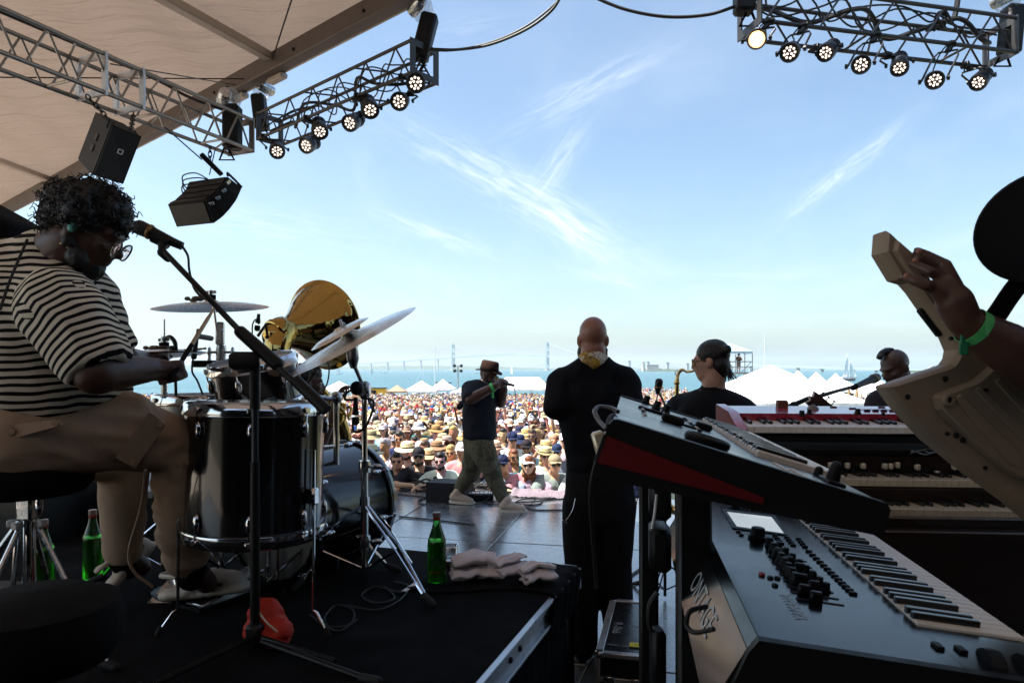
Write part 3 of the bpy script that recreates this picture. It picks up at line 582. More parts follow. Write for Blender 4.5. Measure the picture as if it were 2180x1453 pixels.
def onbeam(px): # point of the beam's lower edge seen in column px
    y = 12-.515*(px-881); Y = (ZR-CH)*F/(HY-y); return P(px, y, Y)
EA, EB = onbeam(905), onbeam(-60); ED = (EB-EA).normalized(); EB = EA+ED*17
A = V(EA.x, EA.y, 0); B = V(EB.x, EB.y, 0); Cc = V(7.2, -2.8, 0); D = V(-1.5, -7, 0); E = V(-7.5, -6, 0); G = V(7.2, -7, 0)  # unseen right and rear roof edges shaped to admit sky light
roof = thing('stage_canopy', V(-2, 1, ZR), 'taupe canvas canopy stretched over the stage on metal beams', 'canopy')
def sheet(a, b, c, d, n, m_, seed):   # bilinear patch a-b (edge) to d-c (inner)
    mb = MB()
    for j in range(m_+1):
        for i in range(n+1):
            s_, q = i/n, j/m_; p = a.lerp(b, s_).lerp(d.lerp(c, s_), q); inn = min(1, q*m_/3)
            z = ZR+.2+.055*(q*9)+inn*(-.05*math.sin(s_*n*.42)**2+.03*noise.noise(p*.9))
            mb.v.append(V(p.x, p.y, z))
    mb.f = [(j*(n+1)+i, j*(n+1)+i+1, (j+1)*(n+1)+i+1, (j+1)*(n+1)+i) for j in range(m_) for i in range(n)]; mb.m = [0]*len(mb.f)
    return mb.build('canvas', m_canvas, roof, smooth=80)
sheet(A, B, E, D, 90, 70, 1); sheet(Cc, A, D, G, 60, 60, 2)
def beam(a, b, w, h, m, name, z=ZR):
    d = (b-a).normalized(); n = V(-d.y, d.x, 0); mb = MB(); mb.box((a+b)/2+UP*(z+h/2), ((b-a).length, w, h), rotm(d, n, UP), bev=.012); return mb.build(name, m, roof, smooth=20)
inw = V(ED.y, -ED.x, 0) if V(ED.y, -ED.x, 0).y < 0 else V(-ED.y, ED.x, 0)
beam(A+inw*.07, B+inw*.07, .14, .2, m_beam, 'edge_beam'); beam(A+V(0, -.1, 0), Cc, .14, .2, m_beam, 'edge_beam')
beam(V(.8, 5.25, 0), V(5.2, 6.2, 0), .12, .2, m_beam, 'header_beam', 5.6); beam(A-inw*.012, B-inw*.012, .024, .06, m_purlin, 'lit_lip')  # pale strip paints the sunlit lower lip of the edge beam
for px, px2, py2 in ((592, 350, 0), (118, 0, 345), (1010, 800, -300), (-420, -600, 500)):
    e = onbeam(px); e.z = 0
    if px in (592, 118): q = P(px2, py2, (ZR+.14-CH)*F/(HY-py2)); dd = V(q.x-e.x, q.y-e.y, 0).normalized()
    else: dd = V(-.33, -.94, 0)
    beam(e+dd*.15, e+dd*11, .12, .09, m_purlin, 'purlin', ZR+.11)
def wire(pts, r, name, m, par, n=5): return MB().tube(pts, r, n).build(name, m, par)
wire([onbeam(606)+V(-.1, -.1, .1), P(640, -60, 5.6)], .008, 'guy_wire', black_metal, roof); wire([onbeam(545)+V(-.1, -.1, .05), P(0, 165, 6.6)], .007, 'guy_wire', black_metal, roof)
for px in (590, 510): e = onbeam(px); MB().box(e+V(0, 0, -.03), (.3, .09, .06), rotm(ED, inw, UP), bev=.01).build('clamp_plate', m_purlin, roof)
for px in (860, 800, 650, 480, 380, 200): e = onbeam(px); MB().lathe([(.018, 0), (.018, .015), (0, .02)], e+inw*.14+UP*.08, inw, 8).build('bolt', black_metal, roof)
# ---------------------------------------------------------------- trusses and lamps
def truss(name, a, b, w, h, bays, label, m=alu_dark, r=.017, endplates=True, up=UP):
    a = Vector(a); b = Vector(b); d = (b-a).normalized(); n = up.cross(d).normalized(); u = d.cross(n); Ln = (b-a).length
    t = thing(name, (a+b)/2, label, 'truss'); cor = {(i, j): n*(w/2*i)+u*(h/2*j) for i in (-1, 1) for j in (-1, 1)}
    for c in cor.values(): MB().tube([a+c, b+c], r, 10).build('chord', m, t)
    for (c0, c1) in (((-1, -1), (-1, 1)), ((1, -1), (1, 1)), ((-1, 1), (1, 1)), ((-1, -1), (1, -1))):
        for k in range(bays):
            p = a.lerp(b, k/bays); q = a.lerp(b, (k+.5)/bays); e = a.lerp(b, (k+1)/bays)
            if c0[1] == c1[1] and k % 2: continue
            MB().tube([p+cor[c0]+d*.03, q+cor[c1]], r*.52, 6).build('brace', m, t)
            if c0[1] != c1[1]: MB().tube([q+cor[c1], e+cor[c0]-d*.03], r*.52, 6).build('brace', m, t)
    for k in range(0, bays+1, 2):
        p = a.lerp(b, min(1, max(0, k/bays)))
        MB().tube([p+cor[(-1, -1)], p+cor[(1, -1)]], r*.6, 6).build('rung', m, t)
    if endplates:
        for p, s in ((a, -1), (b, 1)):
            mb = MB(); hw, hh = w/2+.02, h/2+.02
            for (x, y, sx_, sy_) in ((0, hh-.03, 2*hw, .06), (0, -hh+.03, 2*hw, .06), (hw-.03, 0, .06, 2*hh-.12), (-hw+.03, 0, .06, 2*hh-.12)): mb.box(p+d*s*.006+n*x+u*y, (sx_, sy_, .012), rotm(n, u, n.cross(u)))
            mb.build('end_plate', m, t, smooth=0)
    return t, d, n, u
def chain(par, a, b, r=.012, k=None):
    a = Vector(a); b = Vector(b); d = (b-a).normalized(); Ln = (b-a).length; k = k or max(2, int(Ln/.05)); x, y, z = frame(d); mb = MB()
    for i in range(k):
        c = a+d*(Ln*(i+.5)/k); q = x if i % 2 else y; hl = Ln/k*.68
        mb.tube([c+d*hl*math.cos(s)+q*r*1.3*math.sin(s) for s in [2*math.pi*j/8 for j in range(8)]], r*.42, 5, closed=True)
    o = mb.build('chain', black_metal, par); return o
def hoist(c, beam_p, par, tilt=0, side=1, name='chain_hoist', label='', grp='chain hoists holding the lighting trusses'):
    t = thing(name, c, label, 'hoist', grp); Rm = Matrix.Rotation(tilt, 3, 'Y')
    mb = MB(); mb.box(Vector(c)+V(side*.05, 0, -.12), (.15, .15, .42), Rm, bev=.02); mb.build('motor_case', black_plastic, t)
    mb = MB(); mb.lathe([(.0, -.1), (.055, -.1), (.06, -.08), (.06, .08), (.045, .1), (0, .1)], Vector(c)+V(-side*.02, -.02, .16), (side*.5, -.8, .1), 16); mb.build('motor_drum', dull_chrome, t)
    mb = MB(); mb.ell(Vector(c)+V(side*.02, 0, .14), (.11, .1, .12)); mb.organic('plastic_wrap', m_wrap, .02, t, sm=1, disp=lambda p, n: wob(p, 30, .018)+wob(p, 60, .012))
    mb = MB(); mb.tube([Vector(c)+V(0, 0, .22), Vector(c)+V(0, 0, .27)], .016, 6); mb.build('hook', black_metal, t)
    chain(t, Vector(c)+V(0, 0, .26), beam_p, .014); 
    mb = MB(); mb.tube([Vector(c)+V(-.02, 0, -.3), Vector(c)+V(-.08, .02, -.42), Vector(c)+V(.06, .02, -.42), Vector(c)+V(0, 0, -.3)], .012, 6); mb.build('sling', black_cloth, t)
    return t
m_wrap = mat('clear_wrap', (.6, .65, .7), .2, alpha=.3)
# truss under the roof that carries the loudspeakers
Z1 = 3.82; ta = P(-190, 10, 4.15); ta.z = Z1; tb = P(512, 299, 6.62); tb.z = Z1+.02
dirT = (tb-ta); ta = tb-dirT.normalized()*4.6
tr1, d1, n1, u1 = truss('loudspeaker_truss', ta, tb, .29, .29, 13, 'silver box truss under the canopy carrying two loudspeakers')
tm = min((tb-d1*(k*.01) for k in range(20, 400)), key=lambda p: abs(CX+p.x/p.y*F-236))
for s in (-.16, .16):
    mb = MB(); c = tm+d1*s
    for (x, y, sx_, sy_) in ((0, .14, .34, .05), (0, -.14, .34, .05), (.15, 0, .05, .24), (-.15, 0, .05, .24)): mb.box(c+n1*x+u1*y, (sx_, sy_, .02), rotm(n1, u1, n1.cross(u1)))
    mb.build('joint_frame', alu, tr1, smooth=0)
mb = MB(); mb.tube(bez([ta+u1*.16+n1*.05, tm+u1*.2, tb-d1*.6+u1*.17, tb-d1*.1+u1*.2], 10), .013, 6); mb.build('cable', cable_black, tr1)
wire([tm+u1*.16, onbeam(520)+V(-.05, -.1, .05)], .006, 'guy_wire', black_metal, tr1)
hoist(tb-d1*.17+V(0, 0, .16), onbeam(497)+V(0, 0, -.04), tr1, label='black chain hoist at the end of the loudspeaker truss', grp='chain hoists holding the lighting trusses')
# stage lamps
m_led = bpy.data.materials.new('led'); m_led.use_nodes = True; _b = m_led.node_tree.nodes['Principled BSDF']; _b.inputs['Emission Color'].default_value = (1, .8, .66, 1); _b.inputs['Emission Strength'].default_value = .62
m_ledw = m_led.copy(); m_ledw.name = 'led_warm'; m_ledw.node_tree.nodes['Principled BSDF'].inputs['Emission Color'].default_value = (1, .78, .5, 1); m_ledw.node_tree.nodes['Principled BSDF'].inputs['Emission Strength'].default_value = 4
m_face = mat('lamp_face', (.02, .02, .02), .2, coat=.5)
m_facew = mat('lamp_face_warm', (1, .5, .22), .4, emit=.9)
m_lamp = mat('lamp_black', (.014, .014, .016), .42, rvar=.1)
def par_can(fc, aim, hang, label, r=.082, warm=False, ln=.2):
    """face centre, direction the lamp points, clamp point on the truss"""
    fc = Vector(fc); ax = Vector(aim).normalized(); t = thing('stage_lamp', fc, label, 'stage lamp', 'round LED lamps hanging from the lighting trusses')
    back = fc-ax*ln; mb = MB()
    mb.lathe([(r*.8, .012), (r*.98, .02), (r, 0), (r*.97, -.05), (r*.86, -.1), (r*.8, -.11), (r*.72, -ln*.85), (r*.55, -ln), (0, -ln)], fc, ax, 20); mb.build('housing', m_lamp, t, smooth=35)
    x, y, z = frame(ax)
    for k in range(7):
        mb = MB(); mb.lathe([(r*.8, -.0025), (r*.86, -.0025), (r*.86, .0025), (r*.8, .0025)], fc-ax*(.112+k*.011), ax, 16); mb.build('cooling_fin', m_lamp, t)
    MB().lathe([(0, .004), (r*.86, .004)], fc, ax, 20).build('face_plate', m_facew if warm else m_face, t)
    pos = [(.22*math.cos(a), .22*math.sin(a)) for a in (.5, 2.6, 4.7)]+[(.52*math.cos(a*.698+.35), .52*math.sin(a*.698+.35)) for a in range(9)]
    rl = abs(fc.x*7.3) % 6.28; pos = [(a_*math.cos(rl)-b_*math.sin(rl), a_*math.sin(rl)+b_*math.cos(rl)) for a_, b_ in pos]
    for (px_, py_) in pos:
        MB().lathe([(0, .012), (r*.1, .011), (r*.135, .006)], fc+x*px_*r*1.02+y*py_*r*1.02, ax, 8).build('led', m_ledw if warm else m_led, t)
    side = ax.cross(UP).normalized(); piv = fc-ax*ln*.38; hang = Vector(hang); top = piv+(hang-piv).normalized()*max(.1, (hang-piv).length-.07); uu = (top-piv).normalized(); w = r*1.22
    mb = MB(); mb.tube([piv+side*w-uu*.0, piv+side*w+uu*(top-piv).length*.8, piv+side*w*.75+(top-piv), piv-side*w*.75+(top-piv), piv-side*w+uu*(top-piv).length*.8, piv-side*w], .0085, 6); mb.build('yoke', m_lamp, t)
    for s in (-1, 1): MB().lathe([(0, 0), (.02, 0), (.022, .02), (.0, .025)], piv+side*w*s*1.0, side*s, 8).build('yoke_knob', m_lamp, t)
    mb = MB(); mb.box(top+uu*.03, (.05, .035, .08), rotm(side, uu.cross(side), uu), bev=.008); mb.tube([hang+side*.03, hang-side*.03], .03, 8); mb.build('clamp', black_metal, t)
    mb = MB(); mb.tube(bez([back, back+uu*.1+side*.03, top+side*.05, hang+UP*.03], 6), .006, 5); mb.build('lamp_cable', cable_black, t)
    return t
L0, L1 = P(575, 277, 7.95), P(903, 128, 6.2); L0.z = L1.z = 4.38
m_tsilhouette = mat('silhouette_truss', (.075, .07, .068), .45, .7, rvar=.1, vs=10, var=.2)  # truss aluminium darkened in colour to read as a backlit silhouette
trL, dL, nL, uL = truss('lighting_truss', L0, L1, .3, .29, 6, 'left lighting truss hanging below the canopy edge', m_tsilhouette)
cab = lambda a, b, off, seed, r=.007: bez([a.lerp(b, i/9)+UP*(off+.1*math.sin(i*2.3+seed))+nL*.12*math.sin(i*1.7+seed) for i in range(10)], 5)
for k in range(4): MB().tube(cab(L0, L1, -.02+.03*k, k*1.9), .007 if k else .016, 5).build('cable', cable_black, trL)
hoist(P(563, 218, 8.05), onbeam(562), trL, -.12, -1, label='black chain hoist at the far end of the left lighting truss')
hoist(P(893, 52, 6.25), onbeam(893)+V(0, 0, .0), trL, .25, 1, label='black chain hoist at the near end of the left lighting truss')
def onL(px, low=True, side=1):   # truss chord point in photo column px
    best = min((L0.lerp(L1, k/200) for k in range(-6, 207)), key=lambda p: abs(CX+p.x/p.y*F-px)); return best+nL*.15*side-uL*(.145 if low else 0)
tgt = V(0, 0, 1.6)
for i, (px, py, sd, aim, lab) in enumerate((
        (590, 322, -1, (.3, -.9, -.75), 'lowest stage lamp at the far end of the left truss'), (652, 310, 1, (-.3, -.9, -.5), 'second stage lamp along the left truss from its far end'), (681, 280, -1, (.3, -.75, -.85), 'third stage lamp along the left truss, high at its back'),
        (745, 262, 1, (-.3, -.9, -.55), 'fourth stage lamp along the left truss, tilted away'), (788, 234, -1, (.32, -.75, -.8), 'fifth stage lamp along the left truss, long black body'), (850, 216, 1, (.0, -.9, -.42), 'sixth stage lamp along the left truss, glowing evenly'), (885, 177, -1, (.1, -.9, -.4), 'stage lamp nearest the right end of the left truss'))):
    h = onL(px-2, True, 1 if sd > 0 else -1); fc = P(px, py, h.y-.12); par_can(fc, aim, h, lab, r=.088)
R0, R1 = P(1597, 22, 5.4), P(2128, 96, 5.92); R0.z = R1.z = 4.42
trR, dR, nR, uR = truss('lighting_truss', R0, R1, .3, .29, 5, 'right lighting truss against the open sky', m_tsilhouette)
for k in range(4): MB().tube(bez([R0.lerp(R1, i/9)+UP*(.04+.03*k+.07*math.sin(i*2.1+k*1.7))+nR*.12*math.sin(i*1.5+k) for i in range(10)], 5), .008 if k else .02, 5).build('cable', cable_black, trR)
hoist(P(1598, -60, 5.4), P(1598, -140, 5.4), trR, 0, -1, label='chain hoist over the left end of the right lighting truss'); hoist(P(2140, 36, 5.92), P(2132, -40, 5.92), trR, .1, 1, label='wrapped chain hoist over the right end of the right lighting truss')
def coil(par, c, r, k, tr, name='cable_coil'):
    c = Vector(c); rr = random.Random(int(abs(c.x)*1000)); mb = MB()
    for i in range(k):
        ax = V(rr.uniform(-.4, .4), -1, rr.uniform(-.4, .4)).normalized(); x, y, z = frame(ax); q = r*rr.uniform(.75, 1.1)
        mb.tube([c+(x*math.cos(a)*q+y*math.sin(a)*q*1.15)+z*rr.uniform(-.03, .03) for a in [2*math.pi*j/18 for j in range(18)]], tr, 5, closed=True)
    return mb.build(name, cable_black, par)
coil(trR, P(2003, 42, 5.75), .055, 7, .007); mb = MB(); mb.tube(bez([P(2008, 45, 5.75), P(2030, 40, 5.74), P(2040, -10, 5.72), P(2046, -80, 5.7)], 8), .022, 6); mb.build('cable', cable_black, trR)
for k in range(3): mb = MB(); mb.tube(bez([P(1972+8*k, 66, 5.7), P(1984+4*k, 58, 5.7), P(2000, 55+4*k, 5.72)], 5), .013, 6); mb.build('plug', rubber, trR)
def onR(px, side=1):
    best = min((R0.lerp(R1, k/200) for k in range(-6, 207)), key=lambda p: abs(CX+p.x/p.y*F-px)); return best+nR*.15*side-uR*.145
for i, (px, py, sd, aim, lab, w) in enumerate((
        (1611, 84, -1, (-.28, -.9, -.42), 'stage lamp glowing warm orange at the left end of the right truss', True), (1681, 112, -1, (-.45, -.8, -.5), 'second stage lamp from the left on the right truss', False), (1758, 112, 1, (-.75, -.7, -.7), 'third stage lamp on the right truss, black body tilted', False),
        (1833, 138, -1, (-.38, -.9, -.42), 'fourth stage lamp on the right truss, bright face', False), (1915, 144, 1, (-.4, -.7, -.85), 'fifth stage lamp on the right truss, finned body showing', False), (1990, 171, -1, (-.45, -.9, -.42), 'sixth stage lamp on the right truss with wide yoke', False), (2083, 175, 1, (-.85, -.6, -.75), 'stage lamp at the right end of the right truss', False))):
    h = onR(px+4, sd); fc = P(px, py, h.y-.08); par_can(fc, aim, h, lab, r=.074, warm=w)
# cables strung between the trusses
def strung(pts, r, label): 
    q = bez([P(*p) for p in pts], 10); return tag(MB().tube(q, r, 6).build('power_cable', cable_black, org=q[0]), label, 'cable', 'cables strung between the trusses')
strung([(915, 106, 6.15), (960, 107, 6.1), (1040, 96, 6.0), (1120, 63, 5.9), (1175, 22, 5.8), (1200, -20, 5.75)], .012, 'thin black cable sagging from the left truss up out of view')
strung([(918, 104, 6.15), (985, 104, 6.1), (1060, 85, 6.0), (1130, 50, 5.9), (1190, 0, 5.8), (1215, -40, 5.75)], .009, 'second black cable looped just above the sagging one')
strung([(1250, -12, 5.6), (1330, 20, 5.55), (1420, 36, 5.5), (1510, 31, 5.45), (1580, 8, 5.4), (1600, 2, 5.4)], .013, 'black cable sagging into the left end of the right truss')
# ---------------------------------------------------------------- loudspeakers
m_grille = mat('speaker_grille', (.013, .013, .014), .55, bump=.6, bs=500); m_cab = mat('speaker_paint', (.011, .011, .013), .6, spec=.3, bump=.3, bs=250, var=.2)
f = [P(237, 265, 5.0), P(301, 291, 5.16), P(262, 392, 5.2), P(196, 372, 5.02)]; dv = P(203, 238, 5.42)-f[0]
sp = thing('hanging_loudspeaker', sum(f, V(0, 0, 0))/4, 'big black loudspeaker hung above the drummer under the truss', 'loudspeaker', 'loudspeakers flown from the truss')
mb = MB(); back = [p+dv*.98 for p in f]; mb.hexa([f[0], f[1], f[2], f[3], back[0], back[1], back[2], back[3]]); mb.build('cabinet', m_cab, sp, smooth=0)
fn = (f[1]-f[0]).cross(f[3]-f[0]).normalized(); fn = fn if fn.y < 0 else -fn; c_ = sum(f, V(0, 0, 0))/4; mb = MB(); g = [c_+(p-c_)*.95 for p in f]; mb.hexa([p+fn*.004 for p in g]+[p+fn*.02 for p in g]); mb.build('grille', m_grille, sp, smooth=0)
e1 = (f[1]-f[0]).normalized(); e2 = (f[3]-f[0]).normalized(); mb = MB(); o = P(255, 318, 5.06)+fn*.03
for a, b, w_, h_ in ((0, .0, .036, .006), (0, .03, .036, .006), (-.015, .015, .006, .03), (.015, .015, .006, .03)): mb.box(o+e1*a+e2*b, (w_, h_, .004), rotm(e1, e2, e1.cross(e2)))
mb.build('badge', white_plastic, sp, smooth=0)
sn_ = dv.normalized().cross(e2).normalized()
for q in (.3, .52): mb = MB(); pc = f[3].lerp(f[0], q+.1)+dv*.45; mb.box(pc, (.09, .05, .016), rotm(dv.normalized(), e2, dv.normalized().cross(e2).normalized())); mb.build('handle_cup', black_metal, sp)
for p, q in ((f[0]+dv*.15+e1*.03, tm-d1*.2-u1*.16), (f[1]+dv*.2-e1*.05, tm+d1*.2-u1*.16+n1*.0)): chain(sp, p, q, .013)
for px, py, Y in ((232, 270, 5.05), (286, 287, 5.2)): mb = MB(); mb.tube([P(px, py, Y)+V(.015*math.cos(a), 0, .03*math.sin(a)) for a in [k*.628 for k in range(10)]], .005, 5, closed=True); mb.build('shackle', black_metal, sp)
# curved array of four cabinets
Lv = P(357, 435, 6.49)-P(438, 425, 6.3)
Rr_ = [P(438, 425, 6.3), P(452, 418, 6.3), P(466, 405, 6.3), P(477.5, 393, 6.3), P(485, 376, 6.3)]; Ff = [P(455, 475, 6.5), P(473, 462, 6.5), P(489, 445, 6.48), P(503.5, 425, 6.46), P(515, 399, 6.44)]
la = thing('line_array_loudspeaker', Rr_[2]+Lv/2, 'curved array of four black loudspeaker cabinets hanging in the sky', 'loudspeaker', 'loudspeakers flown from the truss')
for i in range(4):
    a, b, c, d = Rr_[i].lerp(Rr_[i+1], .03), Ff[i].lerp(Ff[i+1], .03), Ff[i].lerp(Ff[i+1], .97), Rr_[i].lerp(Rr_[i+1], .97)
    mb = MB(); mb.hexa([a+Lv, b+Lv, c+Lv, d+Lv, a, b, c, d]); cbn = mb.build('cabinet', m_cab, la, smooth=0)
    ctr = (a+b+c+d)/4; ex = (b-a).normalized(); ey = (d-a).normalized(); ez = ex.cross(ey).normalized(); ez = ez if ez.dot(Lv) < 0 else -ez; ey = ez.cross(ex)
    MB().prism([(.045*math.cos(t)+(.0 if True else 0), .011*math.sin(t)) for t in [k*.524 for k in range(12)]], ctr+ex*.035, ex, ey, ez, .0, .004).build('handle_slot', black_metal, cbn, smooth=0)
    mb = MB(); mb.box(ctr-ex*.065, (.034, .045, .012), rotm(ex, ey, ez), bev=.004); mb.build('rigging_plate', dull_chrome, cbn)
    mb = MB(); mb.hexa([a+Lv*.96+(d-a)*.1-ex*.004, a+Lv*.04+(d-a)*.1-ex*.004, a+Lv*.04+(d-a)*.9-ex*.004, a+Lv*.96+(d-a)*.9-ex*.004, a+Lv*.96+(d-a)*.1-ex*.012, a+Lv*.04+(d-a)*.1-ex*.012, a+Lv*.04+(d-a)*.9-ex*.012, a+Lv*.96+(d-a)*.9-ex*.012]); mb.build('connector_panel', black_metal, cbn, smooth=0)
a, b = Rr_[0], Ff[0]; nb = (b-a).cross(Lv).normalized(); nb = nb if nb.z < 0 else -nb
mb = MB(); q = [a+Lv*.95+(b-a)*.06, a+Lv*.05+(b-a)*.06, a+Lv*.05+(b-a)*.94, a+Lv*.95+(b-a)*.94]; mb.hexa([p+nb*.002 for p in q]+[p+nb*.012 for p in q]); mb.build('grille', m_grille, la, smooth=0)
for k in range(3): mb = MB(); s0 = Rr_[k+1]+Lv*(.35+.15*k)-V(0, .03, 0); mb.tube(bez([s0, s0+V(-.06, -.1, -.03), s0+V(-.1, -.08, .08), s0+V(.0, -.04, .12), Rr_[4]+Lv*.5], 8), .006, 5); mb.build('cable', cable_black, la)
mb = MB(); q = P(428, 328, 6.2); e = P(472, 372, 6.45); d = (e-q).normalized(); mb.box((q+e)/2, ((e-q).length, .05, .09), rotm(d, V(0, 1, 0).cross(d).cross(d)*-1, V(0, 1, 0).cross(d)*1), bev=.01); mb.build('fly_bar', black_metal, la)
mb = MB(); mb.tube([Rr_[4]+V(0, 0, .01), P(484, 368, 6.35), P(500, 383, 6.42), Ff[4]], .012, 6); mb.build('fly_frame', black_metal, la)
chain(la, P(447, 345, 6.32), P(447, 312, 6.35), .013); wire([P(430, 340, 6.2), P(352, 272, 5.9)], .006, 'tether', cable_black, la); wire([P(446, 372, 6.3), P(458, 318, 6.35)], .005, 'tether', cable_black, la)
# ================================================================ DRUM KIT AND STANDS ON THE RISER
m_shell = mat('drum_shell', (.005, .005, .007), .16, coat=.5, spec=.5, bump=.04, bs=300); m_head = mat('drum_head', (.62, .6, .56), .6, var=.06); m_reso = mat('drum_head_grey', (.16, .145, .13), .5, var=.1)
m_cym = mat('cymbal_bronze', (.82, .78, .72), .24, 1, rvar=.1, vs=4, var=.12)
def _groove(m):
    t = m.node_tree; b = t.nodes['Principled BSDF']; tcn = t.nodes.new('ShaderNodeTexCoord'); w = t.nodes.new('ShaderNodeTexWave'); w.wave_type = 'RINGS'; w.rings_direction = 'SPHERICAL'; w.inputs['Scale'].default_value = 60; w.inputs['Distortion'].default_value = 1
    t.links.new(tcn.outputs['Object'], w.inputs[0]); bp = t.nodes.new('ShaderNodeBump'); bp.inputs['Strength'].default_value = .25; bp.inputs['Distance'].default_value = .002; t.links.new(w.outputs[1], bp.inputs['Height']); t.links.new(bp.outputs[0], b.inputs['Normal'])
_groove(m_cym)
def drum(name, top, ax, r, dep, lugs, label, ph=0, shell=None, heads=(None, None), legs=None, cat='drum', hoopm=None, group='drums of the black kit'):
    ax = Vector(ax).normalized(); top = Vector(top); bot = top-ax*dep; t = thing(name, bot, label, cat, group); x, y, z = frame(ax); hm = hoopm or chrome
    MB().lathe([(r, .012), (r, dep-.012)], bot, ax, 48).build('shell', shell or m_shell, t)
    MB().lathe([(0, 0), (r*.9, .0), (r*.985, -.002)], top, ax, 48).build('drum_head', heads[0] or m_head, t); MB().lathe([(r*.985, .002), (0, 0)], bot, ax, 48).build('drum_head', heads[1] or m_head, t)
    for c, s in ((top, 1), (bot, -1)):
        MB().lathe([(r*.985, -.004*s), (r+.001, -.03*s), (r+.012, -.032*s), (r+.014, -.026*s), (r+.009, -.01*s), (r+.009, .008*s), (r+.005, .012*s), (r-.003, .011*s), (r*.985, -.004*s)], c, ax, 48).build('hoop', hm, t, smooth=50)
    for k in range(lugs):
        a = 2*math.pi*k/lugs+ph; rd_ = x*math.cos(a)+y*math.sin(a); tn = ax.cross(rd_)
        for c, s in ((top, -1), (bot, 1)):
            if dep < .25 and s > 0: continue
            mb = MB(); o = c+rd_*(r+.006)+ax*s*.075; mb.ell(o, (.013, .011, .03), rotm(tn, rd_, ax), 10, 7); mb.cap(o-rd_*.012, o, .012, .01, 8); lg = mb.build('lug', chrome, t)
            MB().tube([o+rd_*.004-ax*s*.02, c+rd_*(r+.012)+ax*s*.012], .0035, 6).build('tension_rod', chrome, lg); MB().box(c+rd_*(r+.012)+ax*s*.01, (.024, .014, .02), rotm(tn, rd_, ax), bev=.003).build('claw', chrome, lg)
    if legs:
        for a in legs:
            rd_ = x*math.cos(a)+y*math.sin(a); q = bot+ax*dep*.28+rd_*(r+.02); lg = MB(); lg.tube([q+ax*.18, V(q.x, q.y, RZ+.09), V(q.x, q.y, RZ+.08)+rd_*.015, V(q.x, q.y, RZ+.015)+rd_*.06], .0055, 8); L_ = lg.build('leg', chrome, t)
            MB().box(q+ax*.02, (.035, .03, .06), rotm(ax.cross(rd_), rd_, ax), bev=.008).build('leg_bracket', chrome, L_); MB().cap(V(q.x, q.y, RZ+.012)+rd_*.062, V(q.x, q.y, RZ+.03)+rd_*.055, .011, .009, 8).build('rubber_foot', rubber, L_)
    return t
ft = P(548, 858, 2.45); ft.z = 1.47
drum('floor_tom', ft, (.015, .01, 1), .232, .455, 8, 'large black floor tom with chrome lugs nearest the drummer\'s knee', ph=.28, legs=(3.5, 5.9, 1.6))
f2 = P(437, 846, 2.98); f2.z = 1.478
drum('floor_tom', f2, (.0, .0, 1), .2, .38, 8, 'smaller floor tom partly hidden behind the large floor tom', ph=.1, legs=(.5, 2.6, 4.7), shell=mat('drum_shell_silver', (.3, .29, .27), .3, .8))
rt_ = P(536, 768, 2.82)
drum('rack_tom', rt_, (-.13, -.17, .97), .168, .2, 6, 'black rack tom tilted over the floor tom', ph=.5)
MB().tube([rt_+V(.16, .1, -.08), P(700, 822, 2.95), P(720, 900, 3.0), V(P(720, 900, 3.0).x, 3.0, 1.2)], .012, 8)
bd_f, bd_b = P(776, 1042, 3.46), P(575, 1180, 2.93); bd_f.z = bd_b.z = RZ+.285
bax = (bd_f-bd_b).normalized()
bd = drum('bass_drum', bd_b+bax*.5, bax, .272, .5, 8, 'black bass drum lying on its side behind the floor tom', ph=.2, heads=(m_shell, m_reso), hoopm=m_shell)
for s in (-1, 1):
    sd = bax.cross(UP).normalized()*s; q = bd_b+bax*.4+sd*.25-UP*.02; mb = MB(); mb.tube([q, q+sd*.12+bax*.1-UP*(q.z-RZ-.01)], .009, 8); mb.build('spur', chrome, bd)
# cymbals
def cymbal(c, n, r, label, felt=True, bell=.13, grp='cymbals of the drum kit'):
    c = Vector(c); n = Vector(n).normalized(); t = thing('cymbal', c, label, 'cymbal', grp); pr = [(.008, .0)]
    pr = [(.007, r*.13), (r*.08, r*.125), (r*bell, r*.085), (r*(bell+.05), r*.06), (r*.45, r*.045), (r*.8, r*.014), (r, -.008), (r*.8, r*.008), (r*.45, r*.038), (r*(bell+.05), r*.052), (r*bell, r*.075), (.007, r*.12)]
    MB().lathe(pr, c, n, 64).build('bronze_plate', m_cym, t, smooth=25)
    if felt:
        MB().lathe([(.0, .0), (.02, 0), (.021, .018), (.0, .02)], c+n*r*.13, n, 14).build('felt_washer', black_cloth, t); mb = MB(); mb.lathe([(.0, 0), (.009, 0), (.009, .016), (.0, .02)], c+n*(r*.13+.02), n, 10); x, y, z = frame(n); mb.box(c+n*(r*.13+.03), (.05, .008, .014), rotm(x, y, z), bev=.003); mb.build('wing_nut', chrome, t)
    return t
c1 = P(450, 652, 2.9); cymbal(c1, (-.05, -.02, 1), .232, 'nearly flat ride cymbal held high over the kit', bell=.14)
c2 = P(748, 722, 2.78); n2 = V(-.45, -.225, .865); cymbal(c2, n2, .292, 'big tilted crash cymbal in front of the brass sousaphone', bell=.12)
c3 = P(722, 706, 2.73); cymbal(c3, V(-.47, -.245, .85), .13, 'smaller splash cymbal stacked on top of the big crash', felt=False)
h0 = P(350, 755, 2.95); 
cymbal(h0+UP*.012, (-.05, .02, 1), .178, 'top hi-hat cymbal beside the drummer\'s fist'); cymbal(h0-UP*.005, (.05, .02, -1), .178, 'bottom hi-hat cymbal facing up under the top one', felt=False)
m_must = mat('percussion_shells', (.12, .08, .05), .6, var=.4, vs=30)
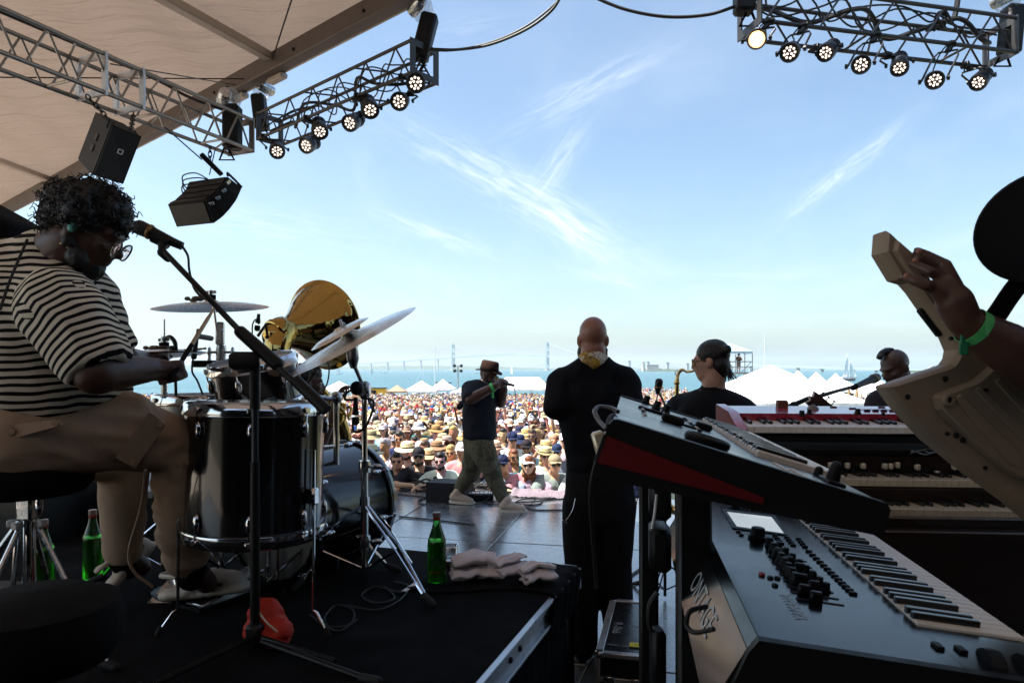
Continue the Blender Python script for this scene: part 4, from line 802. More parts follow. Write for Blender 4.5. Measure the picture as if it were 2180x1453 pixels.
def shells(c, n_, rr, label):      # small shakers lying on a cymbal
    c = Vector(c); mb = MB(); q = random.Random(3)
    for k in range(n_): a = q.uniform(0, 6.3); p = c+V(rr*math.cos(a)*q.random(), rr*.5*math.sin(a), .008+.006*q.random()); mb.ell(p, (.022, .012, .009), Matrix.Rotation(q.uniform(0, 3), 3, 'Z'), 8, 5)
    o = mb.build('shell_rattle', m_must, org=c); tag(o, label, 'rattle', 'rattles on the cymbals')
shells(P(437, 643, 2.85), 9, .1, 'string of dark rattle shells lying on the high ride cymbal'); shells(P(345, 746, 2.92), 9, .09, 'string of dark rattle shells lying on the hi-hat')
def cyl(name, par, pts, r, m=chrome, n=10): return MB().tube(pts, r, n).build(name, m, par)
def tripod(par, c, hub_z, foot_r, m=chrome, n=3, ph=0, flat=True, z0=RZ):
    for k in range(n):
        a = ph+2*math.pi*k/n; d = V(math.cos(a), math.sin(a), 0); sd = V(-d.y, d.x, 0); mb = MB()
        for s in (-1, 1): mb.tube([c+UP*hub_z+sd*.008*s, c+d*foot_r*.55+UP*(hub_z*.55)+sd*.016*s, c+d*foot_r+UP*.02+sd*.004*s], .0055, 6)
        lg = mb.build('leg', m, par); mb = MB(); mb.tube([c+UP*.06+sd*.0, c+d*foot_r*.5+UP*hub_z*.5], .005, 6); mb.build('leg_strut', m, par)
        MB().cap(c+d*foot_r*.94+UP*.035, c+d*(foot_r+.035)+UP*.015, .015, .012, 8).build('rubber_foot', rubber, lg)
    MB().tube([c+UP*(hub_z-.02), c+UP*(hub_z+.03)], .021, 12).build('hub', m, par)
# ride stand
b = V(c1.x+.02, 2.95, RZ); t = thing('cymbal_stand', b, 'chrome cymbal stand under the high flat ride', 'stand', 'cymbal stands')
cyl('pole', t, [b+UP*.05, V(b.x, b.y, 1.35)], .014); cyl('pole', t, [V(b.x, b.y, 1.3), V(b.x-.005, b.y, 1.7)], .0105); cyl('rod', t, [V(b.x-.005, b.y-.01, 1.7), c1+UP*.07], .006)
for z in (1.36, 1.63, 1.67): MB().lathe([(.0, -.03), (.02, -.03), (.022, 0), (.02, .03), (0, .03)], V(b.x, b.y, z), UP, 12).build('clamp', dull_chrome, t); mb = MB(); mb.ell(V(b.x+.05, b.y, z), (.008, .012, .024)); mb.ell(V(b.x-.05, b.y, z), (.008, .012, .024)); mb.tube([V(b.x-.05, b.y, z), V(b.x+.05, b.y, z)], .006, 6); mb.build('wing_bolt', dull_chrome, t)
MB().box(V(b.x, b.y-.01, 1.75), (.035, .03, .1), bev=.008).build('tilter', dull_chrome, t); MB().box(V(b.x-.06, b.y, 1.62), (.13, .03, .03), bev=.006).build('mic_arm', black_metal, t)
tripod(t, b, .3, .26, ph=.4)
# hi-hat stand
b = V(h0.x, h0.y, RZ); t = thing('hi_hat_stand', b, 'hi-hat stand with a thin rod above its cymbals', 'stand'); cyl('pole', t, [b+UP*.05, b+UP*.86], .014); cyl('pull_rod', t, [b+UP*.8, V(b.x, b.y, CH+(HY-679)/F*b.y)], .0042); tripod(t, b, .28, .26, ph=1.2)
MB().lathe([(0, -.02), (.013, -.02), (.016, 0), (.013, .03), (0, .03)], h0+UP*.05, UP, 10).build('clutch', dull_chrome, t)
mb = MB(); mb.box(b+V(.12, -.16, .025), (.1, .3, .012), Matrix.Rotation(.25, 3, 'X'), bev=.004); mb.build('pedal', dull_chrome, t)
# crash stand with leaning boom
b = Gd(776, 1240, RZ); t = thing('cymbal_stand', b, 'tall chrome boom stand carrying the big tilted crash', 'stand', 'cymbal stands'); jz = CH+(HY-828)/F*b.y; j = V(b.x, b.y, jz)
cyl('pole', t, [b+UP*.0, b+UP*.5], .0155); cyl('pole', t, [b+UP*.45, V(b.x, b.y, jz)], .0125); tl = P(752, 772, 2.82)
cyl('boom', t, [j+(j-tl)*.9, tl], .0085); MB().box(j, (.05, .06, .07), bev=.014).build('boom_clamp', dull_chrome, t)
q = (c2-tl).normalized(); mb = MB(); mb.lathe([(0, -.02), (.014, -.02), (.026, .02), (.024, .075), (.012, .1), (0, .1)], tl, (c2-tl), 10); mb.build('tilter', dull_chrome, t); cyl('rod', t, [tl, c2+n2*.09], .006)
for z in (.5, .18): MB().lathe([(0, -.025), (.024, -.025), (.026, 0), (.024, .025), (0, .025)], b+UP*z, UP, 12).build('height_clamp', chrome, t); mb = MB(); mb.ell(b+V(.055, -.01, z), (.024, .009, .013)); mb.tube([b+UP*z, b+V(.055, -.01, z)], .006, 6); mb.build('wing_bolt', chrome, t)
tripod(t, b, .34, .42, ph=-.75)
# tom stand post
b = P(716, 900, 3.05); b.z = RZ; t = thing('tom_stand', b, 'chrome post with an arm holding the rack tom', 'stand'); cyl('pole', t, [b, V(b.x, b.y, 1.48)], .013); cyl('arm', t, [V(b.x, b.y, 1.46), rt_+V(.14, .12, -.14)], .011); tripod(t, b, .25, .24, ph=.1)
MB().ell(V(b.x, b.y, 1.47), .028, n=10, k=7).build('ball_joint', dull_chrome, t)
# bass pedal
b = bd_b-bax*.02; b.z = RZ; t = thing('bass_drum_pedal', b, 'chrome kick pedal in front of the bass drum head', 'pedal'); mb = MB(); mb.box(b-bax*.2+UP*.05, (.1, .3, .012), rotm(bax.cross(UP).normalized(), bax, bax.cross(UP).normalized().cross(bax)) @ Matrix.Rotation(.22, 3, 'X'), bev=.004); mb.build('footboard', dull_chrome, t)
MB().box(b-bax*.2+UP*.012, (.12, .34, .012), rotm(bax.cross(UP).normalized(), bax, UP)).build('base_plate', black_metal, t)
for s in (-.05, .05): cyl('post', t, [b+bax.cross(UP)*s+UP*.01-bax*.03, b+bax.cross(UP)*s+UP*.24-bax*.03], .01)
cyl('beater_shaft', t, [b+UP*.22-bax*.03, b+UP*.36-bax*.1], .004); MB().cap(b+UP*.36-bax*.1, b+UP*.36-bax*.06, .025, .025).build('beater', m_head, t)
# throne and spare stool
b = P(62, 1000, 2.16); b.z = RZ; t = thing('drum_throne', b, 'round black drum throne with chrome base under the drummer', 'stool', 'round drum stools')
sz = CH+(HY-968)/F*2.16
MB().lathe([(0, -.12), (.17, -.12), (.195, -.09), (.2, -.04), (.185, 0), (.1, .008), (0, .008)], V(b.x-.02, b.y, sz), UP, 32).build('seat', black_cloth, t); cyl('post', t, [b+UP*.05, V(b.x, b.y, sz-.1)], .019)
hz = CH+(HY-1078)/F*2.16; MB().box(V(b.x, b.y-.005, hz), (.05, .05, .08), bev=.008).build('clamp', dull_chrome, t); MB().ell(V(b.x+.045, b.y-.02, hz+.01), (.012, .01, .035)).build('wing_bolt', chrome, t)
for a in (-.25, 1.9, 3.4, 4.6):
    d = V(math.cos(a), math.sin(a), 0); lg = MB(); lg.tube([V(b.x, b.y, hz-.05)+d*.03, b+d*.3+UP*.02], .0085, 8); lo = lg.build('leg', dull_chrome, t); MB().box(V(b.x, b.y, hz-.05)+d*.045, (.03, .02, .022), rotm(d, UP.cross(d), UP), bev=.003).build('hinge', ivory, lo); MB().cap(b+d*.28+UP*.02, b+d*.33+UP*.012, .014).build('rubber_foot', rubber, lo)
mb = MB()
for k, z0_ in ((0, .0), (1, .0)): mb.tube([V(b.x+(-.012 if k else .02), b.y-.03, hz-.04), V(b.x+(-.03 if k else .03), b.y-.05, RZ+.03)], .008, 8)
mb.build('leg', chrome, t)
b = P(75, 1385, 1.42); bz = RZ
t = thing('padded_stool', V(b.x, b.y, bz), 'dark round padded stool in the near lower left corner', 'stool', 'round drum stools'); MB().lathe([(0, -.13), (.14, -.13), (.16, -.1), (.165, -.05), (.155, -.01), (.1, .012), (0, .018)], V(b.x, b.y, CH+(HY-1275)/F*1.42), UP, 36).build('seat', mat('worn_vinyl', (.005, .0045, .0045), .85, spec=.15, bump=.4, bs=120, var=.3), t)
cyl('post', t, [V(b.x, b.y, RZ), V(b.x, b.y, 1.04)], .02, black_metal); tripod(t, V(b.x, b.y, RZ), .2, .22, black_metal)
# microphones on stands
m_mesh = mat('mic_mesh', (.03, .03, .032), .4, .7, bump=1, bs=900); m_ring = mat('mic_ring', (.2, .11, .04), .35, .8)
def mic(t, tip, tail, r=.026, name='microphone', ring=True):
    tip = Vector(tip); tail = Vector(tail); d = (tail-tip); Ln = d.length; d.normalize(); hd = r*2.1
    mb = MB(); mb.lathe([(0, 0), (r*.6, r*.12), (r*.93, r*.5), (r, r*1.0), (r*.94, hd)], tip, d, 18); p_ = mb.build('mic_head', m_mesh, t)
    if ring: MB().lathe([(r*.95, hd-.003), (r*1.03, hd), (r*1.03, hd+.007), (r*.9, hd+.01)], tip, d, 18).build('mic_ring', m_ring, t)
    MB().lathe([(r*.9, hd+.008), (r*.82, hd+.02), (r*.6, Ln*.8), (r*.55, Ln), (0, Ln)], tip, d, 16).build('mic_body', black_metal, t)
b = Gd(543, 1392, RZ); t = thing('boom_mic_stand', b, 'black boom microphone stand reaching to the drummer\'s face', 'microphone stand', 'microphone stands'); jz = CH+(HY-738)/F*b.y; j = V(b.x, b.y, jz)
cyl('pole', t, [b+UP*.05, b+UP*.62], .0155, black_metal, 12); cyl('pole', t, [b+UP*.6, V(b.x, b.y, CH+(HY-855)/F*b.y)], .0125, mat('pole_sheen', (.05, .06, .07), .3, .7), 12); cyl('pole_sleeve', t, [V(b.x, b.y, CH+(HY-870)/F*b.y), V(b.x, b.y, CH+(HY-770)/F*b.y)], .0165, black_metal, 12)
MB().lathe([(0, -.045), (.02, -.045), (.03, -.03), (.03, .03), (.02, .045), (0, .045)], P(520, 768, 2.18), (1, .3, 0), 16).build('clutch_knob', rubber, t)
be = P(345, 531, 2.36); d = (be-j).normalized(); tail = P(688, 868, 2.1)
cyl('boom', t, [be, j], .0098, black_metal); cyl('boom', t, [j, tail], .0115, black_metal); mb = MB(); mb.cap(P(512, 706, 2.21), P(590, 775, 2.17), .02, .022, 10); mb.build('boom_joint', black_plastic, t); cyl('boom_grip', t, [P(628, 808, 2.135), P(695, 873, 2.095)], .019, black_plastic); 
mtip, mtail = P(283, 478, 2.37), P(388, 524, 2.4)
mb = MB(); cc_ = P(345, 512, 2.385); mb.tube([P(325, 503, 2.38), P(360, 519, 2.39)], .021, 12); mb.cap(cc_, be, .014, .013, 10); mb.cap(be-UP*.01, be+V(.02, 0, -.03), .016, .014, 10); mb.build('mic_clip', black_plastic, t)
mm = thing('microphone', mtip, 'black vocal microphone with bronze ring in front of the drummer', 'microphone', 'vocal microphones'); mic(mm, mtip, mtail, .0265)
MB().tube(bez([mtail, P(400, 545, 2.38), P(403, 575, 2.36), P(413, 612, 2.33), P(430, 632, 2.3), P(455, 645, 2.27), P(480, 672, 2.24), P(505, 700, 2.2)], 8), .0045, 6).build('mic_cable', cable_black, mm)
mb = MB(); 
for a in (0, 1, 2): mb.tube([b+UP*.06, b+(ru*.3 if a == 0 else (rv*.25-ru*.2 if a == 1 else -rv*.3-ru*.1))+UP*.02], .009, 8)
mb.build('foot', black_metal, t); MB().box(b+UP*.06, (.05, .05, .08), Rr, bev=.01).build('foot_hub', black_metal, t); e = Gd(770, 1441, RZ+.01); cyl('foot', t, [b+UP*.05, e], .0105, black_metal); MB().cap(e, e+(e-b).normalized()*.06, .013).build('rubber_foot', rubber, t)
# clip mics on the kit
def clipmic(a, b_, label):
    t = thing('clip_microphone', a, label, 'microphone', 'small drum microphones'); mic(t, a, b_, .011, ring=False); return t
t = clipmic(P(547, 705, 2.62), P(551, 668, 2.62), 'small clip microphone standing above the rack tom'); MB().tube(bez([P(551, 690, 2.62), P(545, 680, 2.62), P(538, 690, 2.62), P(537, 712, 2.62)], 8), .003, 5).build('mic_cable', cable_black, t); MB().tube([P(549, 715, 2.62), P(566, 690, 2.65), P(570, 720, 2.68)], .006, 6).build('mic_arm', black_metal, t)
t = clipmic(P(412, 765, 2.7), P(422, 700, 2.72), 'thin microphone pointing down behind the drummer\'s stick'); MB().tube(bez([P(411, 760, 2.7), P(409, 790, 2.7), P(420, 810, 2.7), P(432, 840, 2.72)], 8), .004, 5).build('mic_cable', cable_black, t); MB().tube([P(420, 715, 2.72), P(450, 720, 2.85)], .011, 8).build('mic_clamp', black_metal, t)
t = clipmic(P(366, 735, 2.85), P(364, 760, 2.85), 'tiny microphone clipped near the hi-hat rod'); mb = MB(); mb.tube(bez([P(349, 722, 2.9), P(362, 717, 2.88), P(372, 728, 2.86), P(374, 742, 2.85)], 8), .009, 8); mb.build('mic_arm', black_metal, t)
b = Gd(440, 1230, RZ); t = thing('short_mic_stand', V(b.x, 2.95, RZ), 'thin black stand holding a microphone behind the fist', 'microphone stand', 'microphone stands'); cyl('pole', t, [V(P(385, 840, 2.8).x, 2.8, RZ+.02), P(373, 775, 2.8)], .006, black_metal); MB().lathe([(0, 0), (.11, 0), (.11, .012), (.02, .02), (0, .02)], V(P(385, 840, 2.8).x, 2.8, RZ+.004), UP, 20).build('base', black_metal, t)
# sousaphone microphone on the crash stand
t = thing('instrument_microphone', P(770, 842, 2.8), 'black instrument microphone clamped to the crash boom stand', 'microphone', 'small drum microphones'); mic(t, P(757, 905, 2.78), P(757, 845, 2.78), .016, ring=False); MB().ell(P(760, 826, 2.8), .03, n=12, k=8).build('shock_mount', black_plastic, t); MB().tube(bez([P(756, 850, 2.78), P(735, 850, 2.76), P(738, 836, 2.76), P(752, 828, 2.78)], 8), .005, 6).build('mic_cable', cable_black, t); MB().tube(bez([P(768, 846, 2.8), P(795, 855, 2.79), P(783, 900, 2.77), P(765, 918, 2.77), P(752, 915, 2.77), P(752, 890, 2.77)], 8), .005, 6).build('mic_cable', cable_black, t)
# bottles, cup, towels, cloth, tape, bag on the riser
m_green = mat('green_glass', (.16, .8, .12), .05, trans=.97, ior=1.5, spec=.6); m_liq = mat('green_water', (.2, .85, .14), .1, trans=.75)
m_label = mat('bottle_print', (.01, .05, .012), .5); m_capr = mat('bottle_cap', (.3, .22, .2), .4, .4)
def bottle(b, h, label, print_=True, rot=0):
    b = Vector(b); k = h/.3; t = thing('green_bottle', b, label, 'bottle', 'green glass water bottles'); pr = [(0, .002), (.036, .002), (.04, .01), (.04, .165), (.038, .185), (.026, .22), (.0165, .252), (.0145, .275), (.0145, .283)]
    MB().lathe([(r_*k, z_*k) for r_, z_ in pr], b, UP, 28).build('glass', m_green, t, smooth=60)
    MB().lathe([(0, .006*k), (.037*k, .008*k), (.037*k, .165*k), (.035*k, .18*k), (0, .182*k)], b, UP, 24).build('water', m_liq, t)
    MB().lathe([(.0148*k, .268*k), (.0162*k, .27*k), (.0162*k, .279*k), (.0148*k, .281*k)], b, UP, 18).build('neck_band', mat('red_band', (.35, .02, .01), .5), t); MB().lathe([(0, .302*k), (.0165*k, .3*k), (.0172*k, .283*k), (.0165*k, .28*k), (0, .28*k)][::-1], b, UP, 20).build('cap', m_capr, t)
    if print_:
        c = b+UP*.095*k; mb = MB()
        def onb(a, z): return V(b.x+math.sin(a)*.0412*k, b.y-math.cos(a)*.0412*k, c.z+z*k)
        mb.add([onb(-.12, 0)]+[onb(-.12+.42*math.cos(q), .0155*math.sin(q)) for q in [i*.3307 for i in range(19)]], [(0, i+1, i+2) for i in range(18)]+[(0, 19, 1)])
        mb.build('round_emblem', m_label, t)
        mb = MB(); mb.add([onb(a, -.038-.003*s) for s in (0, 1) for a in [-.75+.1*i for i in range(13)]], [(i, i+1, i+14, i+13) for i in range(12)]); mb.build('red_line', MATS['red_band'], t)
        mb = MB(); txt = bpy.data.curves.new('t', 'FONT'); txt.body = 'MOUNTAIN'; txt.size = .014; txt.align_x = 'CENTER'; o = bpy.data.objects.new('t', txt); COL.objects.link(o); me = bpy.data.meshes.new_from_object(o.evaluated_get(bpy.context.evaluated_depsgraph_get())); bpy.data.objects.remove(o)
        for v in me.vertices: x, z = v.co.x, v.co.y; a = -.12+x/.034; v.co = onb(a, .022-.006*(x/.04)**2*4+z*.8)-ORG[t.name]
        me.materials.append(m_label); link('arched_lettering', me, t, ORG[t.name])
    return t
bottle(Gd(930, 1240, RZ+.004), .302, 'full green glass water bottle on the riser edge beside a cup', True); bottle(Gd(93, 1262, RZ+.004), .3, 'green bottle standing in shadow behind the drum throne', False); bottle(V(-1.83, 2.98, RZ+.004), .3, 'green bottle farther back among the cymbal stands', False)
m_clear = mat('clear_plastic', (.95, .97, 1), .08, trans=.95, ior=1.3); m_drink = mat('amber_drink', (.8, .5, .18), .1, trans=.5)
b = Gd(958, 1206, RZ+.004); t = thing('plastic_cup', b, 'clear plastic cup with a little amber drink behind the bottle', 'cup'); MB().lathe([(0, .002), (.03, .002), (.04, .1), (.041, .1), (.042, .098), (.032, 0), (0, 0)], b, UP, 24).build('cup_wall', m_clear, t); MB().lathe([(0, .004), (.029, .004), (.032, .034), (0, .034)], b, UP, 22).build('drink', m_drink, t)
m_towel = mat('towel', (.8, .72, .72), .95, spec=.1, bump=1, bs=330, var=.08, vs=14)
def towel(c, a, ln, wd, h, turns, label, seed):
    """a terry towel folded over itself: one thick strip following a folded profile, sagging along its length"""
    c = Vector(c); d = V(math.cos(a), math.sin(a), 0); n = V(-d.y, d.x, 0); mb = MB(); pr = []; lay = h/(turns+1)
    for k in range(turns+1):
        z0 = lay*(k+.5); sg = 1 if k % 2 else -1; w_ = wd*.5*(1-.1*k)
        pr += [(-sg*w_*(1-2*t/7)*(.86 if t in (0, 7) else 1), z0+lay*.14*math.sin(t*1.7+seed+k)+(lay*.22 if t == 7 else 0)) for t in range(8)]
        if k < turns: pr.append((sg*w_*1.1, z0+lay*.52))
    pts = bez([V(p[0], p[1], 0) for p in pr], 3); m_ = len(pts); nl = 26
    for i in range(nl+1):
        q = i/nl-.5; edge_ = 1-.16*abs(2*q)**4
        for p in pts:
            o = c+d*(ln*q*(1+.05*math.sin(p.y*60+seed)))+n*(p.x*edge_+.012*math.sin(q*7+seed)); z = RZ+.018+p.y*(.82+.3*math.cos(q*2.6))+.01*noise.noise(V(q*5+seed, p.x*22, p.y*14))
            mb.v.append(V(o.x, o.y, max(RZ+.018, z)))
    mb.f = [(i*m_+j, i*m_+j+1, (i+1)*m_+j+1, (i+1)*m_+j) for i in range(nl) for j in range(m_-1)]; mb.m = [0]*len(mb.f)
    ob = mb.build('folded_towel', m_towel, org=c, smooth=0); ob.data.polygons.foreach_set('use_smooth', [True]*len(ob.data.polygons)); so_ = ob.modifiers.new('s', 'SOLIDIFY'); so_.thickness = .013; so_.offset = 0; su_ = ob.modifiers.new('u', 'SUBSURF'); su_.levels = su_.render_levels = 1
    return tag(ob, label, 'towel', 'folded white towels')
tz = RZ+.004
towel(Gd(1008, 1240, tz)+V(0, .04, 0), .2, .2, .14, .1, 3, 'white towel at the left of the row, folded thick, beside the bottle', 1); towel(Gd(1088, 1238, tz)+V(.0, .05, 0), .9, .19, .085, .085, 2, 'narrow white towel folded in the middle of the row', 4.4); towel(Gd(1145, 1248, tz)+V(0, .03, 0), .5, .15, .1, .075, 2, 'white towel at the right of the row nearest the riser corner', 9)
# black cloth under the towels, hanging over the riser edge
mb = MB(); nx_, ny_ = 44, 26; o = Gd(905, 1268, RZ); a_ = ru*.86; 
for j in range(ny_+1):
    for i in range(nx_+1):
        p = RC-ru*(.58-.74*i/nx_)-rv*(.50-.40*j/ny_)-rv*.08*math.sin(i*.13+1); over = (p-RC).dot(ru); z = RZ+.012+.007*noise.noise(V(p.x*14, p.y*14, 1))
        if over > .02: k = over-.02; p = p-ru*(k-.012+.01*math.sin(j*.9)); z = RZ+.008-k*1.1
        mb.v.append(V(p.x, p.y, z))
mb.f = [(j*(nx_+1)+i, j*(nx_+1)+i+1, (j+1)*(nx_+1)+i+1, (j+1)*(nx_+1)+i) for j in range(ny_) for i in range(nx_)]; mb.m = [0]*len(mb.f)
c_ = mb.build('black_cloth', black_cloth, org=RC-ru*.2-rv*.2+UP*RZ, smooth=70); c_.modifiers.new('s', 'SOLIDIFY').thickness = .004; tag(c_, 'black cotton cloth spread under the towels and over the riser edge', 'cloth')
m_tape = mat('white_tape', (.75, .75, .75), .6)
a, b = Gd(860, 1258, RZ+.012), Gd(890, 1238, RZ+.012); d = (b-a).normalized(); n = V(-d.y, d.x, 0)*.011; mb = MB(); mb.add([a-n, b-n, b+n, a+n, a-n+UP*.002, b-n+UP*.002, b+n+UP*.002, a+n+UP*.002], [(0, 1, 5, 4), (1, 2, 6, 5), (2, 3, 7, 6), (3, 0, 4, 7), (4, 5, 6, 7)]); tag(mb.build('tape_strip', m_tape, org=(a+b)/2, smooth=0), 'strip of white gaffer tape on the black carpet', 'tape')
a = Gd(210, 1305, RZ+.012); mb = MB(); mb.box(a, (.035, .006, .002)); tag(mb.build('tape_strip', mat('tan_tape', (.5, .3, .14), .6), org=a), 'tiny tan tape mark on the dark carpet', 'tape')
b = Gd(556, 1388, RZ+.004); m_red = mat('red_nylon', (.5, .035, .018), .6, spec=.3, bump=.6, bs=25, var=.15)
mb = MB(); mb.ell(b+V(.0, .05, .05), (.085, .07, .055)); mb.ell(b+V(-.01, .07, .1), (.06, .05, .05)); mb.ell(b+V(.04, .03, .05), (.06, .05, .05)); 
for v in mb.v: v.z = max(v.z, RZ+.005)
bag = mb.organic('red_pouch', m_red, .007, org=b, sm=4, disp=lambda p, n: -.009*max(0, math.sin(p.x*46+p.z*75+wob(p, 14, 3)))**2+wob(p, 26, .008)); tag(bag, 'crumpled red nylon pouch at the foot of the microphone stand', 'pouch')
mb = MB(); mb.tube(bez([b+V(-.035, .035, .148), b+V(.0, -.005, .125), b+V(.03, -.02, .1), b+V(.06, -.02, .075)], 6), .0035, 6); mb.build('zipper', mat('zip_tan', (.5, .4, .28), .5), bag)
# drumstick bag / speaker behind the drummer
c = P(28, 490, 2.75); t = thing('padded_cushion', V(c.x, c.y, 1.2), 'rounded black padded backrest behind the drummer\'s shoulders', 'cushion'); mb = MB(); mb.box(P(-70, 560, 2.7), (.36, .3, .5), Matrix.Rotation(.5, 3, 'Y')); mb.organic('pad', black_cloth, .02, t, sm=10); q_ = P(-70, 560, 2.7); MB().tube([V(q_.x, q_.y, RZ+.01), V(q_.x, q_.y, q_.z)], .03, 10).build('post', black_metal, t); MB().lathe([(0, 0), (.2, 0), (.2, .015), (.03, .03), (0, .03)], V(q_.x, q_.y, RZ+.006), UP, 24).build('base', black_metal, t)
for px, Y, w_, h_, lb in ((60, 3.95, .95, 1.0, 'black case added to darken the view behind the drum throne'), (330, 4.15, .6, .93, 'black road case behind the drummer\'s shins')):  # cases added to cover the bright floor and darken the background
    c = P(px, 1100, Y); c.z = 0; t = thing('road_case', c, lb, 'case', 'black cases added behind the drums'); MB().box(c+UP*(h_/2), (w_, .55, h_-.02), Rr, bev=.02).build('box', black_metal, t)
    for s in (-1, 1): MB().box(c+UP*(h_-.03)+ru*s*(w_/2-.03)-rv*.26, (.06, .06, .06), Rr, bev=.012).build('corner', mat('dull_corner', (.2, .2, .2), .4, .8) if 'dull_corner' not in MATS else MATS['dull_corner'], t)
    MB().box(c+UP*(h_*.62)-rv*.278, (.16, .012, .1), Rr, bev=.004).build('latch', MATS['dull_corner'], t)
# front view of drumsticks
def stick(a, b, label):
    a = Vector(a); b = Vector(b); t = thing('drumstick', a, label, 'drumstick', 'drumsticks'); m_ = a.lerp(b, .42); cyl('grip', t, [a, m_], .0078, black_cloth); MB().tube([m_, a.lerp(b, .8), a.lerp(b, .95), a.lerp(b, .965), a.lerp(b, .985), b], [.0075, .007, .0035, .0048, .005, .002], 8).build('tip_half', wood, t)
stick(P(362, 808, 2.13), P(459, 651, 2.6), 'drumstick with dark grip held up to the ride cymbal'); stick(P(298, 757, 2.82), P(440, 741, 2.9), 'plain drumstick resting across the hi-hat')
# cables on the riser and along the stage edge
def floor_cable(pts, z, r, label, grp='cables on the floor'):
    q = bez([V(Gd(px, py, z)) for px, py in pts], 7)
    for p in q: p.z = z+r
    return tag(MB().tube(q, r, 6).build('floor_cable', cable_black, org=q[0]), label, 'cable', grp)
for pts, lab in ((((660, 1310), (700, 1335), (745, 1330), (752, 1300), (715, 1290), (690, 1320), (720, 1345), (760, 1320)), 'small coil of black cable on the riser near the chrome stand'), (((740, 1290), (800, 1300), (850, 1280), (870, 1250), (840, 1240)), 'black cable curling round the crash stand base'), (((820, 1250), (840, 1275), (800, 1285), (770, 1268), (800, 1250), (850, 1262), (890, 1250)), 'black cable loops between tape strip and stand')): floor_cable(pts, RZ+.006, .004, lab)
for pts, lab in ((((846, 1052), (900, 1058), (960, 1063), (1050, 1068), (1110, 1070), (1200, 1062)), 'long black cable crossing behind the rapper\'s shoes'), (((905, 1075), (890, 1068), (920, 1058), (980, 1057), (1040, 1073), (1100, 1076)), 'black cable looped on the floor left of the rapper'), (((1095, 1072), (1110, 1064), (1150, 1062), (1150, 1073), (1115, 1078), (1140, 1086), (1200, 1086)), 'black cable looped in front of the bald man\'s hip'), (((1130, 1055), (1160, 1051), (1200, 1054), (1175, 1062), (1140, 1060), (1135, 1055)), 'thin black cable coil near the stage edge cloth'), (((850, 1100), (930, 1108), (1010, 1118)), 'faint dark cable lying along a deck seam'), (((850, 1040), (920, 1047), (1000, 1043), (1080, 1046), (1200, 1044)), 'black cable running along the front edge of the stage'), (((850, 1046), (900, 1042), (950, 1051), (1020, 1049), (1100, 1053)), 'second black cable lying along the front edge')): floor_cable(pts, .001, .011 if 'edge' in lab else .008, lab)
floor_cable(((1395, 1185), (1380, 1200), (1345, 1225), (1320, 1250), (1290, 1240), (1260, 1225)), .001, .009, 'black cable on the floor behind the bald man\'s legs'); floor_cable(((1400, 1232), (1370, 1238), (1340, 1250), (1335, 1262)), .001, .006, 'thin cable beside the keyboard stand on the floor')
# heaps of cable and cloth on the front edge, monitor wedge, stage edge blanket
mb = MB(); q = random.Random(5)
for k in range(16):
    x0 = q.uniform(-1.5, -.7); yy = 8.8+q.uniform(-.12, .1)-x0*.2; pts = [V(x0+i*.16+q.uniform(-.03, .03), yy-.035*i+q.uniform(-.05, .05), .02+abs(q.gauss(0, .045))) for i in range(7)]; mb.tube(bez(pts, 4), .013, 6)
tag(mb.build('cable_heap', cable_black, org=V(-.9, 8.8, 0)), 'tangled heap of black cables on the stage front edge', 'cables')
b = P(960, 1034, 8.35); b.z = 0; t = thing('monitor_wedge', b, 'black monitor wedge loudspeaker behind the rapper\'s leg', 'loudspeaker'); mb = MB(); mb.prism([(-.22, .0), (.22, 0), (.22, .1), (.1, .235), (-.22, .235)], b, V(.25, .97, 0), UP, V(.97, -.25, 0), -.24, .24); mb.build('cabinet', m_cab, t, smooth=0)
MB().box(b+V(-.02, -.235, .11), (.16, .01, .09), rotm(V(.97, -.25, 0), V(.25, .97, 0), UP)).build('connector_panel', black_metal, t)
b = P(1021, 1040, 8.3); b.z = .0; t = thing('stage_box', b, 'low black stage box with a row of white keys on top', 'stage box'); MB().box(b+UP*.045, (.34, .18, .08), bev=.01).build('case', black_plastic, t)
for k in range(6): MB().box(b+V(-.13+.052*k, 0, .09), (.042, .1, .012), bev=.003).build('white_switch', white_plastic, t)
mb = MB(); a = P(1108, 1040, 8.75); a.z = .0; n_ = 50
for j in range(9):
    for i in range(n_+1):
        p = a+su*(1.25*i/n_-.1)+sv*(.16-.32*j/8)*1.0; k = abs(j-4)/4; mb.v.append(V(p.x, p.y-.12, .015+(1-k*k)*.085*(.75+.4*noise.noise(V(i*.35, j*.2, 4)))+.02*noise.noise(V(i*.9, j*.7, 0))))
mb.f = [(j*(n_+1)+i, (j+1)*(n_+1)+i, (j+1)*(n_+1)+i+1, j*(n_+1)+i+1)[::-1] for j in range(8) for i in range(n_)]; mb.m = [0]*len(mb.f)
tag(mb.build('edge_blanket', mat('lilac_cloth', (.24, .19, .225), .9, bump=.8, bs=30, var=.25, vs=12), org=a, smooth=70), 'crumpled lilac blanket padding the stage edge under the fans\' arms', 'blanket')
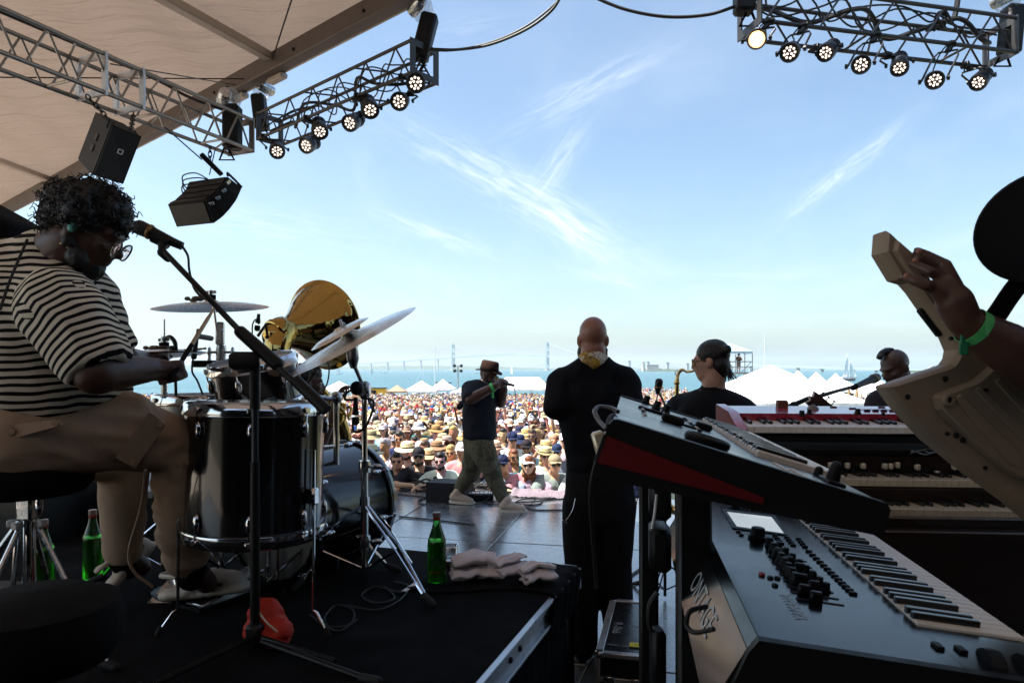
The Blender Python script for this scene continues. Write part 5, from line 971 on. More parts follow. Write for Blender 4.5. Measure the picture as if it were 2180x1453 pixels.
# ================================================================ KEYBOARDS
def text_mesh(par, body, size, o, ex, ey, m, name='lettering', align='CENTER', lift=.001, ext=0):
    cu = bpy.data.curves.new('t', 'FONT'); cu.body = body; cu.size = size; cu.align_x = align; cu.align_y = 'CENTER'; cu.extrude = ext
    t = bpy.data.objects.new('t', cu); COL.objects.link(t); me = bpy.data.meshes.new_from_object(t.evaluated_get(bpy.context.evaluated_depsgraph_get())); bpy.data.objects.remove(t)
    ez = ex.cross(ey).normalized(); oo = Vector(o)-ORG[par.name]
    for v in me.vertices: v.co = oo+ex*v.co.x+ey*v.co.y+ez*(lift+v.co.z)
    me.materials.clear(); me.materials.append(m); me.name = name; return link(name, me, par, ORG[par.name])
def RPl(px, py, o, n):
    d = V((px-CX)/F, 1, (HY-py)/F); s = (o-V(0, 0, CH)).dot(n)/d.dot(n); return V(0, 0, CH)+d*s
KEYM = {}
def manual(par, o, ex, ey, ez, nw, start=0, kw=.0236, kl=.145, kh=.02, wm=None, bm=None, bl=.62, bz=.0042):
    """white and black keys: o = front left top corner of the first key, ex towards the treble, ey away from the player"""
    Rm = rotm(ex, ey, ez)
    def shared(tag_, sz, m, lip):
        k = (tag_, sz, m.name)
        if k not in KEYM:
            mb = MB(); mb.box((0, 0, 0), sz, bev=.0016)
            if lip: mb.box((0, -sz[1]/2+.004, -sz[2]/2+.001), (sz[0], .012, .006))
            ob = mb.build(tag_, m, smooth=30); KEYM[k] = ob.data; bpy.data.objects.remove(ob)
        return KEYM[k]
    def put(name, me, c):
        ob = bpy.data.objects.new(name, me); COL.objects.link(ob); ob.parent = par; ob.matrix_local = Matrix.Translation(c-ORG[par.name]) @ Rm.to_4x4(); ORG[ob.name] = ORG[par.name]
    w_ = shared('white_key', (kw-.0011, kl, kh), wm or ivory, True); b_ = shared('black_key', (kw*.5, kl*bl, .0115), bm or ebony, False)
    for i in range(nw):
        put('white_key', w_, o+ex*kw*(i+.5)+ey*kl/2-ez*kh/2)
        if (i+start) % 7 in (0, 1, 3, 4, 5) and i < nw-1: put('black_key', b_, o+ex*kw*(i+1)+ey*(kl*(1-bl/2))+ez*bz)
def knob(par, c, n, r, h, m=None, name='knob', k=14): return MB().lathe([(0, 0), (r, 0), (r, h*.25), (r*.82, h*.3), (r*.72, h*.95), (r*.6, h), (0, h)][1:], c, n, k).build(name, m or black_plastic, par)
# ---- upper synthesiser with red cheeks, seen from its bass end
m_panel = mat('dark_panel', (.028, .03, .032), .3, spec=.6, rvar=.06, vs=6, bump=.03, bs=500); m_redc = mat('red_cheek', (.11, .006, .008), .4, coat=.2, var=.1); m_slate = mat('slate_panel', (.003, .0035, .005), .18, spec=.25, rvar=.07, vs=5, bump=.02, bs=600)
NB = V(.127, .86, 1.534); e1 = V(.1673, .9859, -.0082).normalized(); e2 = V(.3153, -.0536, -.095).normalized(); nn = e1.cross(e2); nn = nn if nn.z > 0 else -nn; D1, L1_ = .334, .974
syn = thing('stage_synthesizer', NB+e1*.5+e2*.17-UP*.05, 'slanted grey synthesizer with a dark red end cheek on the upper tier', 'keyboard', 'keyboards of the near stand')
S = lambda u, v, w=0: NB+e1*u+e2*v+nn*w
# shell: top plate in front of and behind the keys, sides and bottom
def slab(par, name, m, prof, u0, u1, smooth=30, bev=0):
    mb = MB(); mb.prism(prof, NB, e2, nn, e1, u0, u1); return mb.build(name, m, par, smooth=smooth)
kb = .212           # where the keys meet the panel
slab(syn, 'control_panel', m_panel, [(0, 0), (kb, 0), (kb, -.012), (0, -.02)], .02, L1_-.02)
slab(syn, 'end_block', black_plastic, [(0, .002), (.006, .004), (D1, .002), (D1+.006, -.004), (D1+.007, -.036), (D1, -.038), (0, -.075), (-.006, -.07), (-.004, -.006)], 0, .02)
slab(syn, 'end_block', black_plastic, [(0, .002), (.006, .004), (D1, .002), (D1+.006, -.004), (D1+.007, -.036), (D1, -.038), (0, -.075), (-.006, -.07), (-.004, -.006)], L1_-.02, L1_)
slab(syn, 'bass_end_panel', m_panel, [(kb+.001, 0), (D1, 0), (D1, -.03), (kb+.001, -.03)], .0205, .178)
slab(syn, 'bottom_case', black_plastic, [(0, -.022), (kb, -.03), (D1-.004, -.022), (D1-.004, -.036), (-.002, -.073)], .0205, L1_-.0205)
mb = MB(); mb.prism([(-.001, -.02), (.2, -.035), (.2, -.043), (-.0035, -.056)], NB, e2, nn, e1, -.003, .01); mb.build('red_cheek', m_redc, syn, smooth=0)
slab(syn, 'rear_strip', dull_chrome, [(-.0065, -.02), (-.004, -.02), (-.0045, -.055), (-.008, -.055)], .004, .03)
manual(syn, S(.18, D1+.006, .009), e1, -e2, nn, 32, 0, kl=D1-kb+.004, bl=.6, bz=-.0005)
for k in range(30): MB().box(S(.195+k*.025, kb-.003, .0015), (.005, .004, .002), rotm(e1, e2, nn)).build('led_dot', white_plastic, syn)
dc_ = RPl(1503, 946, NB, nn)
MB().lathe([(.029, 0), (.031, .003), (.031, .009), (.028, .012), (.024, .012), (.022, .004), (.0, .004)], dc_, nn, 36).build('jog_dial', black_plastic, syn)
for px, py, a, b, h, nm in ((1374, 853, .02, .02, .022, 'knob'), (1396, 866, .02, .02, .022, 'knob'), (1416, 873, .018, .018, .02, 'knob')): knob(syn, RPl(px, py+6, NB, nn), nn, .011, h)
for px, py, lu, lv, h in ((1430, 901, .018, .04, .015), (1496, 914, .018, .032, .013), (1398, 880, .01, .08, .006), (1452, 905, .01, .05, .004)): MB().box(RPl(px, py, NB, nn)+nn*h/2, (lu, lv, h), rotm(e1, e2, nn), bev=.004).build('slider_cap' if h > .01 else 'button_strip', black_plastic, syn)
q = random.Random(4)
for i in range(7):
    for j in range(3): MB().box(S(.36+i*.055+.01*j, .05+j*.05, .002), (.016, .007, .005), rotm(e1, e2, nn), bev=.0015).build('button', white_plastic if (i+j) % 3 == 0 else black_plastic, syn)
for i in range(2):
    for j in range(5): MB().lathe([(.0045, 0), (.004, .002), (0, .003)], RPl(1650+i*36+j*6.2, 988+i*13+j*3.6, NB, nn), nn, 8).build('white_button', white_plastic, syn)
c = RPl(1770, 1028, NB, nn); mb = MB(); mb.box(c+nn*.002, (.05, .022, .006), rotm(e1, e2, nn), bev=.002); mb.cap(c, c+nn*.022, .0095, .008, 10); mb.build('pitch_lever', black_plastic, syn)
c = RPl(1740, 1012, NB, nn); MB().cap(c, c+nn*.008, .006).build('knob', black_plastic, syn)
# plugs and cables at its back
m_beige = mat('beige_connector', (.6, .52, .38), .35, .4)
c = P(1290, 945, .88); mb = MB(); mb.tube([P(1303, 935, .88), P(1284, 930, .88)], .008, 10); mb.box(P(1279, 950, .88), (.016, .016, .04), Matrix.Rotation(-.25, 3, 'Y'), bev=.003); mb.build('plug', m_beige, syn)
MB().tube(bez([P(1272, 970, .88), P(1258, 1040, .9), P(1260, 1110, .95), P(1270, 1250, 1.05)], 8), .0032, 6).build('signal_cable', cable_black, syn)
m_gc = mat('grey_cable', (.1, .1, .1), .4, .3)
MB().tube(bez([P(1316, 876, 1.0), P(1300, 868, 1.02), P(1275, 866, 1.02), P(1266, 876, 1.0), P(1275, 895, .98), P(1292, 912, .95)], 8), .0035, 6).build('signal_cable', m_gc, syn); MB().tube(bez([P(1308, 884, .97), P(1298, 890, .96), P(1296, 905, .94)], 8), .004, 6).build('signal_cable', cable_black, syn)
# ---- lower synthesiser, its lettered back turned to us
NB2 = V(.34, .94, 1.23); g1 = V(.17, .9854, 0).normalized(); g2 = V(.982, -.1694, -.0945).normalized(); gn = g1.cross(g2); gn = gn if gn.z > 0 else -gn; D2, L2 = .405, 1.06
syn2 = thing('workstation_keyboard', NB2+g1*.5+g2*.2-UP*.06, 'black workstation keyboard with screen, knobs and big letters on its back', 'keyboard', 'keyboards of the near stand')
def slab2(par, name, m, prof, u0, u1, smooth=30): mb = MB(); mb.prism(prof, NB2, g2, gn, g1, u0, u1); return mb.build(name, m, par, smooth=smooth)
def uv2(px, py): p = RPl(px, py, NB2, gn)-NB2; return p.dot(g1), p.dot(g2)
vb = uv2(1969, 1345)[1]; un = uv2(2110, 1353)[0]
slab2(syn2, 'control_panel', m_slate, [(0, 0), (vb, 0), (vb, -.02), (0, -.02)], .004, L2)
slab2(syn2, 'bass_end_panel', m_slate, [(vb+.001, 0), (D2, 0), (D2, -.03), (vb+.001, -.03)], .004, un-.004)
m_back = mat('back_panel_paint', (.008, .01, .011), .16, spec=.5, rvar=.05)
slab2(syn2, 'rear_bevel', m_slate, [(-.001, -.0005), (-.014, -.016), (-.012, -.022), (-.001, -.02)], 0, L2)
slab2(syn2, 'back_panel', m_back, [(-.0145, -.018), (-.06, -.115), (-.055, -.12), (-.01, -.022)], 0, L2)
slab2(syn2, 'end_block', black_plastic, [(-.002, .001), (D2+.003, .001), (D2+.005, -.09), (-.05, -.122), (-.0145, -.018)], -.014, .003)
slab2(syn2, 'bottom_case', black_plastic, [(0, -.0215), (vb, -.032), (D2-.01, -.032), (D2, -.085), (-.05, -.118), (-.012, -.024)], .0045, L2-.002)
kl2 = .152; manual(syn2, NB2+g1*un+g2*(vb+kl2)+gn*.004, g1, -g2, gn, 36, 0, kl=kl2, bl=.64, kh=.022)
bx_ = V(*g2); bo = NB2+g1*.19+g2*(-.037)-gn*.066; by_ = (g2*.046+gn*.097).normalized()
m_let = mat('pale_lettering', (.36, .39, .41), .4); text_mesh(syn2, 'MONTAGE', .06, bo+g1*.16, -g1*1.15, by_, m_let, lift=.0015)
text_mesh(syn2, 'YAMAHA', .03, RPl(1690, 1290, NB2, gn), (g1*-.55+g2*.8).normalized() if False else -g1*-1, g2*-1 if False else -g2, m_let, lift=.001)
# screen, dial, knobs, sliders, buttons
scr = [(1548, 1092), (1642, 1103), (1668, 1137), (1568, 1122)]; pts = [RPl(x, y, NB2, gn) for x, y in scr]; out = [RPl(x, y, NB2, gn) for x, y in ((1536, 1084), (1650, 1098), (1676, 1140), (1560, 1125))]
mb = MB(); mb.hexa([p+gn*.0005 for p in out]+[p+gn*.003 for p in out]); mb.build('screen_bezel', black_plastic, syn2, smooth=0)
m_scr = mat('lcd', (.55, .62, .66), .12, emit=.35, coat=.6); mb = MB(); mb.hexa([p+gn*.0032 for p in pts]+[p+gn*.0042 for p in pts]); mb.build('screen', m_scr, syn2, smooth=0)
knob(syn2, RPl(1612, 1146, NB2, gn), gn, .02, .026, name='big_dial', k=24)
for k in range(8): 
    f_ = k/7; knob(syn2, RPl(1638+f_*54, 1162+f_*78, NB2, gn), gn, .0095, .019); knob(syn2, RPl(1658+f_*100, 1168+f_*90, NB2, gn), gn, .008, .016)
for k in range(8):
    f_ = k/7; o = RPl(1642+f_*62, 1185+f_*90, NB2, gn); MB().box(o-g2*-.03+gn*.0008, (.004, .075, .0012), rotm(g1, g2, gn)).build('slider_slot', rubber, syn2); MB().box(o+g2*(.012+.012*(k % 3))+gn*.008, (.013, .02, .018), rotm(g1, g2, gn), bev=.003).build('slider_cap', black_plastic, syn2)
for i in range(3):
    for j in range(4): MB().box(RPl(1650+i*25+j*4.5, 1141+i*3.4+j*5.5, NB2, gn)+gn*.002, (.006, .012, .005), rotm(g1, g2, gn), bev=.0015).build('button', black_plastic, syn2)
for k in range(13): f_ = k/12; MB().box(RPl(1722+f_*94, 1174+f_*90, NB2, gn)+gn*.002, (.009, .013, .005), rotm(g1, g2, gn), bev=.0015).build('button', black_plastic, syn2)
for px, py in ((1622, 1222), (1640, 1230), (1655, 1231), (1650, 1246), (1716, 1240), (1572, 1132), (1578, 1139)): MB().lathe([(.006, 0), (.005, .004), (0, .005)], RPl(px, py, NB2, gn), gn, 10).build('round_button', black_plastic, syn2)
MB().lathe([(.006, 0), (.005, .004), (0, .005)], RPl(1622, 1224, NB2, gn)+gn*.001, gn, 10).build('red_button', mat('red_plastic', (.4, .02, .02), .4), syn2)
for px, py, r in ((1565, 1080, .016), (1600, 1088, .006), (1624, 1092, .006)): knob(syn2, RPl(px, py, NB2, gn), gn, r, .01, k=18)
for k, (u_, v_) in enumerate(((.03, D2-.09), (.03, D2-.045))): MB().lathe([(0, -.009), (.03, -.009), (.031, 0), (.03, .009), (0, .009)], NB2+g1*(u_+.02)+g2*v_-gn*.016, g2, 26).build('pitch_wheel', black_plastic, syn2)
for k in range(3): MB().box(NB2+g1*.07+g2*(D2-.15+.03*k)+gn*.002, (.02, .012, .006), rotm(g1, g2, gn), bev=.002).build('button', black_plastic, syn2)
MB().tube(bez([P(1505, 1290, 1.1), P(1470, 1300, 1.08), P(1462, 1330, 1.08), P(1480, 1345, 1.05), P(1520, 1338, 1.02)], 8), .004, 6).build('signal_cable', cable_black, syn2)
# ---- the two-tier stand
sb_ = V(.385, 1.55, 0); t = thing('keyboard_stand', sb_, 'black column stand holding the two slanted keyboards', 'keyboard stand')
MB().box(V(.385, 1.45, .73), (.07, .085, 1.42), rotm(g2, g1, UP), bev=.008).build('column', black_metal, t); MB().box(V(.36, 1.8, .73), (.05, .07, 1.42), rotm(g2, g1, UP), bev=.008).build('column', black_metal, t)
for z_, o, k in ((1.425, S(.62, 0, -.08), 1), (1.09, NB2+g1*.5-g2*.03-gn*.135, 0)):
    for s in (-.12, .2): mb = MB(); a = o+e1*s; mb.tube([V(.385, 1.5, a.z-.03), a, a+g2*.3-UP*(.03 if k == 0 else .02)], .016, 8); mb.build('support_arm', black_metal, t)
for y_, a in ((1.35, 1), (1.95, 1)): mb = MB(); mb.box(V(.45, y_, .02), (.7, .05, .035), rotm(g2, g1, UP), bev=.008); mb.build('foot', black_metal, t)
for z_ in (1.30, 1.18, .62): MB().box(V(.35, 1.62, z_), (.05, .12, .1), rotm(g2, g1, UP), bev=.012).build('clamp', black_plastic, t)
m_hook = MB(); m_hook.tube(bez([P(1388, 1125, 1.4), P(1394, 1090, 1.4), P(1398, 1052, 1.4)], 6), .003, 6); m_hook.build('cable_tie', white_plastic, t)
mb = MB(); mb.tube(bez([P(1400, 1260, 1.5), P(1384, 1285, 1.5), P(1381, 1320, 1.5), P(1392, 1360, 1.5)], 8), .006, 6); mb.build('power_cable', cable_black, t); mb = MB(); mb.box(P(1400, 1400, 1.5), (.03, .05, .13), bev=.012); mb.build('power_brick', black_plastic, t)
# ---- red stage keyboard on top of the tonewheel organ, both facing us
a4 = R(4.5); o1, o2 = V(math.cos(a4), -math.sin(a4), 0), V(math.sin(a4), math.cos(a4), 0)
ND = P(1590, 907, 2.38); t2 = V(0, 0, 0)
red = thing('red_stage_piano', ND+o1*.6, 'glossy red stage piano lying on top of the dark organ', 'keyboard')
m_redp = mat('red_gloss', (.42, .03, .06), .22, coat=.7, rvar=.05); m_reds = mat('red_side', (.2, .01, .018), .3, coat=.6); r2 = (o2*.335+UP*.028).normalized(); rn = o1.cross(r2)
Lr = 1.23
RPz = lambda u, v, w=0: ND+o1*u+r2*v+rn*w
mb = MB(); mb.prism([(.135, .026), (.335, .026), (.34, .02), (.34, -.05), (.135, -.05)], ND, r2, rn, o1, 0, Lr); mb.build('control_panel', m_redp, red, smooth=20)
mb = MB(); mb.box(RPz(Lr/2, .075, -.045), (Lr, .15, .02), rotm(o1, r2, rn)); mb.build('key_bed', black_plastic, red)
for u0 in (-.032, Lr): mb = MB(); mb.prism([(-.012, -.012), (.13, .03), (.34, .031), (.345, .025), (.345, -.055), (-.012, -.055)], ND, r2, rn, o1, u0, u0+.032); mb.build('end_cheek', m_reds, red, smooth=20)
for u0 in (-.033, Lr-.001): mb = MB(); mb.prism([(-.013, -.0115), (.13, .0308), (.34, .0318), (.34, .0325), (.13, .0318), (-.014, -.0105)], ND, r2, rn, o1, u0, u0+.034); mb.build('cheek_top', m_redp, red, smooth=20)
manual(red, RPz(.004, 0, .0), o1, r2, rn, 52, 5, kl=.135, bl=.6)
mb = MB(); q = RPz(.21, .3, .026); mb.box(q+rn*.012, (.04, .03, .03), rotm(o1, r2, rn), bev=.003); mb.build('wood_stick', mat('dark_wood_knob', (.15, .06, .035), .5), red); MB().lathe([(.0, .02), (.018, .008), (.022, 0)][::-1], RPz(.31, .25, .026), rn, 18).build('mod_wheel', mat('grey_dial', (.16, .15, .14), .5), red)
for px, py, r, h in ((1707, 885, .012, .02), (1723, 881, .01, .018), (1826, 880, .012, .018), (1922, 886, .016, .022), (1880, 884, .008, .012)): knob(red, RPl(px, py, RPz(0, 0, .026), rn), rn, r, h)
for i in range(9): MB().box(RPz(.49+i*.03, .235, .0262), (.022, .045, .0014), rotm(o1, r2, rn)).build('drawbar_slot', mat('silver_print', (.5, .47, .5), .4) if i == 0 else MATS['silver_print'], red); MB().box(RPz(.49+i*.03, .205, .029), (.02, .012, .006), rotm(o1, r2, rn), bev=.002).build('button', black_plastic, red)
q = random.Random(8)
for i in range(26):
    for v_ in (.175, .215, .265, .3):
        u_ = .4+i*.031+q.uniform(-.004, .004)
        if q.random() < (.55 if u_ > .8 else .22) and not (.48 < u_ < .77 and v_ in (.215, .265)): MB().box(RPz(u_, v_, .028), (.024, .009, .004), rotm(o1, r2, rn), bev=.0015).build('button', black_plastic, red)
# organ
m_ow = mat('dark_walnut', (.022, .012, .009), .3, coat=.5, var=.5, vs=12, stretch=(.3, 2, 2), bump=.06, bs=80); m_okey = mat('aged_ivory', (.6, .53, .4), .2, coat=.5, var=.05, vs=30); m_felt = mat('red_felt', (.12, .008, .01), .9)
OU = P(1598, 1017, 2.22); OU.x -= .0; U0 = V(.62, 2.22+.02, CH-(1017-HY)/F*2.22); OU = U0
org = thing('tonewheel_organ', OU+o1*.75-UP*1.2, 'dark walnut organ with two cream keyboards and white drawbars', 'organ')
Ow = 1.5
OP = lambda u, v, w=0: OU+o1*u+o2*v+UP*w
manual(org, OP(.03, 0, 0), o1, o2, UP, 61, 4, kl=.13, wm=m_okey, bl=.62); manual(org, OP(.03, -.115, -.072), o1, o2, UP, 61, 2, kl=.13, wm=m_okey, bl=.62)
bd = [((0, .145, -.012), (Ow, .02, .15), 'drawbar_panel', m_ow), ((0, .25, .068), (Ow+.06, .24, .022), 'lid', black_cloth), ((0, .07, -.035), (Ow, .14, .03), 'key_bed', m_ow), ((0, .005, -.05), (Ow, .012, .045), 'manual_rail', m_ow), ((0, -.05, -.107), (Ow, .15, .03), 'key_bed', m_ow), ((0, -.135, -.115), (Ow+.06, .03, .05), 'front_rail', m_ow), ((0, .25, -.2), (Ow, .2, .5), 'case_back', m_ow), ((0, -.05, -.25), (Ow, .3, .26), 'case_front', m_ow), ((0, .15, -.72), (Ow, .36, .68), 'base_panel', m_ow), ((0, .0, -.105+.0), (Ow, .01, .012), 'felt_strip', m_felt)]
for (u, v, w), sz, nm, m in bd: MB().box(OP(Ow/2+u, v, w), sz, rotm(o1, o2, UP), bev=.004).build(nm, m, org)
for u in (-.03, Ow): MB().box(OP(u+.015, .1, -.12), (.032, .5, .42), rotm(o1, o2, UP), bev=.006).build('end_cheek', m_ow, org)
for px, py in ((1765, 988), (1777.5, 988), (1801, 989), (1834, 990), (1880, 990.5), (1891.5, 990.5), (1906.5, 988), (1949, 992.5), (2028, 992), (2039.5, 992), (2090, 993), (1990, 1006)):
    c = RPl(px, py, OP(0, .13, 0), o2); mb = MB(); mb.box(c-o2*.012, (.013, .024, .02), rotm(o1, o2, UP), bev=.003); mb.build('drawbar_knob', m_okey, org); MB().box(c-o2*.006, (.011, .014, .036), rotm(o1, o2, UP)).build('drawbar', black_plastic, org)
for k in range(24): MB().box(OP(.3+k*.047, .133, .0), (.012, .012, .026), rotm(o1, o2, UP), bev=.002).build('tab_switch', black_plastic, org)
for k in range(3): p = [RPl(1940+60*i/6, 958+3*math.sin(i*1.3+k*2)+k*3, OP(0, .2, .082), UP) for i in range(7)]; MB().tube(bez(p, 4), .0025, 5).build('loose_cable', m_gc, org)
for u in (.05, Ow-.05):
    for v in (.0, .3): MB().box(OP(u, v, -.95), (.06, .06, 2*(.95-.0)-1.24+.0), rotm(o1, o2, UP), bev=.006)
# riser under the organ
b = OP(Ow/2, .15, 0); t = thing('organ_plinth', V(b.x, b.y, 0), 'black plinth lifting the organ above the stage', 'plinth'); MB().box(V(b.x, b.y, .085), (Ow+.2, .7, .165), rotm(o1, o2, UP), bev=.01).build('box', black_metal, t)
MB().box(V(b.x, b.y+.02, .5*(OU.z-1.06)+.085), (Ow+.02, .4, (OU.z-1.06)-.17), rotm(o1, o2, UP), bev=.006).build('front_drape', black_cloth, t)
# flight case on the floor and a dark case behind the lower keyboard
cz = .35; q4 = [Gd(1300, 1274, cz), Gd(1396, 1280, cz), Gd(1385, 1397, cz), Gd(1268, 1390, cz)]; cc = sum(q4, V(0, 0, 0))/4
k2 = ((q4[0]+q4[1])/2-(q4[3]+q4[2])/2); kl_ = k2.length; k2.normalize(); k1 = V(k2.y, -k2.x, 0); kw_ = ((q4[1]-q4[0]).length+(q4[2]-q4[3]).length)/2
fc_ = thing('flight_case', V(cc.x, cc.y, 0), 'small silver edged flight case with yellow tape behind the stand', 'case'); Rc = rotm(k1, k2, UP); m_lam = mat('black_laminate', (.018, .02, .022), .28, bump=.1, bs=200, rvar=.08)
MB().box(V(cc.x, cc.y, cz/2+.03), (kw_-.012, kl_-.012, cz-.065), Rc).build('body', m_lam, fc_)
for s in (-1, 1):
    MB().box(V(cc.x, cc.y, cz-.008)+k1*s*(kw_/2-.014), (.034, kl_-.06, .02), Rc, bev=.003).build('edge_strip', alu, fc_); MB().box(V(cc.x, cc.y, cz-.0075)+k2*s*(kl_/2-.014), (kw_-.06, .034, .02), Rc, bev=.003).build('edge_strip', alu, fc_)
    for s2 in (-1, 1): MB().box(V(cc.x, cc.y, cz-.011)+k1*s*(kw_/2-.016)+k2*s2*(kl_/2-.016), (.042, .042, .03), Rc, bev=.01).build('corner', dull_chrome, fc_); MB().box(V(cc.x, cc.y, .2)+k1*s*(kw_/2-.008)+k2*s2*(kl_/2-.008), (.022, .022, .28), Rc, bev=.003).build('edge_strip', alu, fc_)
    MB().box(V(cc.x, cc.y, .22)-k2*(kl_/2)+k1*s*.06, (.05, .012, .06), Rc, bev=.004).build('latch', dull_chrome, fc_)
MB().box(V(cc.x, cc.y, .235)-k2*(kl_/2-.003), (kw_-.03, .012, .02), Rc, bev=.002).build('lid_seam', alu, fc_)
yp = Gd(1358, 1372, cz+.003); MB().box(yp, (.075, .05, .0015), Rc).build('yellow_tape', mat('yellow_tape', (.8, .7, .03), .5), fc_); text_mesh(fc_, 'USA', .02, yp, k1, k2, rubber)
text_mesh(fc_, 'R-066', .06, Gd(1314, 1336, cz), -k2, k1, m_let, lift=.002); text_mesh(fc_, 'F', .05, Gd(1355, 1330, cz), -k2, k1, m_let, lift=.002); text_mesh(fc_, 'PEDAL POWER', .02, Gd(1325, 1374, cz), k1, k2, m_let, lift=.002)
for k in range(4): s = -1 if k % 2 else 1; s2 = -1 if k > 1 else 1; MB().lathe([(0, -.012), (.022, -.012), (.024, 0), (.022, .012), (0, .012)], V(cc.x, cc.y, .024)+k1*s*(kw_/2-.04)+k2*s2*(kl_/2-.05), k1, 14).build('caster', rubber, fc_)
MB().tube(bez([Gd(1268, 1392, .2)+V(0, -.02, 0), Gd(1262, 1400, .15), Gd(1250, 1420, .1), Gd(1235, 1450, .05), Gd(1228, 1475, .01)], 8), .006, 6).build('white_cable', m_gc, fc_)
c = Gd(2048, 1300, .0); c = P(2052, 1250, 3.05); t = thing('road_case', V(c.x, c.y, 0), 'dark grey road case on the floor beyond the lower keyboard', 'case'); MB().box(V(c.x, c.y, .34), (.36, .4, .62), rotm(o1, o2, UP), bev=.015).build('box', mat('grey_case', (.06, .07, .075), .5), t)
for s in (-1, 1): MB().box(V(c.x, c.y, .64)+o1*s*.17-o2*.19, (.03, .03, .05), rotm(o1, o2, UP), bev=.006).build('corner', dull_chrome, t)
# ================================================================ THE MUSICIANS
def hframe(fwd, up=UP):
    y = Vector(fwd).normalized(); x = y.cross(Vector(up)).normalized(); z = x.cross(y); return x, y, z    # x = the person's right
def add_head(mb, c, fwd, up=UP, k=1.0, jaw=1.0, ears=True, neck=None, nr=.058):
    x, y, z = hframe(fwd, up); Rm = rotm(x, y, z); c = Vector(c); T = lambda a, b, h: c+(x*a+y*b+z*h)*k
    E = lambda p, r: mb.ell(T(*p), tuple(q*k for q in r), Rm, 16, 11)
    E((0, -.012, .035), (.076, .099, .088)); E((0, .022, -.025), (.065, .074, .085)); E((0, .058, -.092), (.036*jaw, .034, .028*jaw)); E((0, .03, -.075), (.056*jaw, .055, .04*jaw))
    mb.cap(T(0, .092, .008), T(0, .113, -.028), .009*k, .0135*k, 10); E((.012, .1, -.033), (.01, .012, .009)); E((-.012, .1, -.033), (.01, .012, .009))
    E((0, .078, .022), (.056, .022, .014)); E((0, .091, -.058), (.026, .013, .0075)); E((0, .088, -.071), (.022, .013, .0085))
    for s in (-1, 1):
        E((s*.04, .07, -.022), (.02, .018, .016))
        if ears: E((s*.077, -.01, -.012), (.011, .021, .033)); E((s*.082, -.018, -.006), (.007, .012, .022))
    if neck is not None: mb.cap(T(0, -.02, -.06), Vector(neck), nr*k, nr*1.12*k, 14)
    return T, Rm
def hand(mb, wrist, fdir, pn, k=1.0, curl=.5, spread=.12, thumb=1, curls=None):
    """wrist point, finger direction, palm normal (towards the palm side), thumb side sign"""
    f = Vector(fdir).normalized(); n = Vector(pn).normalized(); n = (n-f*n.dot(f)).normalized(); s = f.cross(n)*thumb; w = Vector(wrist)
    mb.cap(w-f*.02*k, w+f*.02*k, .026*k, .028*k, 10)
    for i, (off, L3, r) in enumerate(((.03, (.043, .026, .022), .0092), (.01, (.047, .03, .024), .0095), (-.011, (.043, .028, .023), .009), (-.031, (.034, .021, .02), .0078))):
        kn = w+(f*(.088-.006*abs(i-1))+s*off)*k; mb.cap(w+f*.012*k+s*off*.6*k, kn, .014*k, .0125*k, 8)
        c = curls[i] if curls else curl*(1+.12*i); d = (f+s*off*spread*20*.5).normalized(); p = kn; a = 0
        for j, ln in enumerate(L3):
            a += c*(.8 if j == 0 else 1.0); dd = (d*math.cos(a)+n*math.sin(a)); q = p+dd*ln*k; mb.cap(p, q, r*k*(1-.08*j), r*k*(.93-.1*j), 8); p = q
    b = w+(f*.025+s*.03+n*.008)*k; t1 = b+(f*.035+s*.022+n*.018)*k; t2 = t1+(f*.032+s*(.006-.02*curl)+n*.014)*k; t3 = t2+(f*.024-s*.012*curl+n*.01)*k
    mb.cap(w+f*.012*k+s*.018*k, t1, .016*k, .012*k, 8); mb.cap(t1, t2, .0115*k, .0105*k, 8); mb.cap(t2, t3, .0105*k, .0085*k, 8)
def glasses(par, T, Rm, k=1.0, lens=None, fr=None, w=.031, h=.021):
    fr = fr or black_plastic; lens = lens or glass_dark; z0 = -.002; x, y, z = Rm.col[0], Rm.col[1], Rm.col[2]
    for s in (-1, 1):
        c = T(s*.034, .1, z0); q = [(math.cos(a)*w*(1 if abs(math.cos(a)) < .8 else .97), math.sin(a)*h) for a in [i*math.pi/8 for i in range(16)]]
        mb = MB(); mb.tube([c+(x*a+z*b-y*abs(a)*.12)*k for a, b in q], .0028*k, 6, closed=True); mb.build('glasses_rim', fr, par)
        mb = MB(); mb.add([c+(x*a+z*b-y*abs(a)*.12)*k for a, b in q]+[c], [(i, (i+1) % 16, 16) for i in range(16)]); mb.build('lens', lens, par)
        MB().tube([T(s*.064, .097, .004), T(s*.078, .04, .006), T(s*.08, -.012, .004)], .0025*k, 6).build('temple', fr, par)
    MB().tube([T(-.006, .106, .003), T(0, .11, .006), T(.006, .106, .003)], .0025*k, 6).build('bridge', fr, par)
def eyes(par, T, Rm, k=1.0, white=None):
    for s in (-1, 1): MB().ell(T(s*.033, .079, .0), .0125*k, n=10, k=8).build('eye', white or MATS['eye_white'], par); MB().ell(T(s*.033, .0895, -.001), .0052*k, n=8, k=6).build('pupil', glass_dark, par)
mat('eye_white', (.6, .56, .52), .2)
def folds(seed, a1=.012, f1=9, a2=.006, f2=22, ax=None):
    ax = Vector(ax).normalized() if ax is not None else UP
    def f(p, n):
        q = p+ax*p.dot(ax)*-.45; return a1*noise.noise(q*f1+Vector((seed, 0, 0)))+a2*(1-2*abs(noise.noise(q*f2*.7+Vector((0, seed, 0)))))
    return f
def person(loc, label, group=None):
    t = thing('person', loc, label, 'person', group); return t
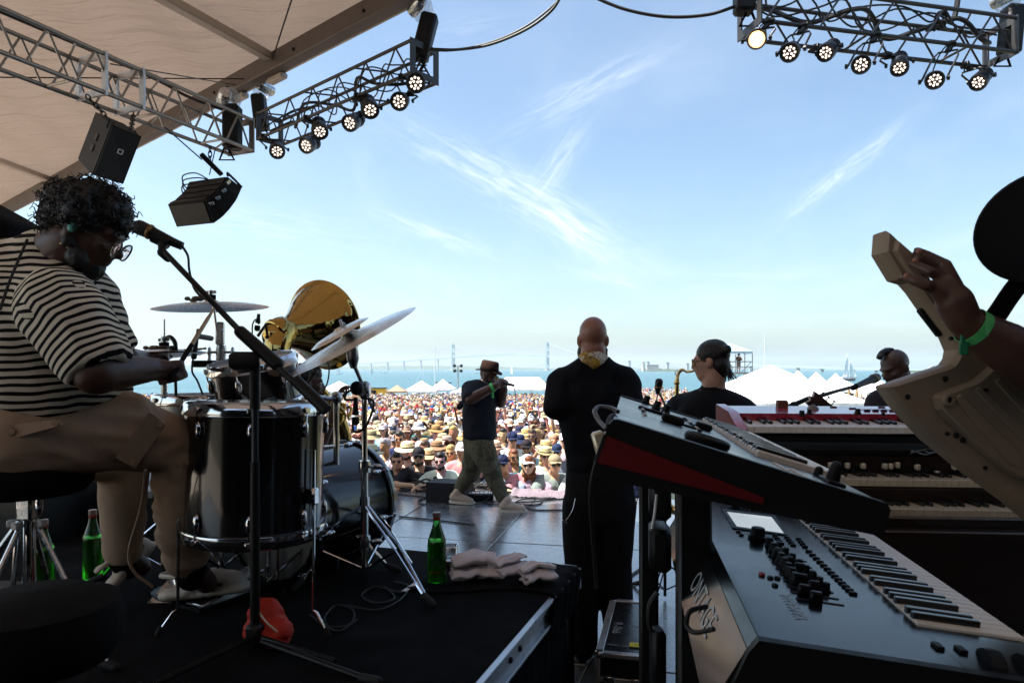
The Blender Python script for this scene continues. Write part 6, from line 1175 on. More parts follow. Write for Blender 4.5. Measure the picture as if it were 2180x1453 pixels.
# ---------------------------------------------------------------- the drummer
def stripe_mat():
    m = mat('striped_jersey', (.6, .55, .46), .9, spec=.15, bump=.4, bs=300); t = m.node_tree; b = t.nodes['Principled BSDF']
    at = t.nodes.new('ShaderNodeAttribute'); at.attribute_name = 'stripe'; fr = nmath('FRACT', at.outputs['Fac'], tree=t); mr = t.nodes.new('ShaderNodeMapRange'); mr.inputs['From Min'].default_value = .5; mr.inputs['From Max'].default_value = .55
    up_ = nmath('MULTIPLY', mr.outputs[0], nmath('LESS_THAN', fr, .97, tree=t), tree=t); t.links.new(fr, mr.inputs['Value'])
    mx_ = t.nodes.new('ShaderNodeMix'); mx_.data_type = 'RGBA'; t.links.new(up_, mx_.inputs['Factor']); mx_.inputs['A'].default_value = (.74, .66, .52, 1); mx_.inputs['B'].default_value = (.01, .009, .01, 1); t.links.new(mx_.outputs['Result'], b.inputs['Base Color']); return m
m_stripe = stripe_mat(); m_khaki = mat('khaki_cotton', (.46, .32, .22), .9, spec=.15, bump=.5, bs=160, var=.14, vs=7)
def stripes(ob, fun):
    at = ob.data.attributes.new('stripe', 'FLOAT', 'POINT'); o_ = ORG[ob.name]; at.data.foreach_set('value', [fun(v.co+o_) for v in ob.data.vertices])
dr = person(V(-1.42, 2.35, RZ), 'seated drummer in striped jersey and khaki trousers with curly hair and glasses')
mb = MB(); hc = P(190, 487, 2.06); fw = V(.86, .12, -.5); upv = V(.45, .05, .9)
T, Rm = add_head(mb, hc, fw, upv, 1.0, 1.15, neck=P(112, 545, 2.1), nr=.07)
pel, bel, che, sho = P(40, 915, 2.2), P(92, 800, 2.2), P(88, 670, 2.15), P(100, 575, 2.12)
mb.chain([pel, bel, che, sho], [.13, .15, .15, .1], 20)
shR, elR, wrR = P(130, 662, 1.97), P(205, 795, 1.94), P(318, 786, 2.14)
shL, elL, wrL = P(120, 610, 2.4), P(262, 770, 2.5), P(300, 765, 2.75)
mb.chain([sho, shR, elR, wrR], [.1, .085, .062, .04], 14); mb.chain([sho, shL, elL, wrL], [.1, .085, .06, .038], 14)
hpR, knR, anR = P(40, 925, 2.08), P(372, 952, 2.34), P(398, 1195, 2.52); hpL, knL, anL = P(45, 935, 2.42), P(262, 975, 2.74), P(262, 1185, 2.8)
mb.chain([hpR, knR, anR, P(440, 1240, 2.6)], [.1, .07, .05, .04]); mb.chain([hpL, knL, anL, P(300, 1205, 2.85)], [.1, .07, .05, .04])
# right fist round the stick, the left one likewise
sd = (P(459, 651, 2.6)-P(362, 808, 2.13)).normalized()
def fist(mb, wrist, c, stick_d, k=1.0):
    f = (Vector(c)-Vector(wrist)).normalized(); n = V(0, -.5, -1); n = (n-f*n.dot(f)).normalized(); s = f.cross(n)
    mb.cap(wrist, wrist+f*.03, .034*k, .036*k); 
    for i, off in enumerate((.033, .011, -.011, -.032)):
        kn = Vector(c)+f*.03*k+s*off*k-n*.014; mb.cap(Vector(wrist)+f*.02+s*off*.5, kn, .021*k, .016*k, 8); a = kn+(n*.036+f*.014)*k; b = a+(-f*.034+n*.012)*k; mb.cap(kn, a, .0125*k, .0115*k, 8); mb.cap(a, b, .0115*k, .01*k, 8); mb.cap(b, b+(-f*.004-n*.016)*k, .01*k, .009*k, 8)
    th = Vector(c)+s*.036*k; mb.cap(Vector(wrist)+f*.03+s*.02, th+f*.02, .017*k, .013*k, 8); mb.cap(th+f*.02, th+f*.058+n*.01, .0125*k, .0115*k, 8)
fist(mb, wrR, P(350, 787, 2.19), sd, 1.06); hand(mb, wrL, P(340, 752, 2.84)-wrL, V(0, -.3, -1), 1, .7)
bd_ = mb.organic('body', skin_dark, .0085, dr, sm=4)
# jersey: trunk and two sleeves, each with its own run of stripes
ax_ = (sho-pel).normalized()
mb = MB(); mb.chain([pel+V(.0, 0, .07), bel, che, P(94, 612, 2.14), P(106, 566, 2.11)], [.225, .262, .235, .15, .085], 24); mb.cap(P(98, 610, 2.1), shR, .12, .112, 16); mb.cap(sho, shL, .13, .115, 16); mb.cap(che+V(-.05, 0, 0), bel+V(-.06, 0, .05), .24, .26, 20)
for v in mb.v: v.z = max(v.z, P(0, 884, 2.2).z+.035*math.sin(v.x*9))
def dfold(p, n):
    q = Vector((p.x*5, p.y*7, p.z*16)); s_ = sstep(1.6, 1.35, p.z); return .008*noise.noise(q)+.014*s_*(1-2*abs(noise.noise(Vector((p.x*4, p.y*4, p.z*21+3)))))
jr = mb.organic('jersey', m_stripe, .012, dr, sm=6, disp=dfold)
def s_tr(p): x_ = (p.x-che.x); return (p.z+.10*x_*0+.09*sstep(1.75, 1.98, p.z)*abs(p.y-2.12)*3-.05*(p.x+1.5)+.012*noise.noise(p*6)+.006*noise.noise(p*18))/.0235
stripes(jr, s_tr)
for nm, a, b, r0, r1 in (('sleeve', shR+V(-.0, -.0, .01), P(212, 784, 1.95), .106, .086), ('sleeve', shL, P(240, 760, 2.46), .115, .09)):
    mb = MB(); d = (b-a).normalized(); mb.lathe([(0, -.11), (r0*.6, -.095), (r0*.9, -.05), (r0, 0), (r0*.99, (b-a).length*.45), (r1, (b-a).length), (r1*.7, (b-a).length+.004), (0, (b-a).length*.8)], a, d, 30)
    sl_ = mb.organic(nm, m_stripe, .009, dr, sm=3, disp=folds(4, .006, 11, .012, 15, d)); stripes(sl_, lambda p, a=a, d=d: ((p-a).dot(d)+.25*(p.x-a.x)*.3+.008*noise.noise(p*8))/.0225+.3)
mb = MB(); mb.chain([pel+V(.03, -.05, -.0), hpR, P(262, 915, 2.24), knR, knR+V(.01, .02, -.03), anR.lerp(knR, .5), anR+V(0, 0, .02)], [.16, .145, .126, .086, .088, .086, .078], 18); mb.chain([pel+V(0, .1, 0), hpL, knL, anL.lerp(knL, .5), anL+V(0, 0, .03)], [.16, .14, .1, .085, .075], 18)
tr_ = mb.organic('trousers', m_khaki, .011, dr, sm=5, disp=lambda p, n: .012*noise.noise(Vector((p.x*5, p.y*5, p.z*9)))+.012*sstep(.5, .0, abs(p.x-knR.x))*(1-2*abs(noise.noise(Vector((p.x*9+p.z*9, p.y*6, p.z*11))))))
# pocket flaps with buttons
def on_side(px, py, Y=2.0): return P(px, py, Y)
for poly, btn, Y0 in (([(5, 905), (120, 893), (128, 905), (40, 930), (22, 930)], ((25, 918), (119, 899)), 1.955), ([(318, 876), (345, 895), (352, 905), (288, 996), (246, 974)], ((341, 902), (283, 981)), 2.15)):
    mb = MB(); pts = [P(x, y, 2.108+(x-283)*.00078+((y-905)/75)**2*.05 if Y0 > 2 else Y0+(x-5)*.00018) for x, y in poly]; nrm = (pts[1]-pts[0]).cross(pts[-1]-pts[0]).normalized(); nrm = nrm if nrm.y < 0 else -nrm; n_ = len(pts); mb.add([p+nrm*.0 for p in pts]+[p-nrm*.02 for p in pts], [tuple(range(n_)), tuple(range(n_, 2*n_))[::-1]]+[(i, (i+1) % n_, n_+(i+1) % n_, n_+i) for i in range(n_)]); fl = mb.build('pocket_flap', m_khaki, tr_, smooth=20)
    for bx2, by2 in btn: MB().lathe([(.0, .004), (.01, .004), (.011, 0)], P(bx2, by2, (2.1+(bx2-283)*.00078+((by2-905)/75)**2*.05) if Y0 > 2 else Y0+(bx2-5)*.00018-.003), nrm, 14).build('button', mat('horn_button', (.3, .2, .12), .4) if 'horn_button' not in MATS else MATS['horn_button'], tr_)
mb = MB(); mb.tube(bez([P(310, 1000, 2.2), P(300, 1080, 2.3), P(275, 1170, 2.4), P(285, 1215, 2.45), P(325, 1248, 2.5)], 8), .0055, 6); mb.build('drawcord', m_khaki, tr_)
MB().cap(anR+V(.01, 0, .0), P(408, 1225, 2.56), .06, .055).build('sock', black_cloth, dr); MB().cap(anL, P(272, 1205, 2.82), .058, .052).build('sock', black_cloth, dr)
m_clog = mat('cream_foam', (.66, .57, .45), .55, bump=.1, bs=200, var=.06); m_hole = mat('clog_hole', (.015, .012, .01), .8)
def clog(heel, toe, up, label):
    heel = Vector(heel); toe = Vector(toe); d = (toe-heel).normalized(); Ln = (toe-heel).length; u = (Vector(up)-d*Vector(up).dot(d)).normalized(); s = d.cross(u); mb = MB(); Rm = rotm(s, d, u)
    for i in range(9):
        q = i/8; mb.ell(heel+d*Ln*(.1+.78*q)+u*.022, (.043+.012*math.sin(q*2.6), .06, .024), Rm, 12, 8)
    mb.ell(heel+d*Ln*.73+u*.05, (.05, .085, .042), Rm, 16, 10); mb.ell(heel+d*Ln*.58+u*.062, (.05, .075, .045), Rm, 16, 10); mb.cap(heel+d*Ln*.3+u*.035+s*.042, heel+d*Ln*.5+u*.06+s*.035, .014, .022); mb.cap(heel+d*Ln*.3+u*.035-s*.042, heel+d*Ln*.5+u*.06-s*.035, .014, .022); mb.cap(heel+d*Ln*.08+u*.03+s*.036, heel+d*Ln*.3+u*.03+s*.045, .014); mb.cap(heel+d*Ln*.08+u*.03-s*.036, heel+d*Ln*.3+u*.03-s*.045, .014)
    o = mb.organic('clog', m_clog, .006, dr, sm=3)
    MB().tube(bez([heel+d*Ln*.46+u*.075-s*.052, heel+d*Ln*.2+u*.1-s*.05, heel-d*Ln*.02+u*.1, heel+d*Ln*.2+u*.1+s*.05, heel+d*Ln*.46+u*.075+s*.052], 6), .009, 6).build('heel_strap', m_clog, o)
    for i in range(4):
        for j in (-1, 0, 1): p = heel+d*Ln*(.56+.1*i)+u*(.105-.009*i*i*.55-.010*abs(j))+s*j*.022; MB().lathe([(.0, .004), (.006, .004), (.006, -.012)], p, u*.9+d*.25-s*-j*.2, 8).build('hole', m_hole, o)
    for q in (.5, .72): MB().box(heel+d*Ln*q+u*.052+s*.052, (.008, .022, .012), Rm, bev=.003).build('side_hole', m_hole, o); MB().box(heel+d*Ln*q+u*.052-s*.054, (.008, .022, .012), Rm, bev=.003).build('side_hole', m_hole, o)
    return o
clog(Gd(352, 1278, RZ+.02), Gd(528, 1268, RZ+.03)+V(0, 0, .02), UP, 'clog'); clog(P(248, 1250, 2.76)+V(0, 0, .0), P(325, 1172, 2.98), V(-.55, -.1, .8), 'clog')
# hair, beard, glasses, earpiece, chain
q = random.Random(12); mb = MB(); x, y, z = hframe(fw, upv)
for (a, b, h, r) in ((0, -.075, .035, .082), (0, -.03, .06, .088), (0, .02, .07, .072), (0, -.09, -.01, .06), (.0, .06, .06, .045), (.05, -.02, .04, .07), (-.05, -.02, .04, .07)): mb.ell(T(a, b, h), r*.95)
hb = mb.organic('hair', hair_black, .012, dr, sm=2, disp=lambda p, n: wob(p, 26, .012)+wob(p, 60, .01))
mb = MB(); me_ = hb.data; vs_ = [(v.co+ORG[hb.name], v.normal.copy()) for v in me_.vertices]; vs_ = [w for w in vs_ if (w[0]-hc).dot(z) > -.02 or (w[0]-hc).dot(y) < -.03]
for k in range(900):
    p, n_ = vs_[q.randrange(len(vs_))]; a, b, c = frame(n_+V(q.uniform(-.5, .5), q.uniform(-.5, .5), q.uniform(-.45, .35))); ln = q.uniform(.01, .034); ph = q.uniform(0, 6); rr = q.uniform(.004, .009); tn = q.uniform(1.2, 2.2)
    mb.tube([p-n_*.01+c*ln*(i/7)+(a*math.cos(ph+i/7*6.3*tn)+b*math.sin(ph+i/7*6.3*tn))*rr*(.4+i/7) for i in range(8)], [.0028*(1-.08*i) for i in range(8)], 4, caps=False)
cu_ = mb.build('curls', hair_black, hb); cu_['kind'] = 'stuff'
mb = MB(); 
for (a, b, h, r) in ((0, .066, -.1, .036), (.04, .035, -.085, .036), (-.04, .035, -.085, .036), (.058, .0, -.055, .024), (-.058, .0, -.055, .024)): mb.ell(T(a, b, h), r)
mb.organic('beard', hair_black, .007, dr, sm=1, disp=lambda p, n: wob(p, 90, .006))
m_clearlens = mat('clear_lens', (.6, .65, .45), .03, trans=.9, alpha=.5)
glasses(dr, lambda a, b, h: T(a*1.04, b+.012, h-.01), Rm, 1.0, m_clearlens, mat('thin_frame', (.05, .045, .03), .3, .5), .03, .027); pass
MB().ell(T(.084, -.002, -.012), (.01, .013, .017), Rm).build('earpiece', mat('mint_plastic', (.12, .5, .4), .25, coat=.5), dr)
mb = MB(); pts = bez([P(96, 512, 2.02), P(135, 520, 1.99), P(163, 545, 2.02), P(185, 580, 2.08)], 7)
for p in pts: mb.ell(p, .0045, n=6, k=5)
mb.build('neck_chain', gold, dr); MB().tube(bez([P(58, 510, 1.96), P(45, 540, 1.93), P(20, 600, 1.9), P(0, 660, 1.9)], 6), .004, 6).build('earpiece_wire', cable_black, dr)
# ---------------------------------------------------------------- the bald man
bm = person(V(.47, 3.8, 0), 'bald man in black shirt with floral neck scarf seen from behind')
YB = 3.8; hcB = P(1262, 722, YB); mb = MB(); TB, RB = add_head(mb, hcB, V(.03, 1, -.06), UP, 1.02, 1.1, neck=P(1262, 790, YB+.01), nr=.068)
for zz_, r_ in ((756, .06),): mb.ell(P(1262, zz_, YB-.04), (.07, .035, .022))
sL, sR = P(1196, 816, YB), P(1332, 812, YB); eL, eR = P(1184, 868, 3.74), P(1343, 872, 3.74); wL, wR = P(1228, 850, 4.02), P(1300, 850, 4.02)
mb.chain([P(1262, 800, YB), P(1262, 870, YB), P(1266, 985, YB), P(1268, 1050, YB)], [.09, .1, .1, .1], 20); mb.chain([P(1230, 800, YB), sL, eL, wL], [.08, .07, .052, .035]); mb.chain([P(1295, 800, YB), sR, eR, wR], [.08, .07, .052, .035])
hand(mb, wL, V(.5, .3, .6), V(.5, .5, 0), 1, .6, thumb=-1); hand(mb, wR, V(-.5, .3, .6), V(-.5, .5, 0), 1, .6)
fL, fR = V(P(1238, 1400, 3.8).x, 3.8, .0), V(P(1318, 1400, 3.82).x, 3.82, .0)
for hx, f_ in ((1247, fL), (1298, fR)): mb.chain([P(hx, 1060, YB), V(f_.x, YB, .55), f_+V(0, -.03, .1)], [.075, .055, .04]); mb.cap(f_+V(0, -.05, .05), f_+V(.0, .15, .03), .042, .032)
mb.organic('body', skin_mid, .009, bm, sm=3)
m_shirt = mat('charcoal_shirt', (.008, .009, .012), .85, spec=.2, bump=.5, bs=130, var=.25, vs=8)
def torso(mb, c0, w0, pts):   # stacked ellipses: (px, py, half width m, half depth m)
    for i, (px, py, a, b, Y) in enumerate(pts):
        mb.ell(P(px, py, Y), (a, b, .1), n=24, k=10)
    for i in range(len(pts)-1):
        for k in (.2, .4, .6, .8): p, q = pts[i], pts[i+1]; l = [p[j]*(1-k)+q[j]*k for j in range(5)]; mb.ell(P(l[0], l[1], l[4]), (l[2], l[3], .1), n=24, k=10)
mb = MB(); torso(mb, 0, 0, [(1263, 806, .14, .1, YB), (1262, 838, .2, .125, YB), (1264, 890, .198, .13, YB), (1272, 950, .185, .125, YB), (1274, 985, .185, .125, YB)]); mb.chain([P(1235, 800, YB), sL, eL, wL.lerp(eL, .25)], [.085, .08, .066, .058], 18); mb.cap(P(1250, 778, YB), sL, .06, .06); mb.cap(P(1275, 778, YB), sR, .06, .06); mb.chain([P(1290, 798, YB), sR, eR, wR.lerp(eR, .25)], [.085, .08, .066, .058], 18); mb.cap(P(1262, 792, YB), P(1262, 778, YB), .09, .075, 18)
def sfold(p, n): d = (p.x-hcB.x); return .008*noise.noise(Vector((p.x*7, p.y*7, p.z*6)))+.009*(1-2*abs(noise.noise(Vector((d*9+p.z*5, p.y*5, p.z*7-d*6)))))
mb.organic('shirt', m_shirt, .011, bm, sm=7, disp=sfold)
def pin_mat():
    m = mat('pinstripe', (.012, .012, .014), .85, spec=.2, bump=.3, bs=200); t = m.node_tree; b = t.nodes['Principled BSDF']; tcn = t.nodes.new('ShaderNodeTexCoord'); s_ = t.nodes.new('ShaderNodeSeparateXYZ'); t.links.new(tcn.outputs['Object'], s_.inputs[0])
    fr = nmath('FRACT', nmath('MULTIPLY', s_.outputs[0], 62, tree=t), tree=t); l = nmath('LESS_THAN', fr, .1, tree=t); mx_ = t.nodes.new('ShaderNodeMix'); mx_.data_type = 'RGBA'; t.links.new(l, mx_.inputs['Factor']); mx_.inputs['A'].default_value = (.011, .011, .013, 1); mx_.inputs['B'].default_value = (.024, .024, .027, 1); t.links.new(mx_.outputs['Result'], b.inputs['Base Color']); return m
mb = MB(); torso(mb, 0, 0, [(1275, 1000, .178, .12, YB), (1276, 1045, .19, .13, YB), (1276, 1090, .19, .13, YB)])
for hx, f_ in ((1240, fL), (1310, fR)): mb.chain([P(hx, 1075, YB), V(P(hx-2, 1200, YB).x, YB, .52), f_+V(.0, -.02, .09)], [.115, .095, .085], 18)
mb.organic('trousers', pin_mat(), .011, bm, sm=4, disp=folds(7, .008, 6, .006, 9))
for f_ in (fL, fR): mb = MB(); mb.cap(f_+V(0, -.06, .045), f_+V(.0, .17, .035), .05, .042); mb.organic('shoe', black_plastic, .012, bm, sm=2)
def floral():
    m = mat('floral_silk', (.62, .56, .42), .55, bump=.3, bs=40); t = m.node_tree; b = t.nodes['Principled BSDF']; tcn = t.nodes.new('ShaderNodeTexCoord'); vo = t.nodes.new('ShaderNodeTexVoronoi'); vo.inputs['Scale'].default_value = 17; t.links.new(tcn.outputs['Object'], vo.inputs['Vector'])
    cr = t.nodes.new('ShaderNodeValToRGB'); cr.color_ramp.interpolation = 'CONSTANT'; t.links.new(vo.outputs['Color'], cr.inputs[0]); e = cr.color_ramp.elements; e[0].color = (.66, .58, .44, 1); e[1].position = .45; e[1].color = (.6, .36, .05, 1)
    for p_, c_ in ((.6, (.66, .58, .44, 1)), (.72, (.03, .05, .025, 1)), (.84, (.5, .3, .08, 1))): x_ = e.new(p_); x_.color = c_
    w = t.nodes.new('ShaderNodeTexNoise'); w.inputs['Scale'].default_value = 30; t.links.new(tcn.outputs['Object'], w.inputs[0]); ln = nmath('LESS_THAN', nmath('ABSOLUTE', nmath('SUBTRACT', w.outputs['Fac'], .5, tree=t), tree=t), .018, tree=t)
    mx_ = t.nodes.new('ShaderNodeMix'); mx_.data_type = 'RGBA'; t.links.new(ln, mx_.inputs['Factor']); t.links.new(cr.outputs[0], mx_.inputs['A']); mx_.inputs['B'].default_value = (.03, .04, .02, 1); t.links.new(mx_.outputs['Result'], b.inputs['Base Color']); return m
mb = MB(); mb.lathe([(.078, -.04), (.088, -.025), (.088, .0), (.08, .025), (.076, .03), (.072, 0), (.072, -.03)], P(1262, 766, YB+.005), V(0, .25, 1), 28)
tri = [P(1229, 757, YB-.075), P(1250, 748, YB-.092), P(1275, 748, YB-.092), P(1293, 757, YB-.07), P(1286, 772, YB-.1), P(1264, 786, YB-.125), P(1240, 770, YB-.105)]
mb.organic('scarf_band', floral(), .008, bm, sm=2, disp=lambda p, n: -.008*max(0, math.sin(p.z*120+p.x*60)))
mb = MB(); n_ = len(tri); mb.add(tri+[sum(tri, V(0, 0, 0))/n_+V(0, -.012, 0)], [(i, (i+1) % n_, n_) for i in range(n_)]); o = mb.build('scarf_point', MATS['floral_silk'], bm, smooth=60); o.modifiers.new('s', 'SOLIDIFY').thickness = .006
for s in (-1, 1): mb = MB(); mb.ell(TB(s*.062, .02, -.07), (.022, .03, .045)); mb.organic('beard', hair_black, .007, bm, sm=1, disp=lambda p, n: wob(p, 90, .005))
mb = MB(); mb.tube(bez([P(1225, 1060, 3.68), P(1219, 1085, 3.67), P(1210, 1100, 3.67), P(1204, 1108, 3.67)], 5), .002, 5); mb.box(P(1202, 1110, 3.67), (.028, .008, .012), Matrix.Rotation(.5, 3, 'Y')); mb.build('key_chain', dull_chrome, bm)
# ---------------------------------------------------------------- the rapper
YR = 7.8; rp = person(V(-.3, 7.8, 0), 'rapper in brown hat and black tee striding across the stage front')
mb = MB(); hcR = P(1040, 801, YR); TR_, RR_ = add_head(mb, hcR, V(.88, -.36, -.18), UP, 1.02, 1.2, neck=P(1030, 818, YR), nr=.068)
rs, re_, rw_ = P(1004, 832, 7.68), P(1000, 847, 7.45), P(1056, 820, 7.48); ls, le, lw = P(1046, 830, 7.9), P(1066, 857, 7.85), P(1074, 828, 7.72)
re_ = P(1001, 849, 7.5)
mb.chain([P(1026, 830, YR), P(1020, 880, YR), P(1018, 945, YR)], [.1, .12, .12], 18); mb.chain([P(1018, 826, YR), rs, re_, rw_], [.1, .09, .068, .042]); mb.chain([P(1035, 826, YR), ls, le, lw], [.1, .085, .062, .04])
hand(mb, rw_, P(1078, 814, 7.52)-rw_, V(.2, .9, .1), 1.1, .75, thumb=1); hand(mb, lw, V(.0, -.3, 1), V(.3, -.9, 0), 1.05, .8, thumb=-1)
k1_, a1_ = P(1046, 1000, 7.7), P(1072, 1062, 7.68); k0_, a0_ = P(1003, 1005, 8.0), P(975, 1047, 8.17)
mb.chain([P(1024, 945, 7.74), k1_, a1_], [.13, .085, .055]); mb.chain([P(1014, 945, 7.9), k0_, a0_], [.13, .085, .055])
mb.organic('body', skin_dark, .011, rp, sm=3)
m_tee = mat('navy_tee', (.008, .010, .016), .85, spec=.25, bump=.4, bs=130, var=.2)
mb = MB(); torso(mb, 0, 0, [(1024, 832, .15, .15, YR), (1021, 860, .19, .18, YR), (1020, 900, .195, .2, YR), (1021, 925, .19, .2, YR)]); mb.chain([P(1018, 827, YR), rs, rs.lerp(re_, .75)], [.1, .125, .1], 16); mb.chain([P(1035, 826, YR), ls, ls.lerp(le, .6)], [.1, .12, .1], 16)
mb.cap(P(1003, 842, 7.9), P(978, 866, 8.05), .05, .03)
mb.organic('tee_shirt', m_tee, .013, rp, sm=7, disp=folds(2, .014, 5, .014, 8, V(.5, 0, 1)))
def camo():
    m = mat('camo_cotton', (.12, .105, .07), .9, spec=.15, bump=.5, bs=60); t = m.node_tree; b = t.nodes['Principled BSDF']; tcn = t.nodes.new('ShaderNodeTexCoord'); n = t.nodes.new('ShaderNodeTexNoise'); n.inputs['Scale'].default_value = 9; n.inputs['Detail'].default_value = 2; t.links.new(tcn.outputs['Object'], n.inputs['Vector'])
    cr = t.nodes.new('ShaderNodeValToRGB'); cr.color_ramp.interpolation = 'CONSTANT'; t.links.new(n.outputs['Fac'], cr.inputs[0]); e = cr.color_ramp.elements; e[0].color = (.085, .078, .052, 1); e[1].position = .44; e[1].color = (.125, .112, .076, 1); x_ = e.new(.55); x_.color = (.1, .093, .063, 1); x_ = e.new(.63); x_.color = (.145, .13, .09, 1); t.links.new(cr.outputs[0], b.inputs['Base Color']); return m
m_camo = camo()
mb = MB(); mb.chain([P(1020, 930, YR), P(1024, 950, 7.74), k1_.lerp(P(1024, 950, 7.74), .4), k1_, k1_.lerp(a1_, .6), a1_], [.165, .145, .125, .1, .082, .066], 18); mb.chain([P(1018, 935, YR), P(1014, 950, 7.9), k0_, k0_.lerp(a0_, .6), a0_], [.165, .135, .1, .08, .064], 18)
mb.organic('cargo_trousers', m_camo, .013, rp, sm=3, disp=folds(9, .014, 7, .014, 11, V(.3, 0, 1)))
MB().box(P(1040, 962, 7.58), (.13, .03, .17), Matrix.Rotation(-.2, 3, 'Y'), bev=.012).build('cargo_pocket', m_camo, rp)
m_shoe = mat('beige_suede', (.5, .4, .31), .85, bump=.3, bs=120, var=.1); m_sole = mat('white_sole', (.62, .57, .5), .6)
def sneaker(par, heel, toe, w=.05):
    heel = Vector(heel); toe = Vector(toe); d = (toe-heel).normalized(); s = d.cross(UP).normalized(); u = s.cross(d); Ln = (toe-heel).length; mb = MB()
    mb.cap(heel+d*.05+u*.07, heel+d*Ln*.5+u*.06, w*1.0, w*.95); mb.cap(heel+d*Ln*.5+u*.06, toe-d*.05+u*.038, w*.95, w*.72); mb.cap(heel+d*.06+u*.08, heel+d*.09+u*.13, .05, .05)
    for v in mb.v:
        h_ = (v-heel).dot(u)
        if h_ < .022: v += u*(.022-h_)
    sh = mb.organic('sneaker', m_shoe, .009, par, sm=2); mb = MB(); q = []
    for i in range(20): a = 2*math.pi*i/20; q.append((w*1.08*math.sin(a)*(1.02 if math.cos(a) > 0 else .92), Ln/2+(Ln/2+.008)*math.cos(a)))
    mb.prism([(p[0], p[1]) for p in q], heel, s, d, u, .0, .03); mb.build('sole', m_sole, sh)
    for i in range(4): MB().tube([heel+d*(Ln*.42+.03*i)+u*(.112-.012*i)-s*.03, heel+d*(Ln*.42+.03*i)+u*(.122-.012*i), heel+d*(Ln*.42+.03*i)+u*(.112-.012*i)+s*.03], .004, 5).build('lace', m_sole, sh)
h1 = Gd(1063, 1089, 0); sneaker(rp, h1, h1+V(.31, -.03, .0), .053); h2 = Gd(957, 1071, 0); sneaker(rp, h2+V(0, 0, .012), h2+V(.3, -.06, .0), .053)
for a in (a1_, a0_): MB().cap(a, a-V(-.0, 0, .05), .055, .05).build('sock', black_cloth, rp)
m_felt_h = mat('brown_felt', (.034, .016, .011), .85, spec=.12, bump=.2, bs=200, var=.1)
def fedora(par, c, T_, Rm, k=1.0, m=None, band=None, br=.155):
    z = Rm.col[2]; o = T_(0, -.005, .062); n_ = 40; mb = MB(); x, y = Rm.col[0], Rm.col[1]
    def ring(rx, ry, h, f=0): return [o+(x*math.cos(a)*rx+y*math.sin(a)*ry+z*(h+f*(abs(math.cos(a))**3)-.35*f*abs(math.sin(a))))*k for a in [2*math.pi*i/n_ for i in range(n_)]]
    rs_ = [ring(br*.9, br, .0, .022), ring(br*.86, br*.95, -.004, .02), ring(.088, .108, .004), ring(.086, .106, .05), ring(.078, .1, .095), ring(.06, .085, .112), ring(.03, .05, .1), ring(.004, .01, .092)]
    rs_ = [ring(.087, .106, -.002), ring(br*.88, br*.97, -.012, .022)]+rs_
    for r_ in rs_: mb.v += r_
    for i in range(len(rs_)-1):
        for j in range(n_): mb.f.append((i*n_+j, i*n_+(j+1) % n_, (i+1)*n_+(j+1) % n_, (i+1)*n_+j)); mb.m.append(0)
    h_ = mb.build('hat', m or m_felt_h, par, smooth=60); mb = MB(); mb.v = ring(.0895, .1095, .006)+ring(.088, .1085, .034); mb.f = [(j, (j+1) % n_, n_+(j+1) % n_, n_+j) for j in range(n_)]; mb.m = [0]*n_; mb.build('hat_band', band or black_cloth, h_); return h_
fedora(rp, hcR, TR_, RR_, 1.03); glasses(rp, TR_, RR_, 1.04, glass_dark, black_plastic, .032, .024)
mb = MB()
for (a, b, h, r) in ((0, .066, -.1, .042), (.04, .035, -.085, .04), (-.04, .035, -.085, .04), (0, .05, -.13, .04)): mb.ell(TR_(a, b, h), r)
mb.organic('beard', hair_black, .01, rp, sm=1, disp=lambda p, n: wob(p, 60, .006))
m_band = mat('green_band', (.06, .5, .12), .5, spec=.4)
def wristband(par, c, d, r, w_=.02): MB().lathe([(r*1.0, -w_/2), (r*1.03, -w_/2), (r*1.03, w_/2), (r, w_/2)], c, d, 20).build('wristband', m_band, par)
wristband(rp, rw_.lerp(re_, .14), rw_-re_, .05, .03); mb = MB(); mb.tube([rw_.lerp(re_, .14)-UP*.05, rw_.lerp(re_, .12)-UP*.12], .012, 6); mb.build('band_tail', m_band, rp)
t = thing('microphone', P(1064, 812, 7.5), 'black handheld microphone at the rapper\'s mouth', 'microphone', 'vocal microphones'); mic(t, P(1050, 810, 7.62), P(1094, 820, 7.42), .027); MB().tube(bez([P(1094, 820, 7.42), P(1098, 850, 7.4), P(1092, 900, 7.4), P(1075, 960, 7.45), P(1050, 1010, 7.55), P(1040, 1060, 7.7), Gd(1000, 1076, .01)], 8), .0045, 5).build('mic_cable', cable_black, t)
# ---------------------------------------------------------------- the saxophonist
YS = 4.15; sx_ = person(V(1.24, 4.2, 0), 'saxophonist in black shirt with hair tied in a bun, turned away from us')
mb = MB(); hcS = P(1513, 768, YS); TS, RS = add_head(mb, hcS, V(-.86, .5, -.1), UP, 1.0, 1.0, neck=P(1517, 838, YS), nr=.066)
sL, sR = P(1450, 872, YS+.12), P(1578, 880, YS-.08); eL, eR = P(1410, 975, 4.2), P(1606, 990, 4.05); wL, wR = P(1440, 900, 4.5), P(1480, 1020, 4.4)
mb.chain([P(1516, 850, YS), P(1516, 940, YS), P(1518, 1100, YS)], [.09, .11, .11], 18); mb.chain([P(1500, 856, YS), sL, eL, wL], [.09, .07, .05, .034]); mb.chain([P(1535, 856, YS), sR, eR, wR], [.09, .07, .05, .034]); hand(mb, wL, V(0, .3, .7), V(.5, .5, 0), 1, .6); hand(mb, wR, V(-.4, .4, .2), V(0, .5, 0), 1, .6)
for s in (-.1, .1): mb.chain([P(1518, 1100, YS)+V(s, 0, 0), V(1.23+s, YS, .5), V(1.23+s, YS-.03, .1)], [.11, .065, .045]); mb.cap(V(1.23+s, YS-.03, .05), V(1.21+s, YS+.18, .035), .045, .035)
